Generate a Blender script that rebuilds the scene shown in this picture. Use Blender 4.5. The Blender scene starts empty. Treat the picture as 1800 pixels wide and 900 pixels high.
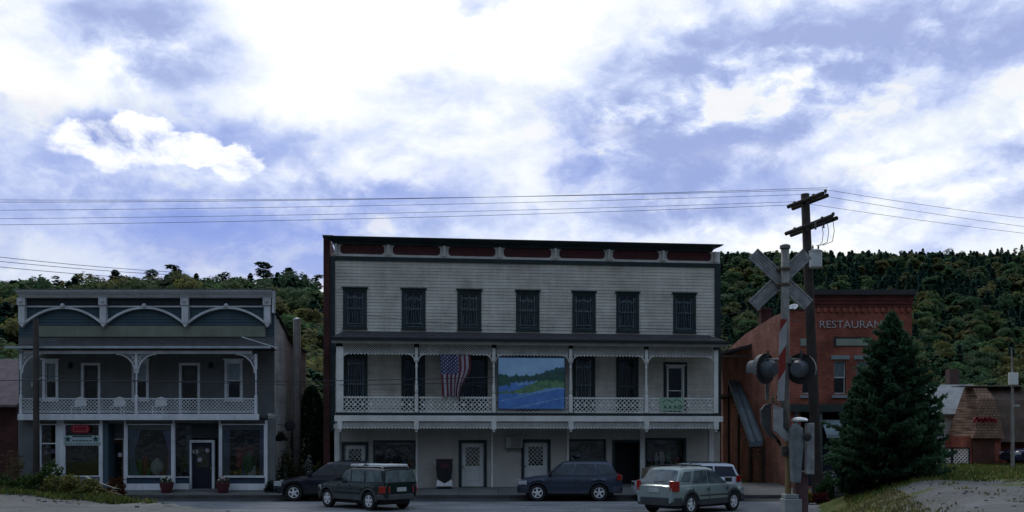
import bpy, math, random
import numpy as np
from mathutils import Matrix, Vector
PI = math.pi
R = math.radians
scene = bpy.context.scene
BACK_SKY = (.065, .90)
C = scene.collection
CAMZ = 2.8; F = 1766.0; HY = 765.0
random.seed(7)

# ---------------------------------------------------------------- materials
MATS = {}
def mat(name, col, rough=0.8, var=0.25, scale=3.0, bump=0.0, bscale=None, metal=0.0, spec=0.3, detail=6, streak=0.0, coat=0.0, mottle=None, boards=0):
    """procedural: base colour broken up by two noises, optional vertical weather streaks, bump"""
    if name in MATS: return MATS[name]
    m = bpy.data.materials.new(name); m.use_nodes = True
    nt = m.node_tree; N = nt.nodes; L = nt.links
    b = N['Principled BSDF']
    b.inputs['Roughness'].default_value = rough
    b.inputs['Metallic'].default_value = metal
    b.inputs['Specular IOR Level'].default_value = spec
    if coat: b.inputs['Coat Weight'].default_value = coat; b.inputs['Coat Roughness'].default_value = 0.05
    tc = N.new('ShaderNodeTexCoord')
    n1 = N.new('ShaderNodeTexNoise'); n1.inputs['Scale'].default_value = scale; n1.inputs['Detail'].default_value = detail
    L.new(tc.outputs['Object'], n1.inputs['Vector'])
    n2 = N.new('ShaderNodeTexNoise'); n2.inputs['Scale'].default_value = scale*9; n2.inputs['Detail'].default_value = 3
    L.new(tc.outputs['Object'], n2.inputs['Vector'])
    add = N.new('ShaderNodeMath'); add.operation = 'MULTIPLY_ADD'; add.inputs[1].default_value = 0.35
    L.new(n2.outputs['Fac'], add.inputs[0]); L.new(n1.outputs['Fac'], add.inputs[2])
    last = add.outputs[0]
    if streak:
        mp = N.new('ShaderNodeMapping'); mp.inputs['Scale'].default_value = (5, 5, .25)
        L.new(tc.outputs['Object'], mp.inputs['Vector'])
        n3 = N.new('ShaderNodeTexNoise'); n3.inputs['Scale'].default_value = 1.2; n3.inputs['Detail'].default_value = 4
        L.new(mp.outputs[0], n3.inputs['Vector'])
        a2 = N.new('ShaderNodeMath'); a2.operation = 'MULTIPLY_ADD'; a2.inputs[1].default_value = streak
        L.new(n3.outputs['Fac'], a2.inputs[0]); L.new(last, a2.inputs[2])
        a3 = N.new('ShaderNodeMath'); a3.operation = 'SUBTRACT'; a3.inputs[1].default_value = streak*.5
        L.new(a2.outputs[0], a3.inputs[0]); last = a3.outputs[0]
    cr = N.new('ShaderNodeMapRange'); cr.inputs[1].default_value = 0.45; cr.inputs[2].default_value = 0.9
    cr.inputs[3].default_value = 0; cr.inputs[4].default_value = 1
    L.new(last, cr.inputs[0])
    mx = N.new('ShaderNodeMix'); mx.data_type = 'RGBA'
    c2 = mottle if mottle else tuple(c*(1-var) for c in col)
    mx.inputs[6].default_value = (*[min(1, c*(1+var*.45)) for c in col], 1); mx.inputs[7].default_value = (*c2, 1)
    L.new(cr.outputs[0], mx.inputs[0]); L.new(mx.outputs[2], b.inputs['Base Color'])
    if boards:      # each run of boards weathers a little differently
        mp = N.new('ShaderNodeMapping'); mp.inputs['Scale'].default_value = (.35, .35, 1/boards*.9); L.new(tc.outputs['Object'], mp.inputs['Vector'])
        n4 = N.new('ShaderNodeTexNoise'); n4.inputs['Scale'].default_value = 1; n4.inputs['Detail'].default_value = 2; L.new(mp.outputs[0], n4.inputs['Vector'])
        r4 = N.new('ShaderNodeMapRange'); r4.inputs[1].default_value = .3; r4.inputs[2].default_value = .7; r4.inputs[3].default_value = .88; r4.inputs[4].default_value = 1.07; L.new(n4.outputs['Fac'], r4.inputs[0])
        n5 = N.new('ShaderNodeTexNoise'); n5.inputs['Scale'].default_value = .7; n5.inputs['Detail'].default_value = 9; n5.inputs['Roughness'].default_value = .7; L.new(tc.outputs['Object'], n5.inputs['Vector'])
        r5 = N.new('ShaderNodeMapRange'); r5.inputs[1].default_value = .35; r5.inputs[2].default_value = .5; r5.inputs[3].default_value = .82; r5.inputs[4].default_value = 1.05; L.new(n5.outputs['Fac'], r5.inputs[0])
        m4 = N.new('ShaderNodeMath'); m4.operation = 'MULTIPLY'; L.new(r4.outputs[0], m4.inputs[0]); L.new(r5.outputs[0], m4.inputs[1])
        s4 = N.new('ShaderNodeVectorMath'); s4.operation = 'SCALE'; L.new(mx.outputs[2], s4.inputs[0]); L.new(m4.outputs[0], s4.inputs['Scale']); L.new(s4.outputs[0], b.inputs['Base Color'])
    if bump:
        nb = N.new('ShaderNodeTexNoise'); nb.inputs['Scale'].default_value = bscale or scale*6; nb.inputs['Detail'].default_value = 5
        L.new(tc.outputs['Object'], nb.inputs['Vector'])
        bp = N.new('ShaderNodeBump'); bp.inputs['Strength'].default_value = 1.0; bp.inputs['Distance'].default_value = bump
        L.new(nb.outputs['Fac'], bp.inputs['Height']); L.new(bp.outputs[0], b.inputs['Normal'])
    MATS[name] = m
    return m

def brick(name, c1, c2, mortar, sx=4.2, axis='x'):
    m = bpy.data.materials.new(name); m.use_nodes = True
    nt = m.node_tree; N = nt.nodes; L = nt.links; b = N['Principled BSDF']
    b.inputs['Roughness'].default_value = .9; b.inputs['Specular IOR Level'].default_value = .2
    tc = N.new('ShaderNodeTexCoord'); sp = N.new('ShaderNodeSeparateXYZ'); cb = N.new('ShaderNodeCombineXYZ')
    L.new(tc.outputs['Object'], sp.inputs[0])
    ad = N.new('ShaderNodeMath'); ad.operation = 'ADD'
    L.new(sp.outputs[0], ad.inputs[0]); L.new(sp.outputs[1], ad.inputs[1])
    L.new(ad.outputs[0], cb.inputs[0]); L.new(sp.outputs[2], cb.inputs[1])
    br = N.new('ShaderNodeTexBrick'); br.inputs['Scale'].default_value = sx
    br.inputs['Color1'].default_value = (*c1, 1); br.inputs['Color2'].default_value = (*c2, 1); br.inputs['Mortar'].default_value = (*mortar, 1)
    br.inputs['Mortar Size'].default_value = .018; br.inputs['Bias'].default_value = 0
    br.inputs['Brick Width'].default_value = .9; br.inputs['Row Height'].default_value = .3
    L.new(cb.outputs[0], br.inputs['Vector'])
    n = N.new('ShaderNodeTexNoise'); n.inputs['Scale'].default_value = 1.1; n.inputs['Detail'].default_value = 7
    L.new(tc.outputs['Object'], n.inputs['Vector'])
    mr = N.new('ShaderNodeMapRange'); mr.inputs[1].default_value = .3; mr.inputs[2].default_value = .7; mr.inputs[3].default_value = .6; mr.inputs[4].default_value = 1.25
    L.new(n.outputs['Fac'], mr.inputs[0])
    mx = N.new('ShaderNodeVectorMath'); mx.operation = 'SCALE'
    L.new(br.outputs['Color'], mx.inputs[0]); L.new(mr.outputs[0], mx.inputs['Scale']); L.new(mx.outputs[0], b.inputs['Base Color'])
    bp = N.new('ShaderNodeBump'); bp.inputs['Distance'].default_value = .008
    iv = N.new('ShaderNodeMath'); iv.operation = 'SUBTRACT'; iv.inputs[0].default_value = 1; L.new(br.outputs['Fac'], iv.inputs[1])
    L.new(iv.outputs[0], bp.inputs['Height']); L.new(bp.outputs[0], b.inputs['Normal'])
    MATS[name] = m; return m

def glassmat(name, tint=(.75,.8,.85), refl=.1):
    m = bpy.data.materials.new(name); m.use_nodes = True
    nt = m.node_tree; N = nt.nodes; L = nt.links; N.clear()
    o = N.new('ShaderNodeOutputMaterial'); t = N.new('ShaderNodeBsdfTransparent'); t.inputs[0].default_value = (*tint, 1)
    g = N.new('ShaderNodeBsdfGlossy'); g.inputs['Roughness'].default_value = .03; g.inputs[0].default_value = (.9, .95, 1, 1)
    nz = N.new('ShaderNodeTexNoise'); nz.inputs['Scale'].default_value = 2.5; tc = N.new('ShaderNodeTexCoord')
    L.new(tc.outputs['Object'], nz.inputs['Vector'])
    bp = N.new('ShaderNodeBump'); bp.inputs['Distance'].default_value = .01; L.new(nz.outputs['Fac'], bp.inputs['Height']); L.new(bp.outputs[0], g.inputs['Normal'])
    f = N.new('ShaderNodeFresnel'); f.inputs[0].default_value = 1.5
    mr = N.new('ShaderNodeMath'); mr.operation = 'ADD'; mr.inputs[1].default_value = refl-.04; L.new(f.outputs[0], mr.inputs[0])
    mx = N.new('ShaderNodeMixShader'); L.new(mr.outputs[0], mx.inputs[0]); L.new(t.outputs[0], mx.inputs[1]); L.new(g.outputs[0], mx.inputs[2])
    L.new(mx.outputs[0], o.inputs[0]); MATS[name] = m; return m

def leafmat(name, attr=True, col=(.05,.08,.03), trans=.55):
    m = bpy.data.materials.new(name); m.use_nodes = True
    nt = m.node_tree; N = nt.nodes; L = nt.links; b = N['Principled BSDF']
    b.inputs['Roughness'].default_value = .7; b.inputs['Specular IOR Level'].default_value = .15
    tc = N.new('ShaderNodeTexCoord')
    n = N.new('ShaderNodeTexNoise'); n.inputs['Scale'].default_value = .9; n.inputs['Detail'].default_value = 4
    L.new(tc.outputs['Object'], n.inputs['Vector'])
    mr = N.new('ShaderNodeMapRange'); mr.inputs[1].default_value = .3; mr.inputs[2].default_value = .7; mr.inputs[3].default_value = .55; mr.inputs[4].default_value = 1.4
    L.new(n.outputs['Fac'], mr.inputs[0])
    sc = N.new('ShaderNodeVectorMath'); sc.operation = 'SCALE'; L.new(mr.outputs[0], sc.inputs['Scale'])
    if attr:
        a = N.new('ShaderNodeAttribute'); a.attribute_name = 'tint'; L.new(a.outputs['Color'], sc.inputs[0])
    else: sc.inputs[0].default_value = col
    L.new(sc.outputs[0], b.inputs['Base Color'])
    tr = N.new('ShaderNodeBsdfTranslucent'); L.new(sc.outputs[0], tr.inputs[0]); mx = N.new('ShaderNodeMixShader'); mx.inputs[0].default_value = trans
    out = N['Material Output']; L.new(b.outputs[0], mx.inputs[1]); L.new(tr.outputs[0], mx.inputs[2]); L.new(mx.outputs[0], out.inputs[0])
    MATS[name] = m; return m

# ---------------------------------------------------------------- objects
ROOTLOC = {}
def root_loc(o):
    while o.parent: o = o.parent
    return Vector(ROOTLOC.get(o.name, (0, 0, 0)))
def thing(name, label, cat, loc=(0,0,0), group=None, kind=None):
    o = bpy.data.objects.new(name, None); C.objects.link(o); o.location = loc; ROOTLOC[o.name] = tuple(loc)
    o.empty_display_size = .2
    return tag(o, label, cat, group, kind)
def tag(o, label=None, cat=None, group=None, kind=None):
    if label: o['label'] = label
    if cat: o['category'] = cat
    if group: o['group'] = group
    if kind: o['kind'] = kind
    return o
class MB:
    def __init__(s, M=None): s.v = []; s.f = []; s.mi = []; s.M = M; s.cur = 0
    def pts(s, P):
        i = len(s.v)
        for p in P:
            p = Vector(p); s.v.append(tuple(s.M @ p) if s.M else tuple(p))
        return i
    def poly(s, P):
        i = s.pts(P); s.f.append(tuple(range(i, i+len(P)))); s.mi.append(s.cur)
    def faces(s, i, F_):
        for f in F_: s.f.append(tuple(i+k for k in f)); s.mi.append(s.cur)
    def box(s, x0, x1, y0, y1, z0, z1):
        if x0 > x1: x0, x1 = x1, x0
        if y0 > y1: y0, y1 = y1, y0
        if z0 > z1: z0, z1 = z1, z0
        i = s.pts([(x0,y0,z0),(x1,y0,z0),(x1,y1,z0),(x0,y1,z0),(x0,y0,z1),(x1,y0,z1),(x1,y1,z1),(x0,y1,z1)])
        s.faces(i, [(0,3,2,1),(4,5,6,7),(0,1,5,4),(1,2,6,5),(2,3,7,6),(3,0,4,7)]); return s
    def prism(s, poly, a, y0, y1):
        """poly: 2d points; a='y': (x,z) extruded along y; 'x': (y,z) along x; 'z': (x,y) along z"""
        n = len(poly)
        def mk(p, t): return {'y': (p[0], t, p[1]), 'x': (t, p[0], p[1]), 'z': (p[0], p[1], t)}[a]
        i = s.pts([mk(p, y0) for p in poly]+[mk(p, y1) for p in poly])
        s.faces(i, [tuple(range(n)), tuple(range(2*n-1, n-1, -1))]+[(k, n+k, n+(k+1)%n, (k+1)%n) for k in range(n)]); return s
    def tube(s, P, r, n=8, cap=True):
        P = [Vector(p) for p in P]; rr = r if isinstance(r, (list, tuple)) else [r]*len(P)
        rings = []
        up = None
        for k, p in enumerate(P):
            d = (P[min(k+1, len(P)-1)]-P[max(k-1, 0)]).normalized()
            if up is None:
                up = Vector((0,0,1)) if abs(d.z) < .9 else Vector((1,0,0))
            a = d.cross(up).normalized(); b_ = d.cross(a).normalized(); up = -b_ if False else up
            rings.append([p+(a*math.cos(2*PI*j/n)+b_*math.sin(2*PI*j/n))*rr[k] for j in range(n)])
        i = s.pts([q for g in rings for q in g])
        for k in range(len(P)-1):
            s.faces(i, [(k*n+j, k*n+(j+1)%n, (k+1)*n+(j+1)%n, (k+1)*n+j) for j in range(n)])
        if cap:
            s.faces(i, [tuple(range(n))[::-1], tuple((len(P)-1)*n+j for j in range(n))])
        return s
    def lathe(s, prof, c, n=16, axis='z', cap=True):
        """prof: (r, h)"""
        P = []
        for (r_, h) in prof:
            for j in range(n):
                a = 2*PI*j/n; x, y = r_*math.cos(a), r_*math.sin(a)
                P.append({'z': (c[0]+x, c[1]+y, c[2]+h), 'y': (c[0]+x, c[1]+h, c[2]+y), 'x': (c[0]+h, c[1]+x, c[2]+y)}[axis])
        i = s.pts(P)
        for k in range(len(prof)-1):
            s.faces(i, [(k*n+j, k*n+(j+1)%n, (k+1)*n+(j+1)%n, (k+1)*n+j) for j in range(n)])
        if cap: s.faces(i, [tuple(range(n))[::-1], tuple((len(prof)-1)*n+j for j in range(n))])
        return s
    def build(s, name, mats, parent=None, smooth=False, bevel=0, label=None, cat=None, group=None, kind=None, fixn=True, loc=None):
        me = bpy.data.meshes.new(name)
        off = root_loc(parent) if parent else Vector(loc or (0,0,0))
        me.from_pydata([(p[0]-off.x, p[1]-off.y, p[2]-off.z) for p in s.v], [], s.f)
        if not isinstance(mats, (list, tuple)): mats = [mats]
        for m in mats: me.materials.append(m)
        me.polygons.foreach_set('material_index', s.mi)
        if smooth: me.polygons.foreach_set('use_smooth', [True]*len(me.polygons))
        if fixn:
            import bmesh
            bm = bmesh.new(); bm.from_mesh(me); bmesh.ops.recalc_face_normals(bm, faces=bm.faces); bm.to_mesh(me); bm.free()
        me.update()
        o = bpy.data.objects.new(name, me); C.objects.link(o)
        if parent: o.parent = parent
        elif loc: o.location = loc; ROOTLOC[o.name] = tuple(loc)
        if bevel:
            bv = o.modifiers.new('bevel', 'BEVEL'); bv.width = bevel; bv.segments = 2; bv.limit_method = 'ANGLE'; bv.angle_limit = R(40)
        return tag(o, label, cat, group, kind)

class Frame:
    """a facade plane: origin O (world xy), yaw; local x right, y into the building, z up"""
    def __init__(s, O, yaw=0.0):
        s.O = Vector((O[0], O[1], 0)); s.yaw = yaw
        s.M = Matrix.Translation(s.O) @ Matrix.Rotation(yaw, 4, 'Z'); s.Mi = s.M.inverted()
    def hit(s, px, d):
        a = Vector(((px-900)/F, 1, 0)); ex = Vector((math.cos(s.yaw), math.sin(s.yaw), 0)); ey = Vector((-ex.y, ex.x, 0))
        t = (s.O+ey*d).dot(ey)/a.dot(ey); return t, (a*t-s.O).dot(ex)
    def U(s, px, d=0): return s.hit(px, d)[1]
    def Z(s, py, px, d=0): return CAMZ-(py-HY)/F*s.hit(px, d)[0]
    def rect(s, x0, y0, x1, y1, d=0):
        xm = (x0+x1)/2
        return s.U(x0, d), s.U(x1, d), s.Z(y1, xm, d), s.Z(y0, xm, d)   # u0,u1,z0,z1
def PX(px, py, Y): return Vector(((px-900)/F*Y, Y, CAMZ-(py-HY)/F*Y))

def add_text(name, txt, M, size, material, parent, depth=.02, align='CENTER', sx=1.0):
    cu = bpy.data.curves.new(name, 'FONT'); cu.body = txt; cu.size = size; cu.extrude = depth; cu.align_x = align; cu.align_y = 'CENTER'
    cu.offset = -size*.006
    o = bpy.data.objects.new(name+'_tmp', cu); C.objects.link(o)
    bpy.context.view_layer.update()
    me = bpy.data.meshes.new_from_object(o.evaluated_get(bpy.context.evaluated_depsgraph_get()))
    bpy.data.objects.remove(o); me.name = name
    off = root_loc(parent) if parent else Vector((0,0,0))
    rot = Matrix.Rotation(PI/2, 4, 'X')
    me.transform(Matrix.Translation(-off) @ M @ rot @ Matrix.Diagonal((sx,1,1,1)))
    me.materials.clear(); me.materials.append(material)
    o = bpy.data.objects.new(name, me); C.objects.link(o); o.parent = parent
    return o

def strip(mb, p, q, w, y0, y1):
    """flat bar in the xz plane from p to q (x,z), width w"""
    dx, dz = q[0]-p[0], q[1]-p[1]; l = math.hypot(dx, dz)
    if l < 1e-4: return
    nx, nz = -dz/l*w/2, dx/l*w/2
    mb.prism([(p[0]+nx, p[1]+nz), (q[0]+nx, q[1]+nz), (q[0]-nx, q[1]-nz), (p[0]-nx, p[1]-nz)], 'y', y0, y1)
def lattice(mb, x0, x1, z0, z1, y, pitch=.15, w=.03, t=.012):
    for sgn, yy in ((1, y), (-1, y+t+.002)):
        lo = (z0-x1) if sgn > 0 else (z0+x0); hi = (z1-x0) if sgn > 0 else (z1+x1)
        k = math.floor(lo/pitch); 
        while k*pitch < hi:
            c = k*pitch; k += 1
            if sgn > 0: a = max(x0, z0-c); b = min(x1, z1-c)
            else: a = max(x0, c-z1); b = min(x1, c-z0)
            if b-a < .01: continue
            strip(mb, (a, c+sgn*a), (b, c+sgn*b), w, yy, yy+t)
# ---------------------------------------------------------------- camera, sun, sky
cam = bpy.data.cameras.new('camera'); co = bpy.data.objects.new('camera', cam); C.objects.link(co)
co.location = (0, 0, CAMZ); co.rotation_euler = (PI/2, 0, 0)
cam.sensor_width = 36; cam.lens = 36*F/1800; cam.shift_y = 315/1800; cam.clip_start = .1; cam.clip_end = 4000
scene.camera = co
SUN_EL, SUN_AZ = R(46), R(-6)          # sun ahead of the camera, behind the buildings
sl = bpy.data.lights.new('sun', 'SUN'); sl.energy = 1.0; sl.angle = R(12); sl.color = (1, .96, .9)
so = bpy.data.objects.new('sun', sl); C.objects.link(so)
dirv = Vector((math.sin(SUN_AZ)*math.cos(SUN_EL), math.cos(SUN_AZ)*math.cos(SUN_EL), math.sin(SUN_EL)))
so.rotation_euler = dirv.to_track_quat('Z', 'Y').to_euler(); so.location = dirv*100
scene.view_settings.view_transform = 'Standard'; scene.view_settings.look = 'None'
scene.view_settings.gamma = 1; scene.view_settings.exposure = 0; scene.view_settings.use_curve_mapping = False
scene.render.engine = 'CYCLES'
scene.cycles.max_bounces = 6; scene.cycles.transparent_max_bounces = 16

w = bpy.data.worlds.new('World'); scene.world = w; w.use_nodes = True
nt = w.node_tree; N = nt.nodes; L = nt.links; N.clear()
def mth(op, a, b=None, c=None, clamp=False):
    n = N.new('ShaderNodeMath'); n.operation = op; n.use_clamp = clamp
    for i, x in enumerate((a, b, c)):
        if x is None: continue
        if isinstance(x, (int, float)): n.inputs[i].default_value = x
        else: L.new(x, n.inputs[i])
    return n.outputs[0]
def mrange(v, a, b, c=0, d=1, smooth=True):
    n = N.new('ShaderNodeMapRange'); n.interpolation_type = 'SMOOTHSTEP' if smooth else 'LINEAR'
    L.new(v, n.inputs[0])
    for i, x in zip((1, 2, 3, 4), (a, b, c, d)): n.inputs[i].default_value = x
    return n.outputs[0]
def noise(vec, scale, detail=8, rough=.55, off=0):
    n = N.new('ShaderNodeTexNoise'); n.inputs['Scale'].default_value = scale; n.inputs['Detail'].default_value = detail; n.inputs['Roughness'].default_value = rough
    if off:
        a = N.new('ShaderNodeVectorMath'); a.operation = 'ADD'; L.new(vec, a.inputs[0]); a.inputs[1].default_value = (off, off*.7, off*1.3); vec = a.outputs[0]
    L.new(vec, n.inputs['Vector']); return n
def mixc(f, a, b):
    n = N.new('ShaderNodeMix'); n.data_type = 'RGBA'
    L.new(f, n.inputs[0])
    for i, x in ((6, a), (7, b)):
        if isinstance(x, tuple): n.inputs[i].default_value = (*x, 1)
        else: L.new(x, n.inputs[i])
    return n.outputs[2]
tc = N.new('ShaderNodeTexCoord'); gen = tc.outputs['Generated']
sep = N.new('ShaderNodeSeparateXYZ'); L.new(gen, sep.inputs[0]); X_, Y_, Z_ = sep.outputs
DEG = 180/PI
az = mth('MULTIPLY', mth('ARCTAN2', X_, Y_), DEG); el = mth('MULTIPLY', mth('ARCSINE', Z_), DEG)
st = N.new('ShaderNodeMapping'); st.inputs['Scale'].default_value = (1, 1, 1.7); L.new(gen, st.inputs[0]); sg = st.outputs[0]
wn = noise(sg, 5.5, 8, .6); ws = N.new('ShaderNodeSeparateColor'); L.new(wn.outputs['Color'], ws.inputs[0])
wn2 = noise(sg, 22, 6, .6, 3); ws2 = N.new('ShaderNodeSeparateColor'); L.new(wn2.outputs['Color'], ws2.inputs[0])
def warp(base, a, ka, b, kb):
    return mth('ADD', mth('ADD', base, mth('MULTIPLY', mth('SUBTRACT', a, .5), ka)), mth('MULTIPLY', mth('SUBTRACT', b, .5), kb))
azw = warp(az, ws.outputs[0], 9, ws2.outputs[0], 3.0); elw = warp(el, ws.outputs[1], 6, ws2.outputs[1], 2.4)
azc = warp(az, ws.outputs[0], 3, ws2.outputs[0], 2.6); elc = warp(el, ws.outputs[1], 2.0, ws2.outputs[1], 2.2)   # crisper warp for cumulus
def A(px): return math.degrees(math.atan((px-900)/F))
def E(px, py): return math.degrees(math.atan((HY-py)/math.hypot(F, px-900)))
def blob(px, py, rx, ry, amp, edge=.0, crisp=False):
    if not crisp and edge == 0: rx, ry = rx*1.25, ry*1.3
    a, e = (azc, elc) if crisp else (azw, elw)
    dx = mth('MULTIPLY', mth('SUBTRACT', a, A(px)), 1/(rx/F*DEG*.95)); dy = mth('MULTIPLY', mth('SUBTRACT', e, E(px, py)), 1/(ry/F*DEG*.95))
    d = mth('SQRT', mth('ADD', mth('MULTIPLY', dx, dx), mth('MULTIPLY', dy, dy)))
    return mrange(d, 1.0, edge, 0, amp)
def total(L_):
    t = L_[0]
    for x in L_[1:]: t = mth('ADD', t, x)
    return t
fb = noise(sg, 3.2, 10, .58, 1.7).outputs['Fac']; fb2 = noise(sg, 9, 8, .6, 5.1).outputs['Fac']
tex = mth('ADD', mth('MULTIPLY', fb, .55), mth('MULTIPLY', fb2, .45))
G = total([blob(250, 85, 200, 95, 1.0), blob(20, 30, 120, 40, .35), blob(90, 230, 330, 45, .55), blob(450, 240, 300, 60, .6), blob(780, 200, 190, 100, .40),
    blob(840, 0, 60, 25, .6), blob(1180, 260, 330, 130, .95), blob(1040, 250, 130, 90, .4), blob(1400, 140, 460, 150, .75), blob(1600, 60, 520, 110, .85), blob(1790, 265, 120, 80, .9),
    blob(1600, 330, 260, 80, .6), blob(1250, 385, 260, 60, .7), blob(700, 330, 240, 70, .65), blob(250, 350, 460, 100, .7), blob(650, 400, 340, 70, .6), blob(1560, 400, 330, 60, .5), blob(1000, 390, 250, 40, .4)])
B_ = total([blob(20, 270, 190, 85, .9), blob(340, 225, 220, 40, .55), blob(40, 430, 330, 110, 1.5), blob(330, 440, 440, 110, 1.15), blob(560, 440, 240, 70, .6), blob(480, 260, 110, 50, .5), blob(740, 345, 190, 50, .5),
    blob(1130, 300, 280, 90, .34), blob(1250, 210, 200, 80, .12), blob(1400, 330, 160, 70, .28), blob(1600, 150, 330, 80, .10), blob(1000, 240, 120, 80, .25)])
# outside the photographed part the clouds go on by noise alone
side = mrange(mth('ABSOLUTE', az), 28, 45); hi = mrange(el, 26, 40)
out_ = mth('MAXIMUM', side, hi)
G = mth('ADD', G, mth('MULTIPLY', out_, mrange(fb, .45, .6, 0, .9)))
B_ = mth('ADD', B_, mth('MULTIPLY', out_, mrange(fb2, .5, .7, 0, .5)))
def fbm_at(dz, dx=0):
    a = N.new('ShaderNodeVectorMath'); a.operation = 'ADD'; L.new(sg, a.inputs[0]); a.inputs[1].default_value = (dx, 0, dz)
    wv = N.new('ShaderNodeVectorMath'); wv.operation = 'MULTIPLY_ADD'; L.new(wn.outputs['Color'], wv.inputs[0]); wv.inputs[1].default_value = (.09, .09, .09); L.new(a.outputs[0], wv.inputs[2])
    n1 = noise(wv.outputs[0], 5.0, 9, .56, 2.2).outputs['Fac']; n2 = noise(wv.outputs[0], 12, 7, .6, 7.3).outputs['Fac']
    return mth('ADD', mth('MULTIPLY', n1, .62), mth('MULTIPLY', n2, .38))
f0, f1 = fbm_at(0), fbm_at(.028, -.008)
relief = mth('MULTIPLY', mth('SUBTRACT', f1, f0), 7.5)           # >0: thicker cloud above, so this is an underside
Gs = mth('SUBTRACT', .97, mth('EXPONENT', mth('MULTIPLY', mth('MAXIMUM', mth('ADD', G, mth('SUBTRACT', .24, blob(720, 110, 330, 170, .30))), 0), -1.0)))
Gm = mth('MULTIPLY', Gs, mrange(f0, .40, .60, .50, 1.35, False))
Gm = mth('ADD', Gm, mth('MULTIPLY', mth('MULTIPLY', relief, mth('ADD', mth('MULTIPLY', G, .8), .10)), 1.0), clamp=True)
Bm = mth('MULTIPLY', mth('SUBTRACT', 1, mth('EXPONENT', mth('MULTIPLY', B_, -1.5))), mrange(f0, .62, .42, .35, 1.4, False), clamp=True)
Wm = total([blob(200, 262, 125, 42, 1, .72, True), blob(255, 235, 60, 36, 1, .72, True), blob(345, 262, 60, 34, 1, .72, True), blob(420, 290, 55, 30, 1, .72, True), blob(65, 305, 26, 13, .8, .6, True),
    blob(700, 310, 120, 26, .45, .0), blob(940, 300, 60, 90, .45, .0), blob(30, 350, 40, 30, .30, .2, True), blob(130, 385, 80, 24, .35, .1, True), blob(1190, 355, 90, 22, .6, .1, True), blob(1350, 260, 180, 26, .35, .0, True), blob(520, 300, 90, 26, .4, .1, True), blob(1070, 240, 60, 26, .4, .0, True), blob(1560, 290, 130, 30, .5, .0)])
Wm = mth('MULTIPLY', Wm, mrange(tex, .38, .55, .72, 1.1, False), clamp=True)
base = mth('MAXIMUM', mrange(elc, E(250, 335), E(250, 268), .0, 1), mrange(az, A(470), A(520)))
Wm = mth('MULTIPLY', Wm, base)
Wm = mth('MULTIPLY', Wm, mth('SUBTRACT', 1, mth('MAXIMUM', mth('MULTIPLY', relief, 1.3), 0)), clamp=True)
K = 10.0
def c10(*c): return tuple(x*K for x in c)
rp = N.new('ShaderNodeValToRGB'); L.new(Gm, rp.inputs[0]); er = rp.color_ramp; er.interpolation = 'B_SPLINE'
er.elements[0].position = 0; er.elements[0].color = (1.16, 1.18, 1.22, 1); er.elements[1].position = 1; er.elements[1].color = (.36, .44, .74, 1)
for p_, c_ in ((.22, (.93, .98, 1.12, 1)), (.5, (.62, .71, .97, 1)), (.75, (.45, .54, .84, 1))): e_ = er.elements.new(p_); e_.color = c_
rs_ = N.new('ShaderNodeVectorMath'); rs_.operation = 'SCALE'; L.new(rp.outputs[0], rs_.inputs[0]); rs_.inputs['Scale'].default_value = K
sky = N.new('ShaderNodeTexSky'); sky.sky_type = 'NISHITA'; sky.sun_disc = False; sky.sun_elevation = SUN_EL; sky.sun_rotation = SUN_AZ
skd = N.new('ShaderNodeMix'); skd.data_type = 'RGBA'; skd.blend_type = 'MULTIPLY'; skd.inputs[0].default_value = 1; L.new(sky.outputs[0], skd.inputs[6]); skd.inputs[7].default_value = (.5, .62, .85, 1)
bl = N.new('ShaderNodeMix'); bl.data_type = 'RGBA'; bl.inputs[0].default_value = .2; bl.inputs[6].default_value = (*c10(.22, .31, .78), 1); L.new(skd.outputs[2], bl.inputs[7])
col = mixc(mth('MULTIPLY', Bm, .82), rs_.outputs[0], bl.outputs[2])
col = mixc(Wm, col, c10(1.18, 1.2, 1.24))
# unseen sky behind the camera is dimmed, shaped to keep the facades dark
bk = mrange(el, 4, 55, BACK_SKY[0], BACK_SKY[1]); fr = mrange(Y_, -.1, .62)
dk = mth('MULTIPLY', mth('ADD', mth('MULTIPLY', bk, mth('SUBTRACT', 1, fr)), fr), mrange(el, 40, 80, 1, .75))
fin = N.new('ShaderNodeVectorMath'); fin.operation = 'SCALE'; L.new(col, fin.inputs[0]); L.new(dk, fin.inputs['Scale'])
bg = N.new('ShaderNodeBackground'); bg.inputs[1].default_value = .1; tn = N.new('ShaderNodeMix'); tn.data_type = 'RGBA'; tn.blend_type = 'MULTIPLY'; L.new(mth('SUBTRACT', 1, fr), tn.inputs[0]); L.new(fin.outputs[0], tn.inputs[6]); tn.inputs[7].default_value = (.85, 1.0, 1.12, 1); L.new(tn.outputs[2], bg.inputs[0])
wo = N.new('ShaderNodeOutputWorld'); L.new(bg.outputs[0], wo.inputs[0])

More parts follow.
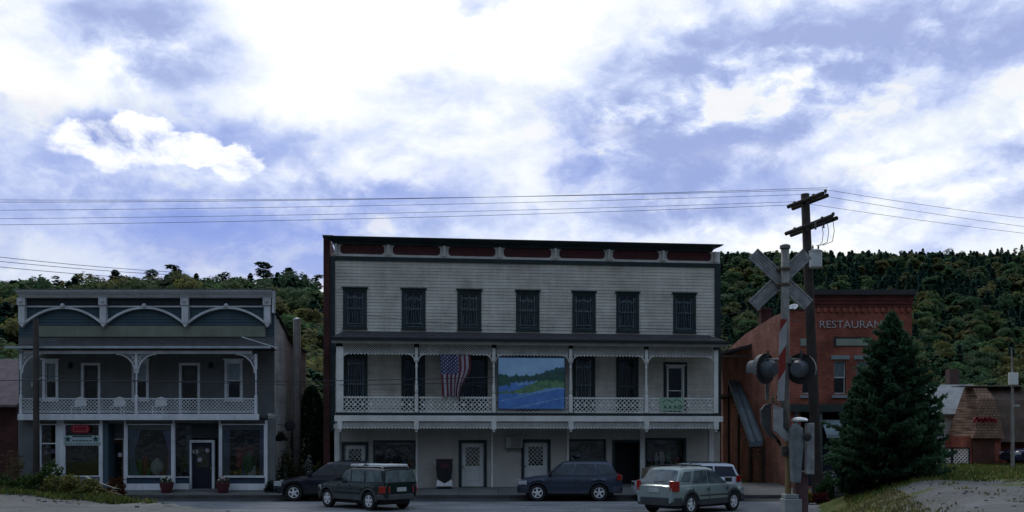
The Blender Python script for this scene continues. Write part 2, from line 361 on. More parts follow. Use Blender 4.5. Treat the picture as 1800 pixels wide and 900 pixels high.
# ---------------------------------------------------------------- ground
def ss(a, b, x):
    t = min(1, max(0, (x-a)/(b-a))); return t*t*(3-2*t)
def hsh(x, y): return math.sin(x*1.7+y*.6)*math.sin(y*1.3-x*.4)
def ground(x, y):
    near = 1.2*(1-ss(16.5, 31, y))
    xe = 6.5+(y-20)*.3
    right = 1.22*ss(xe-.8, xe+3.8, x) if y > 16 else 0
    xl = -6.1-(y-22)*1.15
    left = 1.25*ss(0, 1, (xl-x)/2.2+.5) if 16 < y < 42 else 0
    h = max(near, right, left)
    if y > 50: h = max(h*(1-ss(60, 80, y)), .35)
    h += (.04*hsh(x, y)+.018*hsh(x*4.3, y*3.7))*ss(.4, 1.1, h) if y < 60 else 0
    if y > 70:
        a = x/y
        wr = ss(.0, .2, a)
        hl = 21*ss(75, 185, y)+12*ss(300, 600, y)
        hr = 93*ss(160, 585, y)
        wl = ss(-.02, -.22, a) if a < 0 else 0
        h = .35 + hr*wr + hl*max(wl, .45*(1-wr)) + 1.5*math.sin(x*.03)*math.cos(y*.021)*ss(90, 180, y)
    return h
def axis(spec):
    out = []
    for a, b, st_ in spec:
        k = a
        while k < b-1e-6: out.append(k); k += st_
    out.append(spec[-1][1]); return out
xs = axis([(-900,-300,60), (-300,-60,12), (-60,-24,2), (-24,30,.5), (30,60,2), (60,400,12), (400,1000,60)])
ys = axis([(-60,10,5), (10,52,.5), (52,80,2), (80,300,8), (300,700,16), (700,1500,100)])
mb = MB(); nx = len(xs)
for y in ys:
    for x in xs:
        h = ground(x, y)
        if h < .05 and y < 48: h = -.07
        mb.v.append((x, y, h))
for j in range(len(ys)-1):
    for i in range(nx-1):
        mb.f.append((j*nx+i, j*nx+i+1, (j+1)*nx+i+1, (j+1)*nx+i)); mb.mi.append(0)
gm = bpy.data.materials.new('ground_mix'); gm.use_nodes = True
def build_ground_mat(m):
    nt = m.node_tree; N = nt.nodes; L = nt.links; b = N['Principled BSDF']; b.inputs['Roughness'].default_value = .95; b.inputs['Specular IOR Level'].default_value = .1
    tc = N.new('ShaderNodeTexCoord'); P = tc.outputs['Object']
    def nz(s, d=8):
        n = N.new('ShaderNodeTexNoise'); n.inputs['Scale'].default_value = s; n.inputs['Detail'].default_value = d; L.new(P, n.inputs['Vector']); return n.outputs['Fac']
    def ramp(v, a, b_, c=0, d=1):
        n = N.new('ShaderNodeMapRange'); n.interpolation_type = 'SMOOTHSTEP'; L.new(v, n.inputs[0])
        for i, x in zip((1,2,3,4), (a,b_,c,d)): n.inputs[i].default_value = x
        return n.outputs[0]
    def mx(f, a, b_):
        n = N.new('ShaderNodeMix'); n.data_type = 'RGBA'; L.new(f, n.inputs[0])
        for i, x in ((6,a),(7,b_)):
            if isinstance(x, tuple): n.inputs[i].default_value = (*x, 1)
            else: L.new(x, n.inputs[i])
        return n.outputs[2]
    def ma(op, a, b_):
        n = N.new('ShaderNodeMath'); n.operation = op
        for i, x in enumerate((a, b_)):
            if isinstance(x, (int, float)): n.inputs[i].default_value = x
            else: L.new(x, n.inputs[i])
        return n.outputs[0]
    s = N.new('ShaderNodeSeparateXYZ'); L.new(P, s.inputs[0])
    gravel = mx(ramp(nz(.5), .35, .65), (.105, .107, .107), (.07, .072, .072))
    gravel = mx(ramp(nz(14, 4), .35, .7), gravel, (.17, .168, .16))
    grass = mx(ramp(nz(2.5), .35, .65), (.05, .085, .02), (.12, .115, .04))
    yy = ma('ADD', s.outputs[1], ma('MULTIPLY', ma('SUBTRACT', nz(.35, 8), .5), 26))
    g1 = ramp(yy, 32.5, 34.5)                                        # grass takes over beyond the gravel
    slope = ramp(ma('ADD', s.outputs[2], ma('MULTIPLY', ma('SUBTRACT', nz(1.1), .5), 1.3)), 1.12, .35)  # banks are grassy
    g1 = ma('MAXIMUM', g1, slope)
    col = mx(g1, gravel, grass)
    forest = mx(ramp(nz(.2), .4, .6), (.04, .07, .035), (.06, .085, .04))
    col = mx(ramp(s.outputs[1], 58, 75), col, forest)
    L.new(col, b.inputs['Base Color'])
    bp = N.new('ShaderNodeBump'); bp.inputs['Distance'].default_value = .05; L.new(nz(9, 6), bp.inputs['Height']); L.new(bp.outputs[0], b.inputs['Normal'])
build_ground_mat(gm)
o = mb.build('ground', gm, smooth=True, kind='structure', fixn=False)

# street, kerb and pavement
asphalt = mat('asphalt', (.21, .22, .235), .9, .28, .5, .006, 60, mottle=(.14, .147, .158))
def asph_cracks(m):
    nt = m.node_tree; N = nt.nodes; L = nt.links; b = N['Principled BSDF']
    src = b.inputs['Base Color'].links[0].from_socket
    tc = N.new('ShaderNodeTexCoord')
    n = N.new('ShaderNodeTexNoise'); n.inputs['Scale'].default_value = 55; n.inputs['Detail'].default_value = 3; L.new(tc.outputs['Object'], n.inputs['Vector'])
    mr = N.new('ShaderNodeMapRange'); mr.inputs[1].default_value = .3; mr.inputs[2].default_value = .7; mr.inputs[3].default_value = .7; mr.inputs[4].default_value = 1.3; L.new(n.outputs['Fac'], mr.inputs[0])
    wv = N.new('ShaderNodeTexVoronoi'); wv.feature = 'DISTANCE_TO_EDGE'; wv.inputs['Scale'].default_value = .35
    nw = N.new('ShaderNodeTexNoise'); nw.inputs['Scale'].default_value = 1.5; L.new(tc.outputs['Object'], nw.inputs['Vector'])
    ad = N.new('ShaderNodeMixRGB'); ad.blend_type = 'ADD'; ad.inputs[0].default_value = .8; L.new(tc.outputs['Object'], ad.inputs[1]); L.new(nw.outputs['Color'], ad.inputs[2])
    L.new(ad.outputs[0], wv.inputs['Vector'])
    m2 = N.new('ShaderNodeMapRange'); m2.inputs[1].default_value = 0; m2.inputs[2].default_value = .012; m2.inputs[3].default_value = .45; m2.inputs[4].default_value = 1; L.new(wv.outputs['Distance'], m2.inputs[0])
    mp = N.new('ShaderNodeMapping'); mp.inputs['Scale'].default_value = (.22, 1.3, 1); L.new(tc.outputs['Object'], mp.inputs['Vector'])
    ns = N.new('ShaderNodeTexNoise'); ns.inputs['Scale'].default_value = 1.2; ns.inputs['Detail'].default_value = 8; ns.inputs['Roughness'].default_value = .65; L.new(mp.outputs[0], ns.inputs['Vector'])
    ms = N.new('ShaderNodeMapRange'); ms.inputs[1].default_value = .35; ms.inputs[2].default_value = .62; ms.inputs[3].default_value = .72; ms.inputs[4].default_value = 1.15; L.new(ns.outputs['Fac'], ms.inputs[0])
    vp = N.new('ShaderNodeTexVoronoi'); vp.inputs['Scale'].default_value = .23; vp.distance = 'CHEBYCHEV'; L.new(mp.outputs[0], vp.inputs['Vector'])
    sv = N.new('ShaderNodeSeparateColor'); L.new(vp.outputs['Color'], sv.inputs[0])
    mv = N.new('ShaderNodeMapRange'); mv.inputs[1].default_value = .72; mv.inputs[2].default_value = .74; mv.inputs[3].default_value = 1; mv.inputs[4].default_value = .8; L.new(sv.outputs[0], mv.inputs[0])
    mq = N.new('ShaderNodeMath'); mq.operation = 'MULTIPLY'; L.new(ms.outputs[0], mq.inputs[0]); L.new(mv.outputs[0], mq.inputs[1])
    m0 = N.new('ShaderNodeMath'); m0.operation = 'MULTIPLY'; L.new(mr.outputs[0], m0.inputs[0]); L.new(mq.outputs[0], m0.inputs[1])
    mm = N.new('ShaderNodeMath'); mm.operation = 'MULTIPLY'; L.new(m0.outputs[0], mm.inputs[0]); L.new(m2.outputs[0], mm.inputs[1])
    sc = N.new('ShaderNodeVectorMath'); sc.operation = 'SCALE'; L.new(src, sc.inputs[0]); L.new(mm.outputs[0], sc.inputs['Scale']); L.new(sc.outputs[0], b.inputs['Base Color'])
asph_cracks(asphalt)
def sheet(name, x0, x1, y0, y1, nx_, ny_, zf, m, **k):
    mb = MB()
    for j in range(ny_+1):
        for i in range(nx_+1):
            x = x0+(x1-x0)*i/nx_; y = y0+(y1-y0)*j/ny_; mb.v.append((x, y, zf(x, y)))
    for j in range(ny_):
        for i in range(nx_):
            a = j*(nx_+1)+i; mb.f.append((a, a+1, a+nx_+2, a+nx_+1)); mb.mi.append(0)
    return mb.build(name, m, fixn=False, **k)
sheet('street', -90, 90, 29.5, 42.35, 60, 6, lambda x, y: .0, asphalt, kind='structure')
sheet('parking_lane', -90, 90, 42.36, 44.45, 60, 2, lambda x, y: .0, mat('old_asphalt', (.05, .053, .056), .92, .35, .7, .006, 50), kind='structure')
paleroad = mat('pale_road', (.125, .13, .13), .92, .2, .8, .006, 40)
asph_cracks(paleroad)
sheet('access_road', -60, 60, 6, 24.6, 240, 40, lambda x, y: ground(x, y)+.012+.0*x if ground(x, y) > .3 and y < 23.2+.5*math.sin(x*.7)+.35*math.sin(x*2.3+1)+.2*math.sin(x*6.1) else -.2, paleroad, kind='structure')
conc = mat('concrete', (.13, .13, .128), .9, .3, 1.2, .003, 50, streak=.2)
kconc = mat('kerb_concrete', (.075, .077, .08), .9, .3, 1.5, .003, 50)
mb = MB()
x = -60
while x < 16: mb.box(x, x+2.98, 44.4, 44.58, -.1, .16); x += 3.0
mb.build('kerb', kconc, kind='structure', bevel=.02)
mb = MB()
x = -60.0; z0, z1 = .155, .38
while x < 30:
    mb.prism([(44.585, -.05), (44.585, z0), (45.8, .27), (45.8, -.05)], 'x', x, x+1.785)
    mb.prism([(45.81, -.05), (45.81, .27), (49.5, .45), (49.5, -.05)], 'x', x, x+1.785); x += 1.8
mb.build('pavement', conc, kind='structure')
# ---------------------------------------------------------------- shared building pieces
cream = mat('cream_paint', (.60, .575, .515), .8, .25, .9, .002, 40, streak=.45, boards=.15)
cream2 = mat('cream_trim', (.72, .72, .69), .7, .22, 1.5, .002, 40, streak=.3)
green = mat('dark_green_paint', (.022, .042, .045), .55, .35, 2, .002, 40, streak=.2)
maroon = mat('maroon_paint', (.085, .022, .026), .6, .35, 3, .002, 40, streak=.2)
dkdoor = mat('black_paint', (.012, .013, .018), .5, .3, 3)
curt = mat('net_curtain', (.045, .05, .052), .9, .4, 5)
hem = mat('lace_hem', (.68, .70, .70), .9, .3, 8)
glass = glassmat('window_glass', (.85, .9, .92), .06)
shopglass = glassmat('shop_glass', (.88, .9, .92), .05)
shingle = mat('dark_shingles', (.05, .05, .056), .9, .45, 3, .012, 14)
roofmat = mat('roof_felt', (.06, .06, .065), .9, .3, 2, .01, 20)
redbrick = brick('red_brick', (.36, .105, .07), (.26, .07, .05), (.30, .22, .18))
duskbrick = brick('weathered_brick', (.44, .19, .14), (.31, .125, .095), (.38, .29, .25))
darkbrick = brick('dark_brick', (.085, .03, .028), (.06, .022, .022), (.10, .08, .08))
white = mat('white_paint', (.72, .73, .74), .65, .2, 2, .002, 30, streak=.25)
metalgrey = mat('galvanised', (.42, .44, .46), .5, .3, 3, .002, 30, metal=.5, streak=.3)

def clapwall(mb, u0, u1, z0, z1, ops, d=0, board=.115, lap=.02, zt=None):
    """real lapped boards with holes; zt(u): sloping top"""
    cuts = sorted(set([u0, u1]+[min(max(c, u0), u1) for o in ops for c in (o[0], o[1])]))
    for a, b in zip(cuts, cuts[1:]):
        if b-a < 1e-4: continue
        m = (a+b)/2; blk = sorted((max(z0, o[2]), min(z1, o[3])) for o in ops if o[0] < m < o[1])
        z = z0; free = []
        for p, q in blk:
            if p > z: free.append((z, p))
            z = max(z, q)
        if z < z1: free.append((z, z1))
        for p, q in free:
            k = math.floor((p-z0)/board+1e-6)
            while z0+k*board < q-1e-5:
                s = z0+k*board; lo = max(p, s); hi = min(q, s+board); k += 1
                if hi-lo < .004: continue
                fl = 1-(lo-s)/board; fh = 1-(hi-s)/board
                mb.poly([(a, d-lap*fl, lo), (b, d-lap*fl, lo), (b, d-lap*fh, hi), (a, d-lap*fh, hi)])
                mb.poly([(a, d, lo), (b, d, lo), (b, d-lap*fl, lo), (a, d-lap*fl, lo)])
def ring(mb, u0, u1, z0, z1, wd, d0, d1, bottom=True):
    """frame lying outside the rectangle u0..z1"""
    mb.box(u0-wd, u0, d0, d1, z0-(wd if bottom else 0), z1+wd); mb.box(u1, u1+wd, d0, d1, z0-(wd if bottom else 0), z1+wd)
    mb.box(u0, u1, d0, d1, z1, z1+wd)
    if bottom: mb.box(u0, u1, d0, d1, z0-wd, z0)
def scallop(mb, u0, u1, z, amp, n, wd, d):
    P = []
    for k in range(n*6+1):
        t = k/(n*6); P.append((u0+(u1-u0)*t, z-amp*abs(math.sin(PI*n*t))))
    for p, q in zip(P, P[1:]): strip(mb, p, q, wd, d, d+.004)
def drape(mb, u0, u1, z0, z1, d, folds=6, amp=.03, taper=None):
    n = folds*6; rows = 6; V = []
    for j in range(rows+1):
        tz = j/rows; z = z1+(z0-z1)*tz
        for k in range(n+1):
            t = k/n; a, b = u0, u1
            if taper: a, b = taper(tz, u0, u1)
            V.append((a+(b-a)*t, d+amp*math.sin(2*PI*folds*t+.3*j), z))
    i = mb.pts(V)
    mb.faces(i, [(j*(n+1)+k, j*(n+1)+k+1, (j+1)*(n+1)+k+1, (j+1)*(n+1)+k) for j in range(rows) for k in range(n)])
def window(Fr, par, u0, u1, z0, z1, d=0, cas=.1, cm=None, sm=None, name='window', label=None, style='lace', muntin=True, cap=True, seed=0):
    cm = cm or green; sm = sm or (mat('sash_grey_green', (.09, .12, .12), .7, .3, 3) if cm is green else cm); rnd = random.Random(seed+int(u0*100))
    m = MB(Fr.M); ring(m, u0, u1, z0, z1, cas, d-.05, d+.13)
    if cap: m.box(u0-cas-.06, u1+cas+.06, d-.12, d+.02, z1+cas+.002, z1+cas+.06); m.box(u0-cas-.03, u1+cas+.03, d-.10, d+.02, z0-cas-.04, z0-cas-.002)
    w_ = m.build(name, cm, par, bevel=.006, label=label)
    zm = (z0+z1)/2; s = MB(Fr.M)
    ring(s, u0+.045, u1-.045, zm+.02, z1-.045, .044, d+.035, d+.065); ring(s, u0+.045, u1-.045, z0+.045, zm-.024, .044, d+.07, d+.1)
    if muntin: s.box((u0+u1)/2-.014, (u0+u1)/2+.014, d+.04, d+.06, zm+.02, z1-.045); s.box((u0+u1)/2-.014, (u0+u1)/2+.014, d+.075, d+.095, z0+.045, zm-.024)
    s.build('sash', sm, w_)
    g = MB(Fr.M); g.box(u0+.02, u1-.02, d+.048, d+.052, zm-.01, z1-.02); g.box(u0+.02, u1-.02, d+.083, d+.087, z0+.02, zm+.01); g.build('pane', glass, w_)
    c = MB(Fr.M); hb = MB(Fr.M)
    if style == 'lace':
        drape(c, u0, u1, z0+.02, z1, d+.17, 7, .018)
        um = (u0+u1)/2; H = z1-z0
        for (zz, a, n) in ((z1-.10*H-.05, .09, 2), (zm+.10, .07, 3), (z0+.16, .03, 4)): scallop(hb, u0+.06, u1-.06, zz+rnd.uniform(-.05, .05), a*rnd.uniform(.7, 1.3), n+rnd.choice((0, 0, 1)), .05*rnd.uniform(.8, 1.1), d+.125)
        for sx in (-1, 1):
            for k in range(2): strip(hb, (um+sx*(.06+.12*k), z1-.2), (um+sx*(.12+.16*k), z0+.2), .018, d+.13, d+.134)
            strip(hb, (um+sx*(u1-u0)*.38, z1-.1), (um+sx*(u1-u0)*.38, z0+.1), .035, d+.13, d+.134)
    elif style == 'shade':
        c.box(u0, u1, d+.12, d+.13, zm-.02, z1); hb.box(u0, u1, d+.115, d+.135, zm-.06, zm-.02)
    elif style == 'dark':
        drape(c, u0, u0+(u1-u0)*.3, z0, z1, d+.17, 3, .02); drape(c, u1-(u1-u0)*.25, u1, z0, z1, d+.17, 3, .02)
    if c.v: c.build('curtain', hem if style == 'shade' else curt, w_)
    if hb.v: hb.build('curtain_hem', hem, w_)
    return w_
def door(Fr, par, u0, u1, z0, z1, d=0, cas=.13, cm=None, slab=None, style='diamond', label=None, knob=1):
    m = MB(Fr.M); ring(m, u0, u1, z0, z1, cas, d-.05, d+.13, bottom=False); m.box(u0-cas, u1+cas, d-.02, d+.13, z0-.05, z0-.001)
    D = m.build('door', cm or green, par, bevel=.006, label=label)
    W = u1-u0; H = z1-z0; s = MB(Fr.M); a, b = u0+.19*W, u1-.19*W; zb = z0+.47*H; zt = z1-.1*H
    if style == 'full': a, b = u0+.13*W, u1-.13*W; zb = z0+.12*H; zt = z1-.07*H
    if style == 'arch': zb = z0+.1*H; zt = z1-.1*H; a, b = u0+.16*W, u1-.16*W
    s.box(u0, a, d+.05, d+.095, z0, z1); s.box(b, u1, d+.05, d+.095, z0, z1); s.box(a, b, d+.05, d+.095, z0, zb); s.box(a, b, d+.05, d+.095, zt, z1)
    if style in ('diamond', 'vase'):
        for (p, q) in ((a-.03, (a+b)/2-.05), ((a+b)/2+.05, b+.03)): ring(s, p+.03, q-.03, z0+.15*H, zb-.1*H, .02, d+.035, d+.0495)
    s.build('door_leaf', slab or cream2, D, bevel=.008)
    g = MB(Fr.M); g.box(a, b, d+.07, d+.075, zb, zt); g.build('pane', glass, D)
    if style in ('diamond', 'vase'):
        l = MB(Fr.M); lattice(l, a, b, zb, zt, d+.052, .20, .016, .006)
        if style == 'vase':
            scallop(l, a, b, zb, .07, 1, .03, d+.045)
        l.build('glazing_bars', cream2, D)
    k = MB(Fr.M); uk = u1-.06 if knob > 0 else u0+.06
    k.lathe([(.012, 0), (.012, -.03), (.032, -.045), (.034, -.065), (.02, -.08)], (uk, d+.05, z0+.95), 10, 'y'); k.build('door_knob', mat('brass', (.35, .25, .1), .4, .2, 5, metal=.8), D, smooth=True)
    return D
def arc_bracket(mb, u, z, sx, r, y0, y1, wd=.05):
    """quarter arch from the post (u, z-r) up and out to (u+sx*r, z)"""
    P = [(u+sx*(r-r*math.cos(a)), z-r+r*math.sin(a)) for a in [PI/2*k/8 for k in range(9)]]
    P = [(u+sx*r*(1-math.cos(a)), z-r*(1-math.sin(a))) for a in [PI/2*k/8 for k in range(9)]]
    for p, q in zip(P, P[1:]): strip(mb, p, q, wd, y0, y1)
def turned(mb, u, d, z0, z1, s=.11):
    H = z1-z0
    mb.box(u-s, u+s, d-s, d+s, z0, z0+.27*H); mb.box(u-s*.9, u+s*.9, d-s*.9, d+s*.9, z1-.2*H, z1)
    mb.lathe([(s*.95, .27*H), (s*.6, .29*H), (s*.85, .31*H), (s*.95, .36*H), (s*.62, .47*H), (s*.5, .6*H), (s*.5, .68*H), (s*.8, .71*H), (s*.55, .73*H), (s*.55, .77*H), (s*.85, .8*H)], (u, d, z0), 12)

# ---------------------------------------------------------------- the three storey building
MFr = Frame(((589-900)/F*46.7, 46.7), math.atan2(48.8-46.7, (1265-900)/F*48.8-(589-900)/F*46.7))
L_ = MFr.U(1265)
ctr = MFr.M @ Vector((L_/2, 6, .3))
MAIN = thing('storefront_building', 'long cream three storey clapboard building with dark green trim and white lattice porch', 'building', ctr)
zf = lambda py, px=925, d=0: MFr.Z(py, px, d)
zBase = .30
zTop = zf(464)                       # top of the siding
third = [(603,645), (706,748), (804,846), (907,948), (1006,1047), (1083,1123), (1183,1223)]
cas = .11
ops = []; W3 = []
for k, (a, b) in enumerate(third):
    u0, u1 = MFr.U(a)+cas, MFr.U(b)-cas; z0 = MFr.Z(580.5+ (k>3)*.4, (a+b)/2)+cas; z1 = MFr.Z(510, (a+b)/2)-cas
    z0, z1 = zf(581)+cas, zf(512)-cas
    W3.append((u0, u1, z0, z1)); ops.append((u0, u1, z0, z1))
D2 = [(604,646), (705.5,747), (806,857), (907,948), (1007,1046), (1083,1122)]
O2 = []
for (a, b) in D2:
    r = (MFr.U(a)+cas, MFr.U(b)-cas, 3.83, zf(625)-cas); O2.append(r); ops.append(r)
r2 = MFr.rect(1167, 640, 1207, 698); R2 = (r2[0]+.2, r2[1]-.2, 3.83, r2[3]-.16); ops.append(R2)
G1 = [('door', 600, 648, 776), ('win', 656, 732, 774, 824), ('door', 806, 856, 773), ('vdoor', 916, 968, 772), ('win', 997, 1065, 772, 816), ('open', 1075, 1128, 772), ('win', 1134, 1206, 770, 820)]
OG = []
for g in G1:
    if g[0] == 'win': r = MFr.rect(g[1], g[3], g[2], g[4]); r = (r[0]+.1, r[1]-.1, r[2]+.1, r[3]-.1)
    else: r = (MFr.U(g[1])+.15, MFr.U(g[2])-.15, zBase+.08, zf(g[3])-.15)
    OG.append(r); ops.append(r)
mb = MB(MFr.M)
clapwall(mb, 0, L_, 3.6, zTop, [o for o in ops if o[3] > 3.7], 0, .15, .02)
mb.build('wall', cream, MAIN, fixn=False)
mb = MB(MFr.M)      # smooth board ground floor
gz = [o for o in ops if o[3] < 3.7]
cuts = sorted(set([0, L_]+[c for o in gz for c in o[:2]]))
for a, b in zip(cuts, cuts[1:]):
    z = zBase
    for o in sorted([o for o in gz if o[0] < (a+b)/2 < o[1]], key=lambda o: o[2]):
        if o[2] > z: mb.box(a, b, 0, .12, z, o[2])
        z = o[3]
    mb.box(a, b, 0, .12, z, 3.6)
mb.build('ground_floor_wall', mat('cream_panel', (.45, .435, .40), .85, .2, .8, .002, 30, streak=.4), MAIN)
mb = MB(MFr.M)
mb.box(-.02, 0, .01, 14, 0, 11.3); mb.box(L_, L_+.02, .01, 14, 0, 11.3); mb.box(0, L_, 13.95, 14, 0, 11.0)
mb.build('side_walls', cream, MAIN)
mb = MB(MFr.M)
mb.prism([(.05, 11.1), (13.9, 10.2), (13.9, 10.1), (.05, 11.0)], 'x', 0, L_); mb.box(0, L_, .6, 1.2, 3.55, 3.6); mb.build('roof', roofmat, MAIN)
mb = MB(MFr.M)
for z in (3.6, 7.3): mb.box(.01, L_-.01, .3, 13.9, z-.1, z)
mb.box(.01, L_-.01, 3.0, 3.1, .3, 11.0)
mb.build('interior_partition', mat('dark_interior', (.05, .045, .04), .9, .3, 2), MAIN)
# corner boards, bands
mb = MB(MFr.M)
uL0 = MFr.U(580, -.08)
for (a, b) in ((uL0, 0.0), (L_-.26, L_+.04)): mb.box(a, b, -.08, .2, 3.0, zf(464)+.02)
mb.box(uL0, L_+.04, -.085, .1, zf(464), zf(457))
o = mb.build('corner_boards', green, MAIN, bevel=.01)
# cornice
Cn = MB(MFr.M); zc0, zc1 = zf(434, 925, -.3), zf(421.5, 925, -.6)
uA, uB = MFr.U(571, -.55), MFr.U(1272, -.6)
prof = [(0.0, zc0-.02), (-.16, zc0-.02), (-.18, zc0+.06), (-.30, zc0+.12), (-.44, zc1-.12), (-.55, zc1-.07), (-.60, zc1-.05), (-.60, zc1), (.25, zc1+.01), (.25, zc0)]
i = Cn.pts([(uA+.45+p[0]*.9, p[0], p[1]) for p in prof]+[(uB-.54-p[0]*.9, p[0], p[1]) for p in prof]); n = len(prof)
Cn.faces(i, [tuple(range(n)), tuple(range(2*n-1, n-1, -1))]+[(k, n+k, n+(k+1)%n, (k+1)%n) for k in range(n)])
cor = Cn.build('cornice', green, MAIN, bevel=.01)
mb = MB(MFr.M); mb.box(.0, L_, -.05, .1, zf(457), zc0); mb.build('frieze_board', cream2, cor)
brk = [590.5, 683, 781, 878, 976, 1070, 1165, 1257]
zb0, zb1 = zf(455.5), zc0
for k, p in enumerate(brk):
    u = MFr.U(p, -.1); m = MB(MFr.M)
    m.box(u-.06, u+.06, -.17, -.05, zb0+.03, zb1-.005); m.box(u-.1, u+.1, -.12, -.05, zb1-.1, zb1-.006)
    m.prism([(-.17, zb0+.04), (-.30, zb1-.16), (-.30, zb1-.03), (-.17, zb1-.03)], 'x', u-.04, u+.04)
    m.lathe([(.05, 0), (.045, -.03)], (u, -.17, zb0+.16), 10, 'y')
    for s_ in (-1, 1):
        arc_bracket(m, u+s_*.06, zb1-.02, s_, .13, -.085, -.055, .03)
        P = [(u+s_*(.06+.14*(1-math.cos(a))), zb0+.03+.14*(1-math.sin(a))) for a in [PI/2*j/6 for j in range(7)]]
        for p_, q_ in zip(P, P[1:]): strip(m, p_, q_, .03, -.084, -.056)
    m.build('bracket', cream2, cor)
for a, b in zip(brk, brk[1:]):
    u0, u1 = MFr.U(a, -.05)+.2, MFr.U(b, -.05)-.2; z0, z1 = zf(453)+.01, zf(437)
    c = .1; m = MB(MFr.M)
    m.prism([(u0+c, z0), (u1-c, z0), (u1, z0+c), (u1, z1-c), (u1-c, z1), (u0+c, z1), (u0, z1-c), (u0, z0+c)], 'y', -.075, -.051)
    m.build('frieze_panel', maroon, cor, bevel=.008)
# brick fire wall at the left end
mb = MB(MFr.M); mb.box(MFr.U(568.5, -.12), uL0-.005, -.14, 13.8, 0, zf(416, 575, -.12)); mb.build('brick_fire_wall', darkbrick, MAIN)
mb = MB(MFr.M); mb.box(MFr.U(568.5, -.12)-.04, uL0+.16, -.2, .4, zf(416, 575, -.12), zf(413.5, 575, -.12)); mb.build('coping', green, MAIN)
# third floor windows
wl = ['third floor window over the left porch bay']*0
for k, r in enumerate(W3): window(MFr, MAIN, *r, cas=cas, seed=k)
for k, r in enumerate(O2):
    if k == 2:
        window(MFr, MAIN, *r, cas=cas, seed=k+20, style='dark', label='wide porch window beside the hanging flag')
    else: window(MFr, MAIN, *r, cas=cas, seed=k+20, style='lace' if k % 2 == 0 else 'dark')
w2 = window(MFr, MAIN, *R2, cas=.07, cm=cream2, sm=cream2, style='none', muntin=False, label='white framed window with a dark surround')
mb = MB(MFr.M); ring(mb, R2[0]-.075, R2[1]+.075, R2[2]-.08, R2[3]+.10, .15, -.03, .02); mb.build('surround', green, w2)
# ground floor openings
k = 0
stuffcols = [mat('window_goods_ochre', (.35, .22, .07), .8), mat('window_goods_red', (.3, .04, .03), .8), mat('window_goods_pale', (.55, .55, .5), .8), mat('window_goods_blue', (.05, .12, .3), .8), mat('window_goods_green', (.06, .16, .07), .8)]
def goods(Fr, par, u0, u1, z0, h, d, n, seed):
    rnd = random.Random(seed)
    for j in range(n):
        m = MB(Fr.M); u = u0+(u1-u0)*(j+.5)/n+rnd.uniform(-.05, .05); s = rnd.uniform(.06, .14); hh = rnd.uniform(.12, h)
        if rnd.random() < .5: m.lathe([(s*.6, 0), (s, hh*.3), (s*.9, hh*.6), (s*.4, hh*.8), (s*.5, hh)], (u, d+rnd.uniform(0, .3), z0), 10)
        else: m.box(u-s, u+s, d, d+.18, z0, z0+hh)
        m.build('display_item', rnd.choice(stuffcols), par, smooth=False)
gw = []
for g, r in zip(G1, OG):
    if g[0] == 'win':
        m = MB(MFr.M); ring(m, *r, .1, -.05, .14); W_ = m.build('shop_window', green, MAIN, bevel=.006)
        m = MB(MFr.M); m.box(r[0], r[1], .05, .055, r[2], r[3]); m.build('pane', shopglass, W_)
        m = MB(MFr.M); m.box(r[0]-.1, r[1]+.1, .13, .8, r[2]-.06, r[2]); m.build('display_shelf', mat('shelf_wood', (.12, .08, .05), .8), W_)
        gw.append((W_, r))
    elif g[0] == 'open':
        m = MB(MFr.M); ring(m, *r, .12, -.05, .14, bottom=False)
        W_ = m.build('door', green, MAIN, bevel=.006, label='open dark doorway in deep shadow')
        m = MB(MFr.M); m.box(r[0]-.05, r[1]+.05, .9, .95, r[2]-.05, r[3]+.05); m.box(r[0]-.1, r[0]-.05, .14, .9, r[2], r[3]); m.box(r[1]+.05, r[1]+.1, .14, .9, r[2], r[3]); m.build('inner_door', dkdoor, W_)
    else:
        door(MFr, MAIN, *r, cas=.14, style='vase' if g[0] == 'vdoor' else 'diamond', slab=mat('door_cream', (.56, .57, .56), .7, .15, 2, streak=.2), knob=-1 if k else 1); k += 1
# round sign wheel + goods behind the panes
for idx, (W_, r) in enumerate(gw):
    goods(MFr, W_, r[0]+.1, r[1]-.1, r[2], [.3, .35, .75][idx], .25, [6, 5, 9][idx], 40+idx)
# porch: upper deck overhangs by 1.4 m
PD = -1.4
pu = [597.5, 732, 868, 1003, 1136, 1258]
U = [MFr.U(p, PD) for p in pu]
zbt, zbb = zf(731, 925, PD), zf(741, 925, PD)
uP0, uP1 = MFr.U(588, PD), MFr.U(1270, PD)
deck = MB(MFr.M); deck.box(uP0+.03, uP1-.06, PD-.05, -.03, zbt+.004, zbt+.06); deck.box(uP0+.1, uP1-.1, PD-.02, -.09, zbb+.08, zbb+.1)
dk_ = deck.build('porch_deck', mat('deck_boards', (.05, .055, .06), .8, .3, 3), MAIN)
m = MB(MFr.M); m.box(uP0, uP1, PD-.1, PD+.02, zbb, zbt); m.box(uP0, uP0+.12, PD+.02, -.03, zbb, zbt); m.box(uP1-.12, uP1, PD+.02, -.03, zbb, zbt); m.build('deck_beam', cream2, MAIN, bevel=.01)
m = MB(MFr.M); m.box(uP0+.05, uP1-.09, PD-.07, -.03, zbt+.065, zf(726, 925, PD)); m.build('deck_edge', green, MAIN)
zr0, zr1 = zf(725.5, 925, PD), zf(699, 925, PD)
zh0 = zf(612.5, 925, PD); zh1 = zf(604, 925, PD)
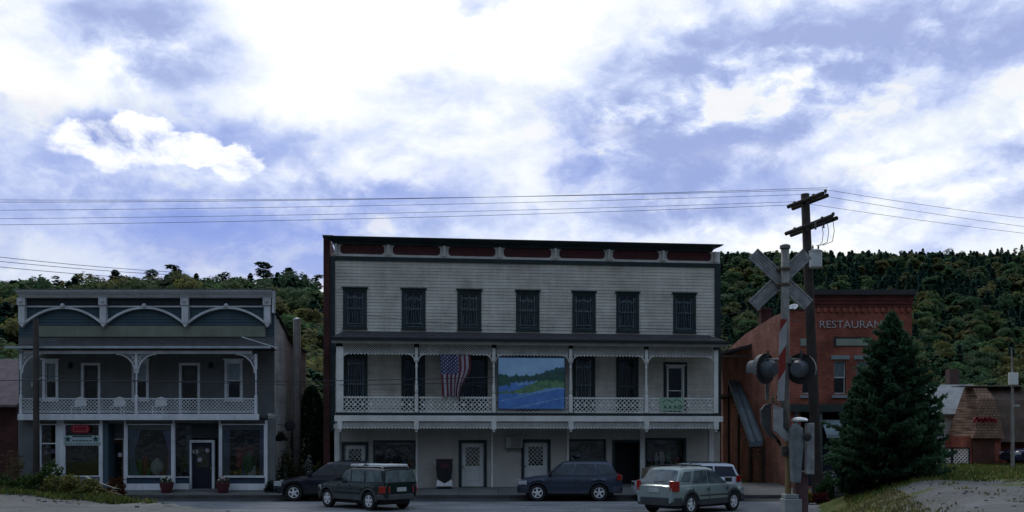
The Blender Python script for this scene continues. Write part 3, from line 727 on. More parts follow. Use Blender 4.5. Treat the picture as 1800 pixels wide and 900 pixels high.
for k, u in enumerate(U):
    m = MB(MFr.M)
    if k in (0,): m.box(u-.16, u+.16, PD-.1, PD+.1, zr0, zh0)
    elif k == 5: m.box(u-.1, u+.1, PD-.09, PD+.09, zr0, zh0)
    else: turned(m, u, PD, zr0, zh0, .085)
    p_ = m.build('porch_post', cream2, MAIN, bevel=.008)
    m = MB(MFr.M)
    for s_ in (-1, 1):
        if (k == 0 and s_ < 0) or (k == 5 and s_ > 0): continue
        arc_bracket(m, u+s_*.08, zh0-.30, s_, .34, PD-.03, PD+.03, .05)
    m.build('arch_bracket', cream2, p_)
    m = MB(MFr.M)      # drop below the deck
    m.box(u-.11, u+.11, PD-.13, PD+.05, zbb-.36, zbb-.002); m.lathe([(.03, -.5), (.07, -.46), (.05, -.42), (.09, -.38), (.09, -.36)], (u, PD-.04, zbb), 10); m.build('pendant', cream2, p_)
m = MB(MFr.M); m.box(U[0]-.2, U[5]+.16, PD-.09, PD+.09, zh1-.05, zh1+.12); m.build('porch_header', cream2, MAIN, bevel=.01)
for k in range(5):
    a, b = U[k]+.12, U[k+1]-.1
    m = MB(MFr.M); zt_ = zh1-.06; zb_ = zf(623, 925, PD)
    lattice(m, a, b, zb_, zt_-.02, PD, .105, .026, .01); m.box(a, b, PD-.02, PD+.04, zt_-.02, zt_+.01)
    n = int((b-a)/.15)
    for j in range(n):
        c = a+(j+.5)*(b-a)/n; h = (b-a)/n/2; m.prism([(c-h, zb_), (c+h, zb_), (c, zb_-.09)], 'y', PD, PD+.02)
    m.build('spindle_frieze', cream2, MAIN)
    m = MB(MFr.M); zt_ = zbb-.002; zb_ = zf(751, 925, PD)
    lattice(m, a, b, zb_, zt_-.02, PD-.03, .105, .026, .01)
    for j in range(n):
        c = a+(j+.5)*(b-a)/n; h = (b-a)/n/2; m.prism([(c-h, zb_), (c+h, zb_), (c, zb_-.09)], 'y', PD-.03, PD-.01)
    m.build('spindle_frieze', cream2, MAIN)
    m = MB(MFr.M); a, b = U[k]+.13, U[k+1]-.11
    m.box(a, b, PD-.035, PD+.035, zr1-.05, zr1); m.box(a, b, PD-.03, PD+.03, zr0+.02, zr0+.06)
    lattice(m, a, b, zr0+.06, zr1-.05, PD-.01, .20, .036, .01)
    nn = int((b-a)/.34)
    for j in range(nn):
        c = a+(j+.5)*(b-a)/nn; zc = (zr0+zr1)/2; q = .075; m.prism([(c-q, zc), (c, zc-q), (c+q, zc), (c, zc+q)], 'y', PD-.025, PD-.012)
    nn = int((b-a)/.12)
    for j in range(nn):
        c = a+(j+.5)*(b-a)/nn; h = .055; m.prism([(c-h, zr1), (c+h, zr1), (c, zr1+.05)], 'y', PD-.012, PD+.008); m.prism([(c-h, zr0+.02), (c+h, zr0+.02), (c, zr0-.04)], 'y', PD-.028, PD-.008)
    m.build('railing', cream2, MAIN)
# porch roof
zE, zW = zf(596.5, 925, PD-.3), zf(585.5)
uR0, uR1 = MFr.U(582, PD-.3), MFr.U(1281, PD-.3)
m = MB(MFr.M)
i = m.pts([(uR0, PD-.32, zE), (uR1, PD-.32, zE), (uR1-.5, -.025, zW), (uR0+.5, -.025, zW), (uR0, PD-.32, zE-.1), (uR1, PD-.32, zE-.1), (uR1-.3, -.025, zE-.1), (uR0+.3, -.025, zE-.1)])
m.faces(i, [(0,1,2,3), (4,7,6,5), (0,4,5,1), (1,5,6,2), (3,7,4,0), (2,6,7,3)])
pr = m.build('porch_roof', shingle, MAIN)
m = MB(MFr.M); m.box(uR0-.02, uR1+.02, PD-.42, PD-.325, zE-.085, zE+.015); m.build('gutter', mat('dark_gutter', (.03, .035, .045), .4, .4, 1.5), pr)
m = MB(MFr.M); m.box(uR0+.02, uR1-.02, PD-.31, PD-.24, zE-.26, zE-.105); m.build('fascia', mat('fascia_taupe', (.26, .25, .23), .8, .3, 2), pr)
m = MB(MFr.M); m.box(.02, L_-.27, -.042, -.0335, zf(624.3), zf(603)); m.box(.02, L_-.27, PD+.1, -.03, zE-.13, zE-.108); m.build('ceiling_shade_band', mat('painted_shade_dark', (.025, .03, .032), .8, .3, 2), MAIN)  # dark wall band and ceiling sheet paint in the shade behind the upper frieze
m = MB(MFr.M); m.box(.14, L_-.14, -.012, -.002, 3.2, 3.55); m.box(.1, L_-.1, PD+.06, -.02, 3.56, 3.58); m.build('underdeck_shade_band', MATS['painted_shade_dark'], MAIN)  # dark wall band and sheet under the deck, shade painted behind the lower frieze
# pilasters of the ground floor
for p in (592.5, 732.5, 865, 998, 1129, 1250):
    u = MFr.U(p+.001); wd = .05 if p not in (592.5, 1250, 1129) else .12
    m = MB(MFr.M); m.box(u-wd, u+wd, -.07, -.002, zBase, zbb+.05 if False else 3.35); m.box(u-wd-.03, u+wd+.03, -.09, -.001, 3.1, 3.3); m.build('pilaster', cream2, MAIN, bevel=.006)
# ---------------------------------------------------------------- things on the main building
def painted(Fr, u0, u1, z0, z1, d0, thick, nu, nz_, fn, mats, warp=None):
    """a cloth / board made of a fine grid, each cell with the paint it carries"""
    m = MB(Fr.M)
    for j in range(nz_+1):
        for i_ in range(nu+1):
            s, t = i_/nu, j/nz_; x = u0+(u1-u0)*s; z = z0+(z1-z0)*t; y = d0
            if warp: x, y, z = warp(s, t, x, y, z)
            m.pts([(x, y, z)])
    for j in range(nz_):
        for i_ in range(nu):
            a = j*(nu+1)+i_; m.f.append((a, a+1, a+nu+2, a+nu+1)); m.mi.append(fn((i_+.5)/nu, (j+.5)/nz_))
    return m
def solid(o, t):
    s = o.modifiers.new('thickness', 'SOLIDIFY'); s.thickness = t; s.offset = 0; return o
fr_, fw_, fb_ = mat('flag_red', (.16, .035, .055), .85, .35, 5), mat('flag_white', (.38, .37, .42), .85, .25, 5), mat('flag_blue', (.03, .035, .13), .85, .3, 5)
rr = MFr.rect(773, 625, 826, 697, PD+.1)
def flagfn(s, t):
    T = 1-t                                   # from the top; flag hangs with the stripes running down, union top left
    if s < .60 and T < .46:
        gx, gy = s/.60*9, T/.46*11; cx, cy = int(gx), int(gy)
        if (cx+cy) % 2 == 0 and math.hypot(gx-cx-.5, gy-cy-.5) < .42: return 1
        return 2
    return 0 if int(s*13) % 2 == 0 else 1
def flagwarp(s, t, x, y, z):
    T = 1-t; W = rr[1]-rr[0]
    x = rr[0]+.08*W*(1 if s < .1 else 1)*T+s*W*(1-.42*ss(.25, .95, T)*s) ; 
    y = PD-.15+.075*math.sin(s*20+T*2.2)*(.35+T*.65)+.025*math.sin(s*47+T*3)
    return x, y, z-(.10*ss(.5, 1, s) if t < .2 else 0)
m = painted(MFr, rr[0], rr[1], rr[2], rr[3], 0, 0, 108, 110, flagfn, None, flagwarp)
fo = MFr.M @ Vector(((rr[0]+rr[1])/2, PD, rr[3]))
flag = thing('flag', 'red white and blue starred and striped flag hanging from the upper porch', 'flag', fo)
o = m.build('flag_cloth', [fr_, fw_, fb_], flag, smooth=True, fixn=False); solid(o, .004)
m = MB(MFr.M); m.tube([(rr[0]-.05, PD-.13, rr[3]+.02), (rr[1]+.08, PD-.13, rr[3]+.02)], .016); m.build('flag_rod', mat('dark_metal', (.03,.03,.033), .5, .3, 4), flag)
# mural banner
rr2 = MFr.rect(876, 629, 992, 718.5, PD-.1)
mc = [mat('mural_sky', (.36, .56, .76), .6, .3, 1.5, mottle=(.28, .45, .68)), mat('mural_hill', (.05, .12, .13), .6, .5, 5, mottle=(.03, .07, .09)), mat('mural_meadow', (.15, .29, .13), .6, .4, 5, mottle=(.06, .14, .11)), mat('mural_river', (.10, .24, .56), .6, .35, 4, mottle=(.08, .18, .48)), mat('mural_light_water', (.24, .44, .70), .6, .3, 5, mottle=(.10, .22, .46)), mat('mural_wood', (.05, .12, .09), .6, .5, 9, mottle=(.03, .075, .07))]
def mural(s, t):
    T = 1-t; n = .012*math.sin(s*41)+.01*math.sin(s*83+1)+.006*math.sin(s*160)
    sky = .31+.04*math.sin(s*3+.4)-.13*ss(.45, 1, s)+(0 if s > .22 else -.02*math.cos(s*18))+n
    if T < sky: return 0
    hill = .47+.02*math.sin(s*5+1)+n
    if T < sky+.11+.03*math.sin(s*6+2) : return 1 if T < sky+.03+.05*ss(.5, 1, s) else 5
    if T < hill: return 5 if (s < .28 or s > .55) else 1
    if .28 < s < .36 and .45 < T < .54: return 4
    if s < .18 and T < .55+n: return 5
    m0 = .66-.22*ss(.15, .72, s)+n*.4; m1 = .70-.12*ss(.35, .9, s)+n*.4
    if T > m0 and T < m1: return 2
    if T < m0:
        return 4 if (.26 < s < .58 and T < .53) else (3 if s < .5 else 2)
    return 4 if (T < m1+.03 and s > .3) or (math.sin(s*9+T*31) > .93) else 3
m = painted(MFr, *rr2, PD-.115, 0, 150, 116, mural, None)
mo = MFr.M @ Vector(((rr2[0]+rr2[1])/2, PD-.115, rr2[2]))
mur = thing('mural_banner', 'large painted banner of a blue river and green hills fixed to the upper porch', 'banner', mo)
o = m.build('painted_canvas', mc, mur, fixn=False); solid(o, .01)
m = MB(MFr.M); ring(m, *rr2, .035, PD-.13, PD-.095); m.build('frame', mat('mural_edge', (.03, .05, .10), .6), mur)
# small pale green banner on the railing
rb = MFr.rect(1160, 699, 1203, 722, PD-.1)
bo = MFr.M @ Vector(((rb[0]+rb[1])/2, PD-.06, rb[2]))
ban = thing('banner', 'small pale green banner with dark lettering on the right end of the porch railing', 'banner', bo)
m = MB(MFr.M); m.box(rb[0], rb[1], PD-.075, PD-.062, rb[2], rb[3]); m.build('cloth', mat('pale_green_cloth', (.30, .44, .33), .8, .15, 4), ban)
m = MB(MFr.M); W = rb[1]-rb[0]; H = rb[3]-rb[2]
def q(s, t): return (rb[0]+s*W, rb[2]+t*H)
dg = mat('banner_lettering', (.03, .08, .05), .8)
for j in range(3):
    c = .22+.2*j; b0 = .28
    strip(m, q(c-.06, b0-.14), q(c, b0+.14), .022, PD-.083, PD-.077); strip(m, q(c+.06, b0-.14), q(c, b0+.14), .022, PD-.090, PD-.084); strip(m, q(c-.05, b0), q(c+.05, b0), .022, PD-.097, PD-.091)
for a, b in ((0, 1), (1, 2), (2, 3), (3, 0)):
    D_ = [(.72, .3), (.82, .44), (.92, .3), (.82, .16)]; strip(m, q(*D_[a]), q(*D_[b]), .03, PD-.083-(a%2)*.006, PD-.079-(a%2)*.006)
scallop(m, rb[0]+.1*W, rb[1]-.1*W, rb[2]+.62*H, -.14, 2, .025, PD-.085)
m.build('lettering', dg, ban)
# air conditioner
ra = MFr.rect(889, 767, 918, 787, -.2)
ao = MFr.M @ Vector(((ra[0]+ra[1])/2, -.1, ra[2]))
acn = thing('air_conditioner', 'grey wall air conditioner beside the middle white door', 'air conditioner', ao)
m = MB(MFr.M); m.box(ra[0], ra[1], -.34, -.003, ra[2], ra[3]); m.build('casing', mat('ac_beige', (.38, .38, .35), .6, .2, 3), acn, bevel=.02)
m = MB(MFr.M)
for j in range(9): z = ra[2]+.07+j*(ra[3]-ra[2]-.14)/8; m.box(ra[0]+.22, ra[1]-.06, -.352, -.341, z-.008, z+.008)
m.build('grille', dkdoor, acn)
m = MB(MFr.M); m.prism([(-.005, ra[2]-.22), (-.03, ra[2]-.22), (-.3, ra[2]-.02), (-.3, ra[2]-.003), (-.005, ra[2]-.003)], 'x', ra[0]+.1, ra[0]+.14); m.prism([(-.005, ra[2]-.22), (-.03, ra[2]-.22), (-.3, ra[2]-.02), (-.3, ra[2]-.003), (-.005, ra[2]-.003)], 'x', ra[1]-.14, ra[1]-.1); m.build('support', metalgrey, acn)
# stove shaped bin
rbx = MFr.rect(767, 806, 795, 857, -.6); uc = (rbx[0]+rbx[1])/2; zg = .31
so_ = MFr.M @ Vector((uc, -.6, zg))
bn = thing('litter_bin', 'dark square bin narrowing to a point on a white stand below the porch', 'bin', so_)
wv = (rbx[1]-rbx[0])/2; zt_ = rbx[3]
m = MB(MFr.M); m.prism([(uc-wv, zt_-.5), (uc-wv*.85, zt_-.95), (uc, zt_-1.13), (uc+wv*.85, zt_-.95), (uc+wv, zt_-.5), (uc+wv, zt_-.08), (uc-wv, zt_-.08)], 'y', -.8, -.38); m.build('bin_body', mat('bin_dark', (.015, .017, .02), .45, .4, 6), bn, bevel=.02)
m = MB(MFr.M); m.box(uc-wv-.02, uc+wv+.02, -.82, -.36, zt_-.078, zt_-.02); m.box(uc-wv*.5, uc+wv*.5, -.81, -.8, zt_-.42, zt_-.2); m.build('lid', mat('bin_lid', (.07, .02, .03), .5), bn, bevel=.015)
m = MB(MFr.M)
for s_ in (-1, 1): m.prism([(uc, zt_-1.15), (uc+s_*wv*.9, zt_-.97), (uc+s_*wv, zt_-1.28), (uc, zt_-1.28)], 'y', -.78, -.40)
m.build('stand', white, bn)
m = MB(MFr.M); m.box(uc-wv*.9, uc+wv*.9, -.8, -.38, zg-.02, zt_-1.285); m.build('base', dkdoor, bn)
# wooden sandwich board and bench under the last window
r = MFr.rect(1141, 820, 1158, 846, -.9); zg = .30
pb = thing('sandwich_board', 'plain tan folding board standing left of the lattice planter under the display window', 'board', MFr.M @ Vector(((r[0]+r[1])/2, -.9, zg)))
m = MB(MFr.M); m.prism([(r[0]-.1, zg), (r[1]-.05, zg), (r[1]+.05, zg+1.02), (r[0]+.02, zg+1.05)], 'y', -1.0, -.97); m.build('front_panel', mat('tan_board', (.36, .30, .19), .8, .2, 2), pb)
m = MB(MFr.M); m.prism([(r[0]-.4, zg), (r[0]-.13, zg), (r[0]-.03, zg+.98), (r[0]-.3, zg+.95)], 'y', -.8, -.77); m.build('side_panel', mat('old_board', (.20, .17, .12), .8, .3, 3), pb)
r = MFr.rect(1163, 822, 1200, 846, -.7)
pl = thing('planter_box', 'low planter box with pale lattice front under the display window', 'planter', MFr.M @ Vector(((r[0]+r[1])/2, -.7, zg)))
m = MB(MFr.M); m.box(r[0], r[1], -.78, -.4, zg, r[3]-.04); m.build('box', mat('planter_dark', (.05, .06, .06), .8), pl)
m = MB(MFr.M); lattice(m, r[0], r[1], zg+.1, r[3]-.04, -.82, .16, .028, .012); m.box(r[0]-.02, r[1]+.02, -.83, -.4, r[3]-.038, r[3]); m.build('lattice_front', cream2, pl)

# ---------------------------------------------------------------- left building
LF = Frame((0, 47.0))
X0, X1 = LF.U(33), -11.12
slate = mat('slate_blue_paint', (.145, .155, .16), .8, .25, 1, .002, 30, streak=.35)
teal = mat('dark_teal_paint', (.055, .095, .12), .75, .25, 1, .002, 30, streak=.3)
lav = mat('lavender_white_trim', (.66, .68, .72), .75, .25, 1.5, .002, 40, streak=.4)
sand = mat('old_signboard', (.23, .25, .20), .85, .25, .7, .002, 30, streak=.4)
lc = Vector(((X0+X1)/2, 50, .3))
LB = thing('shop_building', 'two storey slate blue false front shop with three white arches and a lattice balcony', 'building', lc)
zl = lambda py, d=0: CAMZ-(py-HY)/F*(47+d)
FD = -1.25                                       # storefront plane
ops = []
up = [(75,103,632), (143,177,637), (232,262,632), (315,352,637), (395,427,632)]
UP = []
for k, (a, b, t) in enumerate(up):
    dr = k in (1, 3); u0, u1 = LF.U(a)+.12, LF.U(b)-.12
    UP.append((u0, u1, zl(731) if dr else zl(700), zl(t)-.14)); ops.append(UP[-1])
zflo = zl(731)
m = MB(LF.M); clapwall(m, X0, X1, zflo, zl(593), ops, 0, .12, .02); m.build('upper_wall', slate, LB, fixn=False)
m = MB(LF.M); clapwall(m, X0, X1, zl(593)+.001, zl(524), [], 0, .14, .02); m.build('parapet_wall', teal, LB, fixn=False)
m = MB(LF.M); m.box(LF.U(66, -.04), LF.U(467, -.04), -.06, -.025, zl(592), zl(573)); m.build('signboard', sand, LB)
# side wall to the right, stepping down with the roof
sidec = mat('pale_side_siding', (.80, .81, .78), .8, .25, 1, .002, 40, streak=.4, boards=.125)
m = MB(); y0, y1 = 47.0, 54.2
def rooflow(y): return zl(551)+( -1.05*ss(47, 51, y)*1.0 if True else 0)-.03*(y-47)
z = .3
while z < 8.35:
    ya = FD+47 if z < zflo else 47.0
    yb = y1
    while yb > ya+.2 and rooflow(yb) < z+.12: yb -= .25
    if rooflow(yb) >= z+.06 and yb > ya: m.poly([(X1+.02, ya, z), (X1+.02, yb, z), (X1+.001, yb, z+.125), (X1+.001, ya, z+.125)]); m.poly([(X1, ya, z), (X1, yb, z), (X1+.02, yb, z), (X1+.02, ya, z)])
    z += .125
m.build('side_wall', sidec, LB, fixn=False)
m = MB()
for xx in (X0, X1-.06):
    m.prism([(47.1, .2), (54.1, .2), (54.1, rooflow(54.1)), (51, rooflow(51)), (49, rooflow(49)), (47.1, rooflow(47.1))], 'x', xx, xx+.05)
m.box(X0, X1, 54.1, 54.15, .2, rooflow(54.1)); m.build('rear_shell', sidec, LB)
m = MB(); m.box(X1-.05, X1+.04, 46.75, 47.08, zl(551), zl(512)); m.build('parapet_end', lav, LB)
m = MB()
yy = [47.05, 48, 49, 50, 51, 54.2]
m.prism([(y, rooflow(y)+.09) for y in yy]+[(y, rooflow(y)+.01) for y in yy[::-1]], 'x', X0-.05, X1+.10); m.build('main_roof', shingle, LB)
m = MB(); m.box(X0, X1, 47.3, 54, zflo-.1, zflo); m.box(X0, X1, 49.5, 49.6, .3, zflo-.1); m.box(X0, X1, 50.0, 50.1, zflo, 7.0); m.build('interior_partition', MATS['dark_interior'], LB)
# cornice with brackets
m = MB(LF.M); za, zb = zl(523, -.3), zl(509, -.62)
pr_ = [(-.02, za), (-.30, za), (-.38, za+.1), (-.55, za+.2), (-.62, zb-.05), (-.62, zb), (-.02, zb)]
m.prism(pr_, 'x', LF.U(27, -.6), LF.U(477, -.6)); lcor = m.build('cornice', lav, LB)
m = MB(LF.M); m.prism([(-.66, zb+.003), (-.66, zb+.03), (.3, zb+.13), (.3, zb+.003)], 'x', LF.U(26, -.6), LF.U(478, -.6)); m.build('cornice_shingles', mat('weathered_shingles', (.16, .15, .15), .9, .5, 5, .02, 12), lcor)
xb = [38, 181, 325, 469.5]
XB = [LF.U(p, -.25) for p in xb]
for u in XB:
    m = MB(LF.M); m.box(u-.15, u+.15, -.28, -.021, zl(568, -.2), za-.003); m.box(u-.19, u+.19, -.34, -.28, za-.35, za-.003)
    m.prism([(u-.15, zl(568, -.2)-.002), (u+.15, zl(568, -.2)-.002), (u, zl(576, -.2))], 'y', -.26, -.025); m.lathe([(.09, 0), (.09, -.05), (.04, -.08)], (u, -.34, za-.16), 12, 'y')
    m.build('bracket', lav, lcor, bevel=.01)
for a, b in zip(XB, XB[1:]):
    m = MB(LF.M); zs, zc = zl(571, -.15), zl(541, -.15); P = []
    for k in range(21):
        t = k/20; x = a+(b-a)*t; P.append((x, zs+(zc-zs)*(1-abs(2*t-1)**2.1)))
    for p, q_ in zip(P, P[1:]): strip(m, p, q_, .10, -.2, -.03)
    m.box(a+.16, b-.16, -.12, -.03, zl(540, -.1), zl(537.5, -.1))
    um = (a+b)/2; m.lathe([(.1, 0), (.1, -.06), (.05, -.1)], (um, -.2, zc+.1), 12, 'y'); m.box(um-.13, um+.13, -.21, -.03, zc-.02, zc+.1)
    m.build('arch', lav, LB)
    m = MB(LF.M); m.box(a+.16, b-.16, -.07, -.03, zl(536, -.1), zl(526, -.1)); m.build('frieze_panel', mat('frieze_dark', (.04, .05, .06), .8), LB)
# porch roof
m = MB(LF.M); RD = -1.75; zE, zW = zl(609, RD), zl(594); a0, a1 = LF.U(34, RD), LF.U(476, RD)
i = m.pts([(a0, RD, zE), (a1, RD, zE), (a1-1.7, -.025, zW), (a0+1.7, -.025, zW), (a0, RD, zE-.06), (a1, RD, zE-.06), (a1-.1, -.025, zE-.06), (a0+.1, -.025, zE-.06)])
m.faces(i, [(0,1,2,3), (4,7,6,5), (0,4,5,1), (1,5,6,2), (3,7,4,0), (2,6,7,3)]); prf = m.build('porch_roof', shingle, LB)
m = MB(LF.M); m.box(LF.U(10, RD), a1+.02, RD-.1, RD-.003, zE-.09, zE+.01); m.build('gutter', mat('gutter_pale', (.40, .45, .48), .5, .3, 2), prf)
m = MB(LF.M); strip(m, (a1-1.7, zW+.02), (a1-.02, zE+.06), .05, -.3, -.2); m.build('hip_flashing', lav, prf)
m = MB(LF.M); m.box(a0+.12, a1-.9, -1.5-.06, -1.5+.06, zl(622, -1.5), zl(616.5, -1.5)); m.build('porch_header', lav, LB)
m = MB(LF.M); m.box(a0+.1, a1-.4, -1.68, -1.6, zl(616, -1.5), zE-.062); m.build('fascia', shingle, LB)
PDL = -1.5
zR0, zR1 = zl(725, PDL), zl(700, PDL)
for k, p in enumerate((37, 240, 450)):
    u = LF.U(p, PDL); m = MB(LF.M); zh = zl(622, PDL)-.004; m.box(u-.06, u+.06, PDL-.06, PDL+.06, zl(727, PDL), zR1+.12); m.box(u-.055, u+.055, PDL-.055, PDL+.055, zh-.7, zh)
    m.lathe([(.055, 0), (.03, .05), (.04, .2), (.03, .3), (.04, .45), (.03, .6), (.04, .8), (.035, zh-.7-(zR1+.12))], (u, PDL, zR1+.12), 10)
    p_ = m.build('porch_post', lav, LB)
    m = MB(LF.M)
    for s_ in (-1, 1):
        if (k == 0 and s_ < 0) or (k == 2 and s_ > 0): continue
        arc_bracket(m, u+s_*.06, zh-.01, s_, .85, PDL-.025, PDL+.025, .06)
        # lattice fan in the spandrel
        for c in range(1, 9):
            x = .06+c*.095; t = min(1, (x-.06)/.85); top = zh-.005; lowz = zh-.85*(1-math.sqrt(max(0, 1-(1-t)**2)))
            strip(m, (u+s_*x, top), (u+s_*max(.06, x-(top-lowz)*.9), lowz-.02), .018, PDL-.01, PDL)
            strip(m, (u+s_*(x-.09), top), (u+s_*(x+.0), lowz), .018, PDL+.002, PDL+.012)
    m.build('fan_bracket', lav, p_)
for a, b in ((37, 240), (240, 450)):
    m = MB(LF.M); a, b = LF.U(a, PDL)+.07, LF.U(b, PDL)-.07
    m.box(a, b, PDL-.03, PDL+.03, zR1-.045, zR1); m.box(a, b, PDL-.03, PDL+.03, zR0, zR0+.04); lattice(m, a, b, zR0+.04, zR1-.045, PDL-.01, .165, .024, .01)
    m.build('railing', lav, LB)
m = MB(LF.M); m.box(LF.U(31, -1.6), LF.U(455, -1.6), -1.62, -1.50, zl(738.5, -1.6), zl(727.5, -1.6)); m.build('deck_beam', lav, LB, bevel=.01)
m = MB(LF.M); m.box(LF.U(31, -1.6)+.03, X1, -1.495, .0, zflo-.14, zflo-.01); m.box(LF.U(31,-1.6)+.03, X1, -1.3, -.02, zl(738), zflo-.15); m.build('porch_deck', MATS['deck_boards'], LB)
for k, r in enumerate(UP):
    if k in (1, 3):
        door(LF, LB, *r, cas=.12, cm=lav, slab=mat('dark_slab', (.05, .06, .07), .6), style='arch', knob=1)
    else: window(LF, LB, *r, cas=.12, cm=lav, style='shade', muntin=False, seed=60+k)
for p in (125, 371):
    lm = MB(LF.M); c = (LF.U(p), -.09, zl(648)); lm.lathe([(.05, 0), (.09, .05), (.09, .22), (.02, .3)], c, 10); lm.build('porch_lamp', dkdoor, LB)
# storefront
SF = Frame((0, 47+FD)); zs_ = lambda py: CAMZ-(py-HY)/F*(47+FD)
ZB = .29; Zt = zs_(738.5)
def sx(p): return SF.U(p)
def post(a, b, nm='shopfront_post', mt=lav, z0=ZB, z1=Zt, d0=-.05, d1=.12):
    m = MB(SF.M); m.box(sx(a), sx(b), d0, d1, z0, z1); return m.build(nm, mt, LB, bevel=.008)
post(32, 67, 'wall_panel', slate, d0=0, d1=.1); post(67, 71); post(100, 113, mt=lav); post(176, 181); post(218.5, 222.5); post(303, 307.5); post(385, 388.5); post(466, 470.5); 
post(470.6, 484, 'wall_panel', slate, d0=0, d1=.1)
post(71, 484, 'header', slate, z0=zs_(744), z1=Zt+.1, d0=.02, d1=.1)
def shopwin(a, b, top, bot, label=None, sill=True, rail=None):
    u0, u1, z0, z1 = sx(a), sx(b), zs_(bot), zs_(top)
    m = MB(SF.M); ring(m, u0+.05, u1-.05, z0+.05, z1-.05, .049, -.03, .08)
    if rail: m.box(u0+.05, u1-.05, -.03, .08, zs_(rail+1), zs_(rail-1))
    W_ = m.build('shop_window', lav, LB, label=label)
    m = MB(SF.M); m.box(u0+.04, u1-.04, .03, .035, z0+.04, z1-.04); m.build('pane', shopglass, W_)
    return W_, (u0, u1, z0, z1)
wA, rA = shopwin(71, 100, 745, 821, rail=779.5)
post(71, 100, 'base_panel', lav, z1=zs_(821.3), d0=-.01, d1=.08)
m = MB(SF.M)
for (p, q2, s_) in ((80, 795, .1), (92, 793, .12), (93, 812, .14), (82, 785, .06)): m.lathe([(s_, 0), (s_, .02)], (sx(p), .06, zs_(q2)), 12, 'y')
m.build('window_posters', mat('poster_pale', (.4, .38, .42), .8, .5, 9), wA)
wB, rB = shopwin(113, 176, 745, 838)
post(113, 176, 'base_panel', slate, z1=zs_(838.3), d0=-.01, d1=.08)
m = MB(SF.M); u0, u1 = sx(127), sx(160); z0, z1 = zs_(761), zs_(746.5); c = .12
m.prism([(u0+c, z0), (u1-c, z0), (u1, z0+c), (u1, z1-c), (u1-c, z1), (u0+c, z1), (u0, z1-c), (u0, z0+c)], 'y', -.12, -.06); sg_ = m.build('oval_sign', mat('sign_red', (.28, .012, .03), .6, .3, 5), wB)
m = MB(SF.M); ring(m, u0+c, u1-c, z0+c*.7, z1-c*.7, .015, -.127, -.121)
m.build('sign_trim', mat('sign_gold', (.4, .2, .2), .6), sg_)
m = MB(SF.M); m.box(sx(112.5), sx(176), -.055, -.035, zs_(783), zs_(765.5)); bn_ = m.build('banner_board', mat('banner_mint', (.38, .47, .47), .8, .2, 3), wB)
m = MB(SF.M)
for p in (120, 169):    # five point stars
    cx, cz = sx(p), zs_(772); P = [(cx+(.17 if k % 2 == 0 else .07)*math.sin(PI*k/5), cz+(.17 if k % 2 == 0 else .07)*math.cos(PI*k/5)) for k in range(10)]
    m.prism(P, 'y', -.062, -.056)
for p in range(115, 176, 5): m.box(sx(p), sx(p+3), -.062, -.056, zs_(781), zs_(779.5))
for p in range(128, 162, 6): m.box(sx(p), sx(p+4.5), -.062, -.056, zs_(775.6), zs_(773.8))
m.box(sx(128), sx(162), -.061, -.0555, zs_(768.5), zs_(766)); m.build('lettering', mat('banner_ink', (.03, .07, .08), .8), bn_)
# recessed brown door
post(181, 190, 'return_panel', teal, d0=.0, d1=.9); 
m = MB(SF.M); m.box(sx(190), sx(219), .75, .9, zs_(772), Zt); m.build('transom_panel', slate, LB)
DF = Frame((0, 47+FD+.75)); r = DF.rect(190, 773, 217, 851)
door(DF, LB, r[0], r[1], .31, r[3], cas=.05, cm=lav, slab=mat('brown_door', (.10, .045, .02), .7, .4, 4), style='full', label='brown recessed door')
m = MB(DF.M); m.box(DF.U(207), DF.U(214), .03, .045, DF.Z(803, 210), DF.Z(796, 210)); m.build('door_notice', white, LB)
# display windows with curtains
blue1, blue2 = mat('sky_blue_curtain', (.16, .26, .36), .85, .3, 2), mat('lilac_curtain', (.22, .24, .42), .85, .3, 2)
def display(a, b, top, bot, seed, tiltr=True):
    W_, r = shopwin(a, b, top, bot); wd = r[1]-r[0]
    m = MB(SF.M); drape(m, r[0]+.06, r[0]+.30*wd, r[2]+.05, r[3]-.05, .14, 6, .03, (lambda t, p, q_: (p, q_-.16*wd*math.sin(t*2.6)**2)) if tiltr else (lambda t, p, q_: (p, p+(q_-p)*.55))); c_ = m.build('curtain', blue1, W_, smooth=True, fixn=False)
    m = MB(SF.M); drape(m, r[1]-(.24 if tiltr else .14)*wd, r[1]-.06, r[2]+.05, r[3]-.05, .14, 5, .03, (lambda t, p, q_: (p+.14*wd*math.sin(t*2.4)**2, q_)) if tiltr else None); m.build('curtain', blue2, W_, smooth=True, fixn=False)
    m = MB(SF.M); m.box(r[0]+.06, r[1]-.06, .10, .12, r[3]-.28, r[3]-.05); m.build('valance', mat('valance', (.14, .16, .15), .9), W_)
    m = MB(SF.M); m.box(r[0]+.05, r[1]-.05, .1, 1.0, r[2]-.04, r[2]+.05); m.build('display_shelf', MATS['shelf_wood'], W_)
    return W_, r
W1, r1 = display(222.5, 303, 745, 838, 1)
goods(SF, W1, r1[0]+.4, r1[1]-.2, r1[2]+.05, .9, .35, 7, 5)
m = MB(SF.M); m.lathe([(.2, 0), (.32, .35), (.26, .6), (.1, .75), (.08, .8)], (sx(270), .5, r1[2]+.05), 14); m.build('display_vase', MATS['window_goods_pale'], W1, smooth=True)
W2, r2_ = display(388.5, 466, 745, 838, 2, False)
goods(SF, W2, r2_[0]+.5, r2_[1]-.3, r2_[2]+.05, .5, .3, 7, 9)
m = MB(SF.M); m.box(sx(408), sx(440), .7, .73, r2_[2]+.4, r2_[2]+1.35); m.build('display_quilt', mat('rust_quilt', (.25, .05, .025), .9, .6, 6), W2)
m = MB(SF.M); m.lathe([(.12, 0), (.32, .3), (.3, .7), (.12, .95), (.1, 1.05)], (sx(433), .5, r2_[2]+.05), 14); m.build('display_jar', MATS['window_goods_green'], W2, smooth=True)
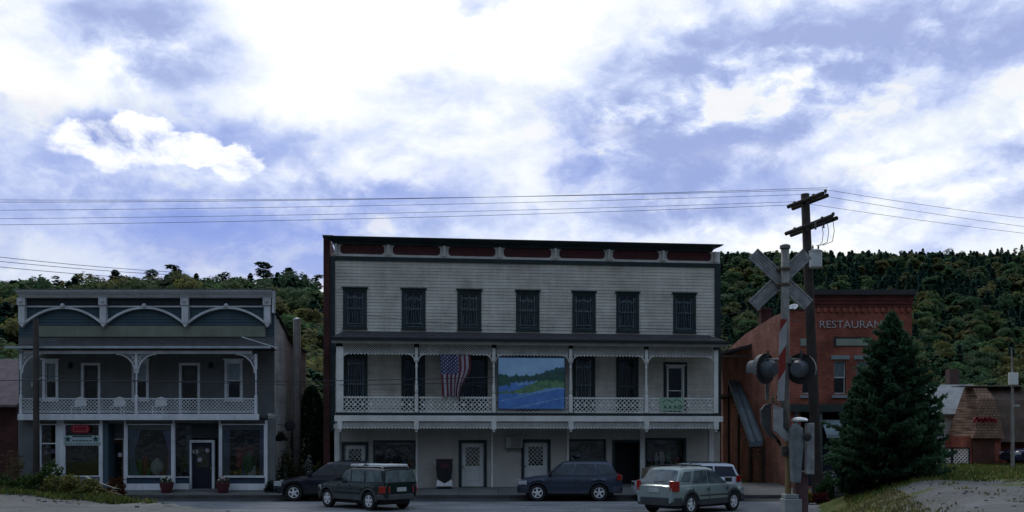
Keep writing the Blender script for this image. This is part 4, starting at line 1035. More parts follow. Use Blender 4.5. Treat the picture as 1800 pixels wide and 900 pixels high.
for a, b in ((222.5, 303), (388.5, 466), (307.5, 331)):
    dd = 0 if a != 307.5 else .1
    post(a, b, 'base_panel', mat('navy_panel', (.03, .05, .085), .7), z0=zs_(850), z1=zs_(840), d0=dd+.03, d1=dd+.08); post(a, b, 'base_rail', lav, z0=ZB, z1=zs_(850.3), d0=dd-.03, d1=dd+.1); post(a, b, 'base_rail', lav, z0=zs_(839.7), z1=zs_(838.2), d0=dd-.03, d1=dd+.1)
# angled side glass + entrance door
m = MB(SF.M); P = [(sx(308), .1), (sx(330), .55)]
m.prism([(P[0][0], P[0][1]), (P[1][0], P[1][1]), (P[1][0], P[1][1]+.01), (P[0][0], P[0][1]+.01)], 'z', zs_(838), zs_(746)); m.build('angled_pane', shopglass, LB)
m = MB(SF.M); drape(m, sx(318), sx(330), zs_(838), zs_(748), .75, 3, .03); m.build('side_curtain', blue1, LB, fixn=False)
m = MB(SF.M); m.box(sx(330), sx(386), .55, .6, zs_(775)+.12, Zt); m.box(sx(377), sx(386), .5, .6, ZB, zs_(775)+.12); m.build('transom_panel', mat('transom_dark', (.05, .06, .065), .8), LB)
EF = Frame((0, 47+FD+.55)); r = EF.rect(337, 778, 373, 850)
door(EF, LB, r[0], r[1], .33, r[3], cas=.12, cm=lav, slab=mat('navy_door', (.012, .014, .028), .5), style='diamond' if False else 'plain2', label='dark shop entrance door in a pale frame')
m = MB(EF.M)
for (p, q2, s_) in ((341, 794, .09), (345, 794, .10), (364, 792, .10), (351, 808, .11)): m.lathe([(s_, 0), (s_, .015)], (EF.U(p), .03, EF.Z(q2, p)), 10, 'y')
m.build('door_decals', MATS['poster_pale'], LB)
m = MB(SF.M); m.box(sx(308), sx(386), -.3, .9, .2, .335); m.build('door_step', conc, LB)
# flower pots
def flowers(mb_, c, r, n, s, seed):
    rnd = random.Random(seed)
    for k in range(n):
        th, ph = rnd.uniform(0, 2*PI), rnd.uniform(0, PI*.55); q = rnd.uniform(.75, 1.05)*r
        p = Vector((c[0]+q*math.sin(ph)*math.cos(th), c[1]+q*math.sin(ph)*math.sin(th), c[2]+q*.8*math.cos(ph)))
        a = Vector((rnd.uniform(-1,1), rnd.uniform(-1,1), rnd.uniform(-1,1))).normalized(); b = a.orthogonal().normalized(); t = a.cross(b)
        ss_ = s*rnd.uniform(.6, 1.3); mb_.poly([p+b*ss_, p+t*ss_, p-b*ss_, p-t*ss_])
whitepet = mat('white_petals', (.7, .7, .68), .8, .2, 8); leafg = mat('pot_leaves', (.04, .08, .03), .8, .5, 8)
potm = mat('dark_red_pot', (.10, .03, .035), .6, .3, 3)
for k, (p, q2, lab, pm) in enumerate(((293, 862, 'dark red pot of white flowers between the blue curtained window and the shop door', whitepet), (392, 861, 'dark red pot of white and pink flowers right of the shop door', mat('pinkish_petals', (.6, .5, .52), .8, .4, 8)))):
    Y = 45.2; c = PX(p, q2, Y); c.z = .20
    t = thing('flower_pot', lab, 'flower pot', c, group='pots of flowers outside the left shop')
    m = MB(); m.lathe([(.20, 0), (.30, .35), (.31, .42), (.33, .43), (.33, .48), (.27, .48)], c, 18); m.build('pot', potm, t, smooth=False)
    m = MB(); flowers(m, c+Vector((0, 0, .5)), .25, 160, .05, k); m.build('leaves', leafg, t, fixn=False)
    m = MB(); flowers(m, c+Vector((0, 0, .55)), .26, 90, .04, k+9); m.build('blossom', pm, t, fixn=False)
# balcony chairs
for k, p in enumerate((138, 207, 280)):
    c = Vector((LF.U(p, -.7), 46.3, zflo-.01)); t = thing('balcony_chair', ['leftmost', 'middle', 'rightmost'][k]+' of the three pale low chairs on the blue balcony', 'chair', c, group='chairs on the blue balcony')
    m = MB(); m.box(c.x-.26, c.x+.26, c.y-.25, c.y+.25, c.z+.40, c.z+.44); m.build('seat', white, t, bevel=.01)
    m = MB(); m.prism([(c.x-.28, c.z+.46), (c.x+.28, c.z+.46), (c.x+.26, c.z+.8), (c.x, c.z+.9), (c.x-.26, c.z+.8)], 'y', c.y+.22, c.y+.25); m.build('backrest', white, t, bevel=.01)
    for a in (-1, 1):
        for b in (-1, 1):
            m = MB(); m.box(c.x+a*.23-.02, c.x+a*.23+.02, c.y+b*.2-.02, c.y+b*.2+.02, c.z, c.z+.4); m.build('leg', white, t)
# ---------------------------------------------------------------- brick restaurant
RF = Frame((0, 47.0)); rz = lambda py, d=0: CAMZ-(py-HY)/F*(47+d); rx = lambda p, d=0: RF.U(p, d)
XA, XS, XB_ = rx(1389), rx(1422), rx(1603)
RB = thing('brick_restaurant', 'two storey red brick restaurant behind the blue spruce and the crossing signal', 'restaurant', (16, 52, .4))
def boxwall(m, u0, u1, z0, z1, ops, d0, d1):
    cuts = sorted(set([u0, u1]+[min(max(c, u0), u1) for o in ops for c in o[:2]]))
    for a, b in zip(cuts, cuts[1:]):
        z = z0
        for o in sorted([o for o in ops if o[0] < (a+b)/2 < o[1]], key=lambda o: o[2]):
            if o[2] > z: m.box(a, b, d0, d1, z, min(o[2], z1))
            z = max(z, o[3])
        if z < z1: m.box(a, b, d0, d1, z, z1)
wins = [(1408,1432,641,695), (1464,1489,632,695), (1504,1530,632,695), (1545,1572,632,695)]
WR = [(rx(a)+.06, rx(b)-.06, rz(d)+.08, rz(c)-.06) for a, b, c, d in wins]
store = (XA+.5, XB_-.5, .4, rz(724))
m = MB(RF.M); boxwall(m, XA, XB_, .2, rz(545), WR+[store], 0, .3); m.box(XS, XB_, 0, .3, rz(545), rz(531)); m.build('front_wall', redbrick, RB)
m = MB(RF.M)
for k in range(5): m.box(XS-.0-.02*k, XB_+.02*k, -.03-.035*k, .32, rz(541)+.16*k+.003*k, rz(541)+.16*(k+1))
m.build('corbelled_cornice', brick('cornice_brick', (.15, .04, .035), (.10, .025, .025), (.13, .1, .09)), RB)
m = MB(RF.M); m.box(XS-.12, XB_+.12, -.25, .35, rz(541)+.82, rz(519)); m.box(XA-.04, XS, -.05, .34, rz(545)+.003, rz(543)); m.build('coping', mat('coping_dark', (.05, .05, .055), .8), RB)
m = MB(RF.M)
for k in range(int((XB_-XS)/.3)): m.box(XS+.3*k+.05, XS+.3*k+.2, -.1, -.002, rz(541)-.2, rz(541)-.01)
m.build('dentils', redbrick, RB)
# side wall
m = MB(); m.prism([(47.31, .2), (65, .2), (65, 7.3), (61, 7.9), (56, 8.45), (50, 8.72), (47.31, rz(545))], 'x', XA, XA+.3); m.build('side_wall', duskbrick, RB)
m = MB(); m.box(XA+.31, XB_, 64.7, 65, .2, 7.2); m.box(XB_-.3, XB_, 47.31, 64.7, .2, 8.6); m.build('rear_walls', duskbrick, RB)
m = MB(); m.prism([(47.32, 8.4), (64.6, 7.1), (64.6, 7.0), (47.32, 8.3)], 'x', XA+.31, XB_-.31); m.box(XA+.31, XB_-.31, 47.4, 64.6, 3.9, 4.0); m.build('roof', roofmat, RB)
for k, r in enumerate(WR):
    w_ = window(RF, RB, *r, d=.08, cas=.06, cm=white, style='shade' if k != 0 else 'none', muntin=False, seed=90+k, cap=False)
    m = MB(RF.M); m.box(r[0]-.12, r[1]+.12, -.1, .05, r[2]-.2, r[2]-.07); m.build('stone_sill', mat('blue_grey_stone', (.24, .29, .31), .85, .25, 2), w_)
    m = MB(RF.M); m.box(r[0]-.15, r[1]+.15, -.06, .05, r[3]+.065, r[3]+.26); m.build('stone_lintel', mat('blue_grey_stone', (.24, .29, .31), .85, .25, 2), w_)
r = (rx(1465), rx(1528), rz(609), rz(592)); m = MB(RF.M); m.box(r[0], r[1], -.03, .0, r[2], r[3]); p_ = m.build('sign_recess', mat('recess_dark', (.05, .045, .04), .8), RB)
m = MB(RF.M); m.box(r[0]+.12, r[1]-.06, -.05, -.031, r[2]+.04, r[3]-.1); m.build('sign_panel', mat('sage_panel', (.28, .32, .27), .8, .2, 2), p_)
r = (rx(1407), rx(1427), rz(608), rz(595)); m = MB(RF.M); m.box(r[0], r[1], -.04, .0, r[2], r[3]); m.build('sign_panel', MATS['sage_panel'], RB)
tx = add_text('lettering', 'RESTAURANT', RF.M @ Matrix.Translation(((rx(1441)+rx(1560))/2, -.05, rz(571))), .50, mat('letter_white', (.50, .46, .47), .7, .35, 8), RB, .015, sx=1.0)
tx.name = 'lettering'
bbx = max(v.co.x for v in tx.data.vertices)-min(v.co.x for v in tx.data.vertices)
sc_ = (rx(1562)-rx(1441))/bbx; cxm = sum((max(v.co.x for v in tx.data.vertices), min(v.co.x for v in tx.data.vertices)))/2
for v in tx.data.vertices: v.co.x = cxm+(v.co.x-cxm)*sc_
m = MB(RF.M); m.box(XA-.02, XB_+.02, -.22, .05, rz(724)+.003, rz(711)); m.build('shop_cornice', mat('shop_cornice_dark', (.035, .05, .05), .7), RB)
m = MB(RF.M); m.box(store[0], store[1], .22, .28, .4, rz(770)); m.build('shopfront_panel', mat('shopfront_navy', (.02, .025, .04), .5), RB)
for p in (1400, 1442, 1482, 1525, 1570):
    m = MB(RF.M); m.box(rx(p)-.08, rx(p)+.08, -.05, .2, .4, store[3]-.003); m.build('shopfront_post', mat('shopfront_grey', (.13, .17, .19), .7), RB)
m = MB(RF.M); m.prism([(-.01, rz(738)), (-.03, rz(741)), (-.75, rz(764, -.75)), (-.75, rz(770, -.75)), (-.7, rz(764, -.75)-.0)], 'x', rx(1444), rx(1520)); m.build('awning', mat('awning_cloth', (.20, .25, .27), .85, .25, 2), RB)
m = MB(); m.box(13.6, 14.2, 54.8, 55.4, 6.5, 9.75); m.box(13.55, 14.25, 54.75, 55.45, 9.6, 9.68); ch = m.build('chimney', darkbrick, RB)
# roof dish on the shoulder
c = Vector((rx(1395), 47.15, rz(541)))
t = thing('satellite_dish', 'small white dish on the shoulder of the brick restaurant parapet', 'satellite dish', (c.x, c.y, rz(545)+.02))
m = MB(Matrix.Translation(c+Vector((0, 0, .05))) @ Matrix.Rotation(R(35), 4, 'X') @ Matrix.Rotation(R(-25), 4, 'Y')); m.lathe([(.03, -.1), (.15, -.07), (.26, 0), (.25, .01), (.14, -.05), (.02, -.08)], (0, 0, 0), 16); m.build('dish', white, t, smooth=True)
m = MB(); m.tube([(c.x, c.y, rz(545)+.02), (c.x, c.y, c.z)], .025); m.build('mast', metalgrey, t)
# outside stair and landing roof along the side
t = thing('outside_stair', 'steep covered outside stair with a blue grey panel beside the brick restaurant', 'stairs', (12.2, 54, .4))
bluep = mat('blue_grey_panel', (.20, .27, .33), .7, .3, 1.2, streak=.3)
a0, a1, b0, b1 = PX(1281, 668, 57.5), PX(1300, 670, 57.5), PX(1318, 777, 51.5), PX(1341, 775, 51.5)
m = MB(); i = m.pts([a0, a1, b1, b0, a0-Vector((0,0,.25)), a1-Vector((0,0,.25)), b1-Vector((0,0,.25)), b0-Vector((0,0,.25))])
m.faces(i, [(0,1,2,3), (4,7,6,5), (0,3,7,4), (1,5,6,2), (0,4,5,1), (3,2,6,7)]); m.build('stair_cover', bluep, t)
for k, (p, q_) in enumerate(((a0, b0), (a1, b1), ((a0+a1)/2, (b0+b1)/2))):
    m = MB(); m.tube([p+Vector((0, 0, .04)), q_+Vector((0, 0, .04))], .05, 6); m.build('rail', mat('stair_rail', (.12, .15, .17), .6, .2, 2), t)
m = MB()
for k in range(17):
    s = k/16; p = a0.lerp(b0, s); q_ = a1.lerp(b1, s); m.box(p.x+.05, q_.x-.05, p.y-.14, p.y+.14, p.z-.75, p.z-.7)
m.build('treads', mat('tread_wood', (.10, .08, .06), .9), t)
for (p, zz) in ((a0, a0.z), (a1, a1.z), (a0.lerp(b0, .5), a0.lerp(b0, .5).z), (a1.lerp(b1, .5), a1.lerp(b1, .5).z), (b0, b0.z), (b1, b1.z)):
    m = MB(); m.box(p.x-.06, p.x+.06, p.y-.06, p.y+.06, .2, zz-.26); m.build('post', mat('dark_post_wood', (.06, .04, .035), .9), t)
m = MB(); m.box(a0.x-.3, XA-.01, 56.5, 62, a0.z-.95, a0.z-.8); m.build('landing', MATS['tread_wood'], t)
m = MB(); m.prism([(XA-.01, 7.75), (XA-.01, 7.6), (10.6, 7.0), (10.6, 7.15)], 'y', 54.5, 63.5); m.build('landing_roof', shingle, t)
m = MB(); m.box(10.55, 10.62, 54.45, 63.5, 7.0, 7.18); m.box(10.6, XA-.02, 54.42, 54.49, 7.02, 7.15); m.build('fascia', redbrick if False else mat('fascia_dark', (.07, .05, .045), .8), t)
m = MB(); m.box(10.8, XA-.1, 62, 62.2, .3, 7.0); m.build('back_wall', darkbrick, t)

# ---------------------------------------------------------------- houses at the right edge
WH = thing('white_house', 'low white building with a pale grey roof right of the spruce', 'building', (24, 60, .8))
y = 58; W0, W1x = PX(1600, 0, y).x, PX(1704, 0, y).x; ez, rz_ = PX(0, 726, y).z, PX(0, 676, 61).z
m = MB(); m.box(W0, W1x+1.5, y, 64, .6, ez-.17); m.prism([(y+.1, ez-.165), (63.9, ez-.17), (61, rz_-.15)], 'x', W0, W1x+1.5); m.build('wall', mat('white_render', (.55, .56, .55), .9, .2, .8, .004, 30, streak=.3), WH)
m = MB(); P = [(y-.35, ez-.06), (61, rz_), (64.3, ez-.1), (64.3, ez-.2), (61, rz_-.12), (y-.30, ez-.16)]
m.prism(P, 'x', W0-.1, W1x+1.6); rf = m.build('roof', mat('pale_roof', (.24, .26, .275), .8, .35, 1.2, .005, 20), WH)
c = PX(1674, 652, 62); m = MB(); m.box(c.x-.3, c.x+.3, 61.7, 62.3, rz_-.8, c.z+.1); m.build('chimney', mat('chimney_brown', (.10, .06, .055), .9), rf)
c = PX(1669, 768, 57.9); m = MB(); m.lathe([(.02, -.12), (.14, -.1), (.16, .08), (.05, .18)], c, 10); m.box(c.x-.02, c.x+.02, c.y, c.y+.15, c.z+.1, c.z+.14); m.build('wall_lamp', dkdoor, WH)
m = MB(); m.box(PX(1635,0,58).x, PX(1660,0,58).x, 57.9, 57.99, PX(0,786,58).z, PX(0,770,58).z); m.build('panel', MATS['white_render'], WH)
BH = thing('shingled_shop', 'small brick shop under a steep brown shingled mansard roof with red script', 'shop', (27, 58, .8))
y = 54; q0 = lambda p, yy=y: PX(p, 0, yy).x; qz = lambda p, yy=y: PX(0, p, yy).z
brsh = mat('brown_shingles', (.20, .12, .08), .9, .4, 2, .02, 10)
def shingle_rows(m):
    nt = m.node_tree; N = nt.nodes; L = nt.links; b = N['Principled BSDF']; src = b.inputs['Base Color'].links[0].from_socket
    tc = N.new('ShaderNodeTexCoord'); sp = N.new('ShaderNodeSeparateXYZ'); L.new(tc.outputs['Object'], sp.inputs[0]); cb = N.new('ShaderNodeCombineXYZ'); L.new(sp.outputs[0], cb.inputs[0]); L.new(sp.outputs[2], cb.inputs[1])
    br = N.new('ShaderNodeTexBrick'); br.inputs['Scale'].default_value = 3; br.inputs['Color1'].default_value = (1,1,1,1); br.inputs['Color2'].default_value = (.7,.7,.7,1); br.inputs['Mortar'].default_value = (.3,.3,.3,1); br.inputs['Mortar Size'].default_value = .05; br.inputs['Row Height'].default_value = .45; br.inputs['Brick Width'].default_value = .6
    L.new(cb.outputs[0], br.inputs['Vector']); mm = N.new('ShaderNodeMix'); mm.data_type = 'RGBA'; mm.blend_type = 'MULTIPLY'; mm.inputs[0].default_value = 1; L.new(src, mm.inputs[6]); L.new(br.outputs['Color'], mm.inputs[7]); L.new(mm.outputs[2], b.inputs['Base Color'])
shingle_rows(brsh)
zT, zB_ = qz(676), qz(770)
def mans(m, xl, xr, skewL, zb, y0=54, dep=2.2):
    H = zT-zb; prof = [(0, 0), (.25, .18), (.55, .42), (1.1, .75), (dep, 1)]
    rows = [[(xl+skewL*(1-t**.7)*-1, y0+dy, zb+H*t), (xr, y0+dy, zb+H*t)] for dy, t in prof]
    i = m.pts([p for r_ in rows for p in r_]+[(xl, y0+3.2, zT), (xr, y0+3.2, zT), (xl-skewL, y0+3.2, zb), (xr, y0+3.2, zb)])
    F_ = [(2*k, 2*k+1, 2*k+3, 2*k+2) for k in range(4)]+[(8, 9, 11, 10), (10, 11, 13, 12), (0, 12, 13, 1), (0, 2, 4, 6, 8, 10, 12), (1, 13, 11, 9, 7, 5, 3)]
    m.faces(i, F_)
m = MB(); mans(m, q0(1712, 56), q0(1766), 1.0, zB_); ro = m.build('roof', brsh, BH)
m = MB(); mans(m, q0(1767), q0(1840), 0, qz(777), 54.5); ro2 = m.build('roof', mat('dark_brown_shingles', (.10, .07, .055), .9, .4, 2, .02, 10), BH, label='darker recessed roof section')
m = MB(); m.box(q0(1704), q0(1764), y+.3, y+3, .6, zB_+.1); m.box(q0(1764), q0(1840), y+1.2, y+3, .6, qz(776)); m.build('wall', redbrick, BH)
m = MB(); m.box(q0(1713), q0(1752), y+.22, y+.29, .95, zB_-.1); m.build('door', mat('brown_shutter', (.10, .04, .03), .8, .3, 2), BH)
m = MB(); m.box(q0(1716), q0(1840), 56.0, 57.1, zT+.005, zT+.05); m.build('ridge_flashing', mat('ridge_tan', (.25, .22, .18), .8), ro)
m = MB(); P0 = [(1713,742),(1719,733),(1722,741),(1726,735),(1730,742),(1733,734),(1736,741),(1741,734),(1744,741),(1748,736),(1753,742)]
for a, b in zip(P0, P0[1:]):
    p, q_ = PX(a[0], a[1], 54.05), PX(b[0], b[1], 54.05); strip(m, (p.x, p.z), (q_.x, q_.z), .14, 54.12, 54.2)
m.build('red_script', mat('script_red', (.24, .012, .022), .7, .3, 3), ro)
# lattice fence
fz0, fz1 = PX(0, 826, 53.7).z, PX(0, 787, 53.7).z
LFc = thing('lattice_fence', 'dark framed white lattice fence in front of the low white building', 'fence', (PX(1675,0,55).x, 53.7, fz0))
for a, b in ((1630, 1672), (1674, 1703)):
    u0, u1 = PX(a, 0, 53.7).x, PX(b, 0, 53.7).x; m = MB(); lattice(m, u0, u1, fz0+.05, fz1-.05, 53.67, .2, .05, .015); m.build('lattice_panel', white, LFc)
    m = MB(); ring(m, u0+.03, u1-.03, fz0+.05, fz1-.05, .07, 53.65, 53.72); m.build('frame', dkdoor, LFc)
# brick house at the left edge
BL = thing('brick_house', 'dark red brick building with a mauve shingle roof at the left edge', 'building', (-30, 54, .3))
yb = 50; xr = PX(29, 0, yb).x
m = MB(); m.box(-42, xr, yb, 58, .1, PX(0, 714, yb).z-.02); m.build('wall', darkbrick, BL)
m = MB(); m.prism([(yb-.5, PX(0, 716, yb).z), (yb-.5, PX(0, 712, yb).z), (54, 6.9), (58.5, 4.2), (58.5, 4.1), (54, 6.75)], 'x', -42.3, xr+.25); m.build('roof', mat('mauve_shingles', (.12, .095, .11), .9, .35, 3, .02, 12), BL)
m = MB(); ring(m, -27.6, -26.6, 1.2, 3.0, .1, yb-.05, yb+.01); wfr = m.build('window', lav, BL); m = MB(); m.box(-27.6, -26.6, yb-.02, yb-.005, 1.2, 3.0); m.build('pane', mat('dark_glass', (.01, .012, .016), .08, .1, 2, spec=.6), wfr)

# ---------------------------------------------------------------- autumn display at the left shop corner
pumpkin = mat('pumpkin_orange', (.42, .11, .012), .6, .25, 4)
for k, (p, q_, s, lab) in enumerate(((32, 838, .24, 'large orange pumpkin by the corn stalks at the left shop corner'), (43, 841, .18, 'small orange pumpkin next to the larger one by the corn stalks'))):
    c = PX(p, q_, 44.6); c.z = .27; t = thing('pumpkin', lab, 'pumpkin', c, group='pumpkins by the corn stalks')
    m = MB(); n = 24; pr = [(.3, 0), (.8, .12), (1, .45), (.95, .75), (.6, .95), (.15, .9)]; V = []
    for r_, h in pr:
        for j in range(n): a = 2*PI*j/n; q2 = r_*s*(1+.07*math.cos(8*a)); V.append((c.x+q2*math.cos(a), c.y+q2*math.sin(a), c.z+h*s*1.5))
    i = m.pts(V)
    for g in range(len(pr)-1): m.faces(i, [(g*n+j, g*n+(j+1)%n, (g+1)*n+(j+1)%n, (g+1)*n+j) for j in range(n)])
    m.faces(i, [tuple(range(n))[::-1], tuple((len(pr)-1)*n+j for j in range(n))]); m.build('rind', pumpkin, t, smooth=True)
    m = MB(); m.tube([c+Vector((0, 0, 1.33*s)), c+Vector((.02, 0, 1.6*s)), c+Vector((.06, 0, 1.8*s))], [.03, .022, .02], 6); m.build('stem', mat('stem_green', (.08, .09, .03), .8), t)
c = Vector((PX(24, 0, 45).x, 45, .27)); t = thing('corn_stalks', 'dry bundle of corn stalks leaning at the left shop corner', 'corn stalks', c)
m = MB(); rnd = random.Random(5)
for k in range(26):
    a = rnd.uniform(0, 2*PI); r0 = rnd.uniform(.02, .14); r1 = r0*rnd.uniform(1, 3); h = rnd.uniform(1.2, 1.9)
    p, q_ = c+Vector((r0*2*math.cos(a), r0*2*math.sin(a), 0)), c+Vector((r1*math.cos(a), r1*math.sin(a), h)); m.tube([p, p.lerp(q_, .5)*1, q_], [.018, .014, .006], 5)
    for j in range(3): b = p.lerp(q_, rnd.uniform(.4, 1)); d = Vector((math.cos(a+j), math.sin(a+j), rnd.uniform(-.6, .4)))*.3; m.poly([b, b+d*.6+Vector((0,0,.05)), b+d, b+d*.6-Vector((0,0,.03))])
m.build('stalks', mat('dry_straw', (.13, .09, .045), .9, .4, 6), t, fixn=False)

# ---------------------------------------------------------------- poles
wood = mat('pole_wood', (.045, .036, .032), .9, .4, 2, .01, 20, streak=.5); woodg = mat('grey_pole_wood', (.20, .18, .17), .9, .3, 2, .01, 20, streak=.5)
a, b = PX(1437, 860, 44), PX(1415, 341, 44)
UP_ = thing('utility_pole', 'tall dark leaning wooden utility pole with double crossarms near the brick restaurant', 'utility pole', (a.x, a.y, 0))
m = MB(); m.tube([Vector((a.x+.02, 44, -.1)), a, a.lerp(b, .5), b], [.255, .24, .215, .185], 12); m.build('pole', wood, UP_, smooth=True)
ins = []
for k, (p, q_, nm) in enumerate(((PX(1387, 366, 45.2), PX(1447, 343, 42.8), 1), (PX(1384, 413, 45.4), PX(1463, 383, 41.9), 1))):
    d = (q_-p).normalized(); side = Vector((d.y, -d.x, 0))
    for s_ in (-1, 1):
        m = MB(); o_ = side*.20*s_; sh = d*(.0 if s_ < 0 else .25); m.tube([p+o_+sh, q_+o_+sh], .095, 8); m.build('crossarm', wood, UP_)
    L3 = (q_-p).length
    for s in ((.05, .62, .95) if k == 0 else (.08, .42, .7, .93)):
        c = p+d*L3*s-side*.2; ins.append(c+Vector((0, 0, .28)))
        m = MB(); m.tube([c+Vector((0,0,.05)), c+Vector((0,0,.16))], .02, 6); m.lathe([(.04, .15), (.075, .18), (.05, .22), (.08, .25), (.04, .30)], c, 10); m.build('insulator', mat('insulator_glass', (.10, .12, .13), .3, .2, 3), UP_, smooth=True)
c = PX(1431, 456, 43.55); m = MB(); m.box(c.x-.08, c.x+.1, c.y+.1, c.y+.35, c.z-.1, c.z+.1); m.lathe([(.24, -.38), (.27, -.34), (.27, .30), (.29, .31), (.29, .36), (.12, .43)], c+Vector((.05, -.05, 0)), 16); tr = m.build('transformer', mat('transformer_grey', (.55, .57, .58), .5, .2, 2), UP_, smooth=False)
for s_ in (-.12, .12): m = MB(); m.lathe([(.03, .38), (.05, .42), (.03, .47), (.045, .52), (.015, .62)], c+Vector((.05+s_, -.05, 0)), 8); m.build('bushing', MATS['insulator_glass'], tr)
lowr = PX(1463, 383, 41.9)
for k in range(3):
    p = lowr+Vector((-.15*k, .3*k, .1)); q_ = c+Vector((.1, 0, .6)); mid = (p+q_)/2+Vector((.35-.1*k, 0, -.45)); m = MB()
    m.tube([p, p.lerp(mid, .5)+Vector((.08, 0, -.1)), mid, mid.lerp(q_, .5)+Vector((0, 0, -.05)), q_], .014, 5); m.build('jumper_wire', dkdoor, UP_)
for k in range(2):
    p = lowr+Vector((-.25-.25*k, .35+.3*k, -.05)); m = MB(); m.lathe([(.03, 0), (.06, -.05), (.03, -.1), (.06, -.15), (.03, -.2), (.05, -.3)], p, 8); m.build('cutout_fuse', MATS['insulator_glass'], UP_)
def wire(name, pts, r, lab, sag=0, grp='power lines'):
    P = []
    for a, b in zip(pts, pts[1:]):
        for k in range(24): s = k/24; p = Vector(a).lerp(Vector(b), s); p.z -= sag*4*s*(1-s); P.append(p)
    P.append(Vector(pts[-1])); m = MB(); m.tube(P, r, 5)
    return m.build(name, mat('cable_black', (.045, .045, .06), .6, .2, 2), None, label=lab, cat='cable', group=grp, loc=tuple(P[0]))
tops = ins[:3]
wire('power_line', [tops[2], (-75, 44.0, 14.6)], .009, 'topmost power line running left from the utility pole across the sky', .9)
wire('power_line', [tops[1], (-75, 45.5, 13.75)], .009, 'middle power line running left from the utility pole across the sky', .75)
wire('power_line', [tops[0], (-75, 46.5, 13.5)], .009, 'lowest of the three power lines running left from the utility pole', .75)
for k, (tp, py, yy_, lab) in enumerate(((tops[2], 375, 49, 'topmost power line running right from the utility pole'), (tops[1], 390, 50, 'middle power line running right from the utility pole'), (tops[0], 402, 51, 'lowest power line running right from the utility pole over the hill'))):
    e1 = PX(1805, py, yy_); d = (e1-tp)*2.1; wire('power_line', [tp, tp+d], .009, lab, .25)
wire('power_line', [tops[2]+Vector((0, -.35, .0)), (-75, 43.4, 14.35)], .010, 'thin line just below the topmost wire running left from the utility pole', 1.0)
wire('power_line', [tops[0]+Vector((0, .1, -.12)), (-75, 46.6, 13.15)], .010, 'thin line just below the lowest wire running left from the utility pole', .8)
wire('service_wire', [PX(1424, 560, 44), PX(1100, 575, 46.9), PX(596, 548, 46.4)], .009, 'thin sagging wire crossing the upper windows of the cream building', .28, None)
wire('service_wire', [PX(64, 660, 44.9), PX(470, 676, 45.2), PX(868, 672, 45.35)], .012, 'second thin cable just below the telephone cable on the porches', .05, None)
for k, (ya, yb_) in enumerate(((451, 475), (459, 480), (469, 489))):
    p, q_ = PX(-60, ya-6, 58), PX(300, yb_+3, 72); wire('distant_cable', [p, q_], .018, ['highest', 'middle', 'lowest'][k]+' of three thin cables slanting down over the trees at far left', .1, 'cables at far left')
wire('telephone_cable', [(-60, 42.2, 5.1), PX(64, 668, 42.2), PX(868, 663, 45.4)], .018, 'low dark telephone cable strung across the porches', .12, None)
wire('service_wire', [PX(1424, 476, 44), PX(1262, 556, 48.5)], .016, 'thin service wire from the utility pole down to the cream building', .35, None)
a = PX(64, 845, 44.9); t = thing('wooden_pole', 'dark wooden pole in front of the left end of the blue shop', 'pole', (a.x, a.y, 0))
b = PX(63, 560, 44.9); m = MB(); m.tube([Vector((a.x, 44.9, -.1)), a, b], [.15, .145, .115], 12); m.build('shaft', wood, t, smooth=True)
m = MB(); c = a.lerp(b, .62); m.tube([c, c+Vector((.32, -.1, .12))], .02, 6); m.box(a.x-.16, a.x-.1, 44.75, 45.0, 4.95, 5.15); m.build('bracket', metalgrey, t)
a = PX(522, 820, 48.6); b = PX(522, 562, 48.6); t = thing('stub_pole', 'short grey timber pole between the blue shop and the cream building', 'pole', (a.x, a.y, .3))
m = MB(); m.tube([Vector((a.x, 48.6, .1)), b], [.20, .185], 10); m.build('shaft', woodg, t, smooth=True)
m = MB(); m.lathe([(.19, 0), (.15, .06), (.02, .1)], b, 10); m.build('cap', metalgrey, t)
a = PX(1780, 822, 50); b = PX(1778, 612, 50); t = thing('service_mast', 'thin pale mast with a white box beside the brown shingled roof', 'pole', (a.x, a.y, .9))
m = MB(); m.tube([Vector((a.x, 50, .8)), PX(1780, 700, 50), b], [.10, .07, .03], 8); m.build('shaft', mat('weathered_grey_mast', (.28, .27, .26), .8, .3, 4), t)
c = PX(1780, 666, 49.9); m = MB(); m.box(c.x-.22, c.x+.22, 49.75, 49.93, c.z-.3, c.z+.3); m.build('box', white, t, bevel=.02)
c = PX(1783, 713, 49.9); m = MB(); m.box(c.x-.1, c.x+.22, 49.8, 49.85, c.z-.05, c.z+.05); m.build('arm', metalgrey, t)

# ---------------------------------------------------------------- railway crossing signal, seen from behind
S = 16.8; sp_ = lambda px, py, dy=0: Vector(((px-900)/F*(S+dy), S+dy, CAMZ-(py-HY)/F*(S+dy)))
gz = 1.15; mx_ = sp_(1380, 0).x
SG = thing('crossing_signal', 'grey railway crossing signal mast with white crossbuck seen from behind', 'crossing signal', (mx_, S, gz))
gmast = mat('signal_grey', (.19, .19, .175), .6, .45, 6, .002, 30, metal=.3, streak=.4); gback = mat('signal_back', (.30, .305, .31), .7, .45, 7, .002, 30, streak=.6)
m = MB(); m.lathe([(.072, sp_(0, 768).z), (.070, sp_(0, 600).z), (.068, sp_(0, 436).z)], (mx_, S, 0), 16); m.build('mast', gmast, SG, smooth=True)
m = MB(); m.lathe([(.088, 0), (.088, .05), (.05, .07)], (mx_, S, sp_(0, 437).z), 16); m.build('cap', gmast, SG)
m = MB(); m.lathe([(.052, gz-.1), (.05, sp_(0, 769).z)], (mx_+.05, S, 0), 12); m.build('lower_post', mat('rusty_tan_post', (.24, .17, .08), .8, .4, 3, streak=.5), SG)
cz = sp_(0, 489).z; cx = sp_(1376, 0).x
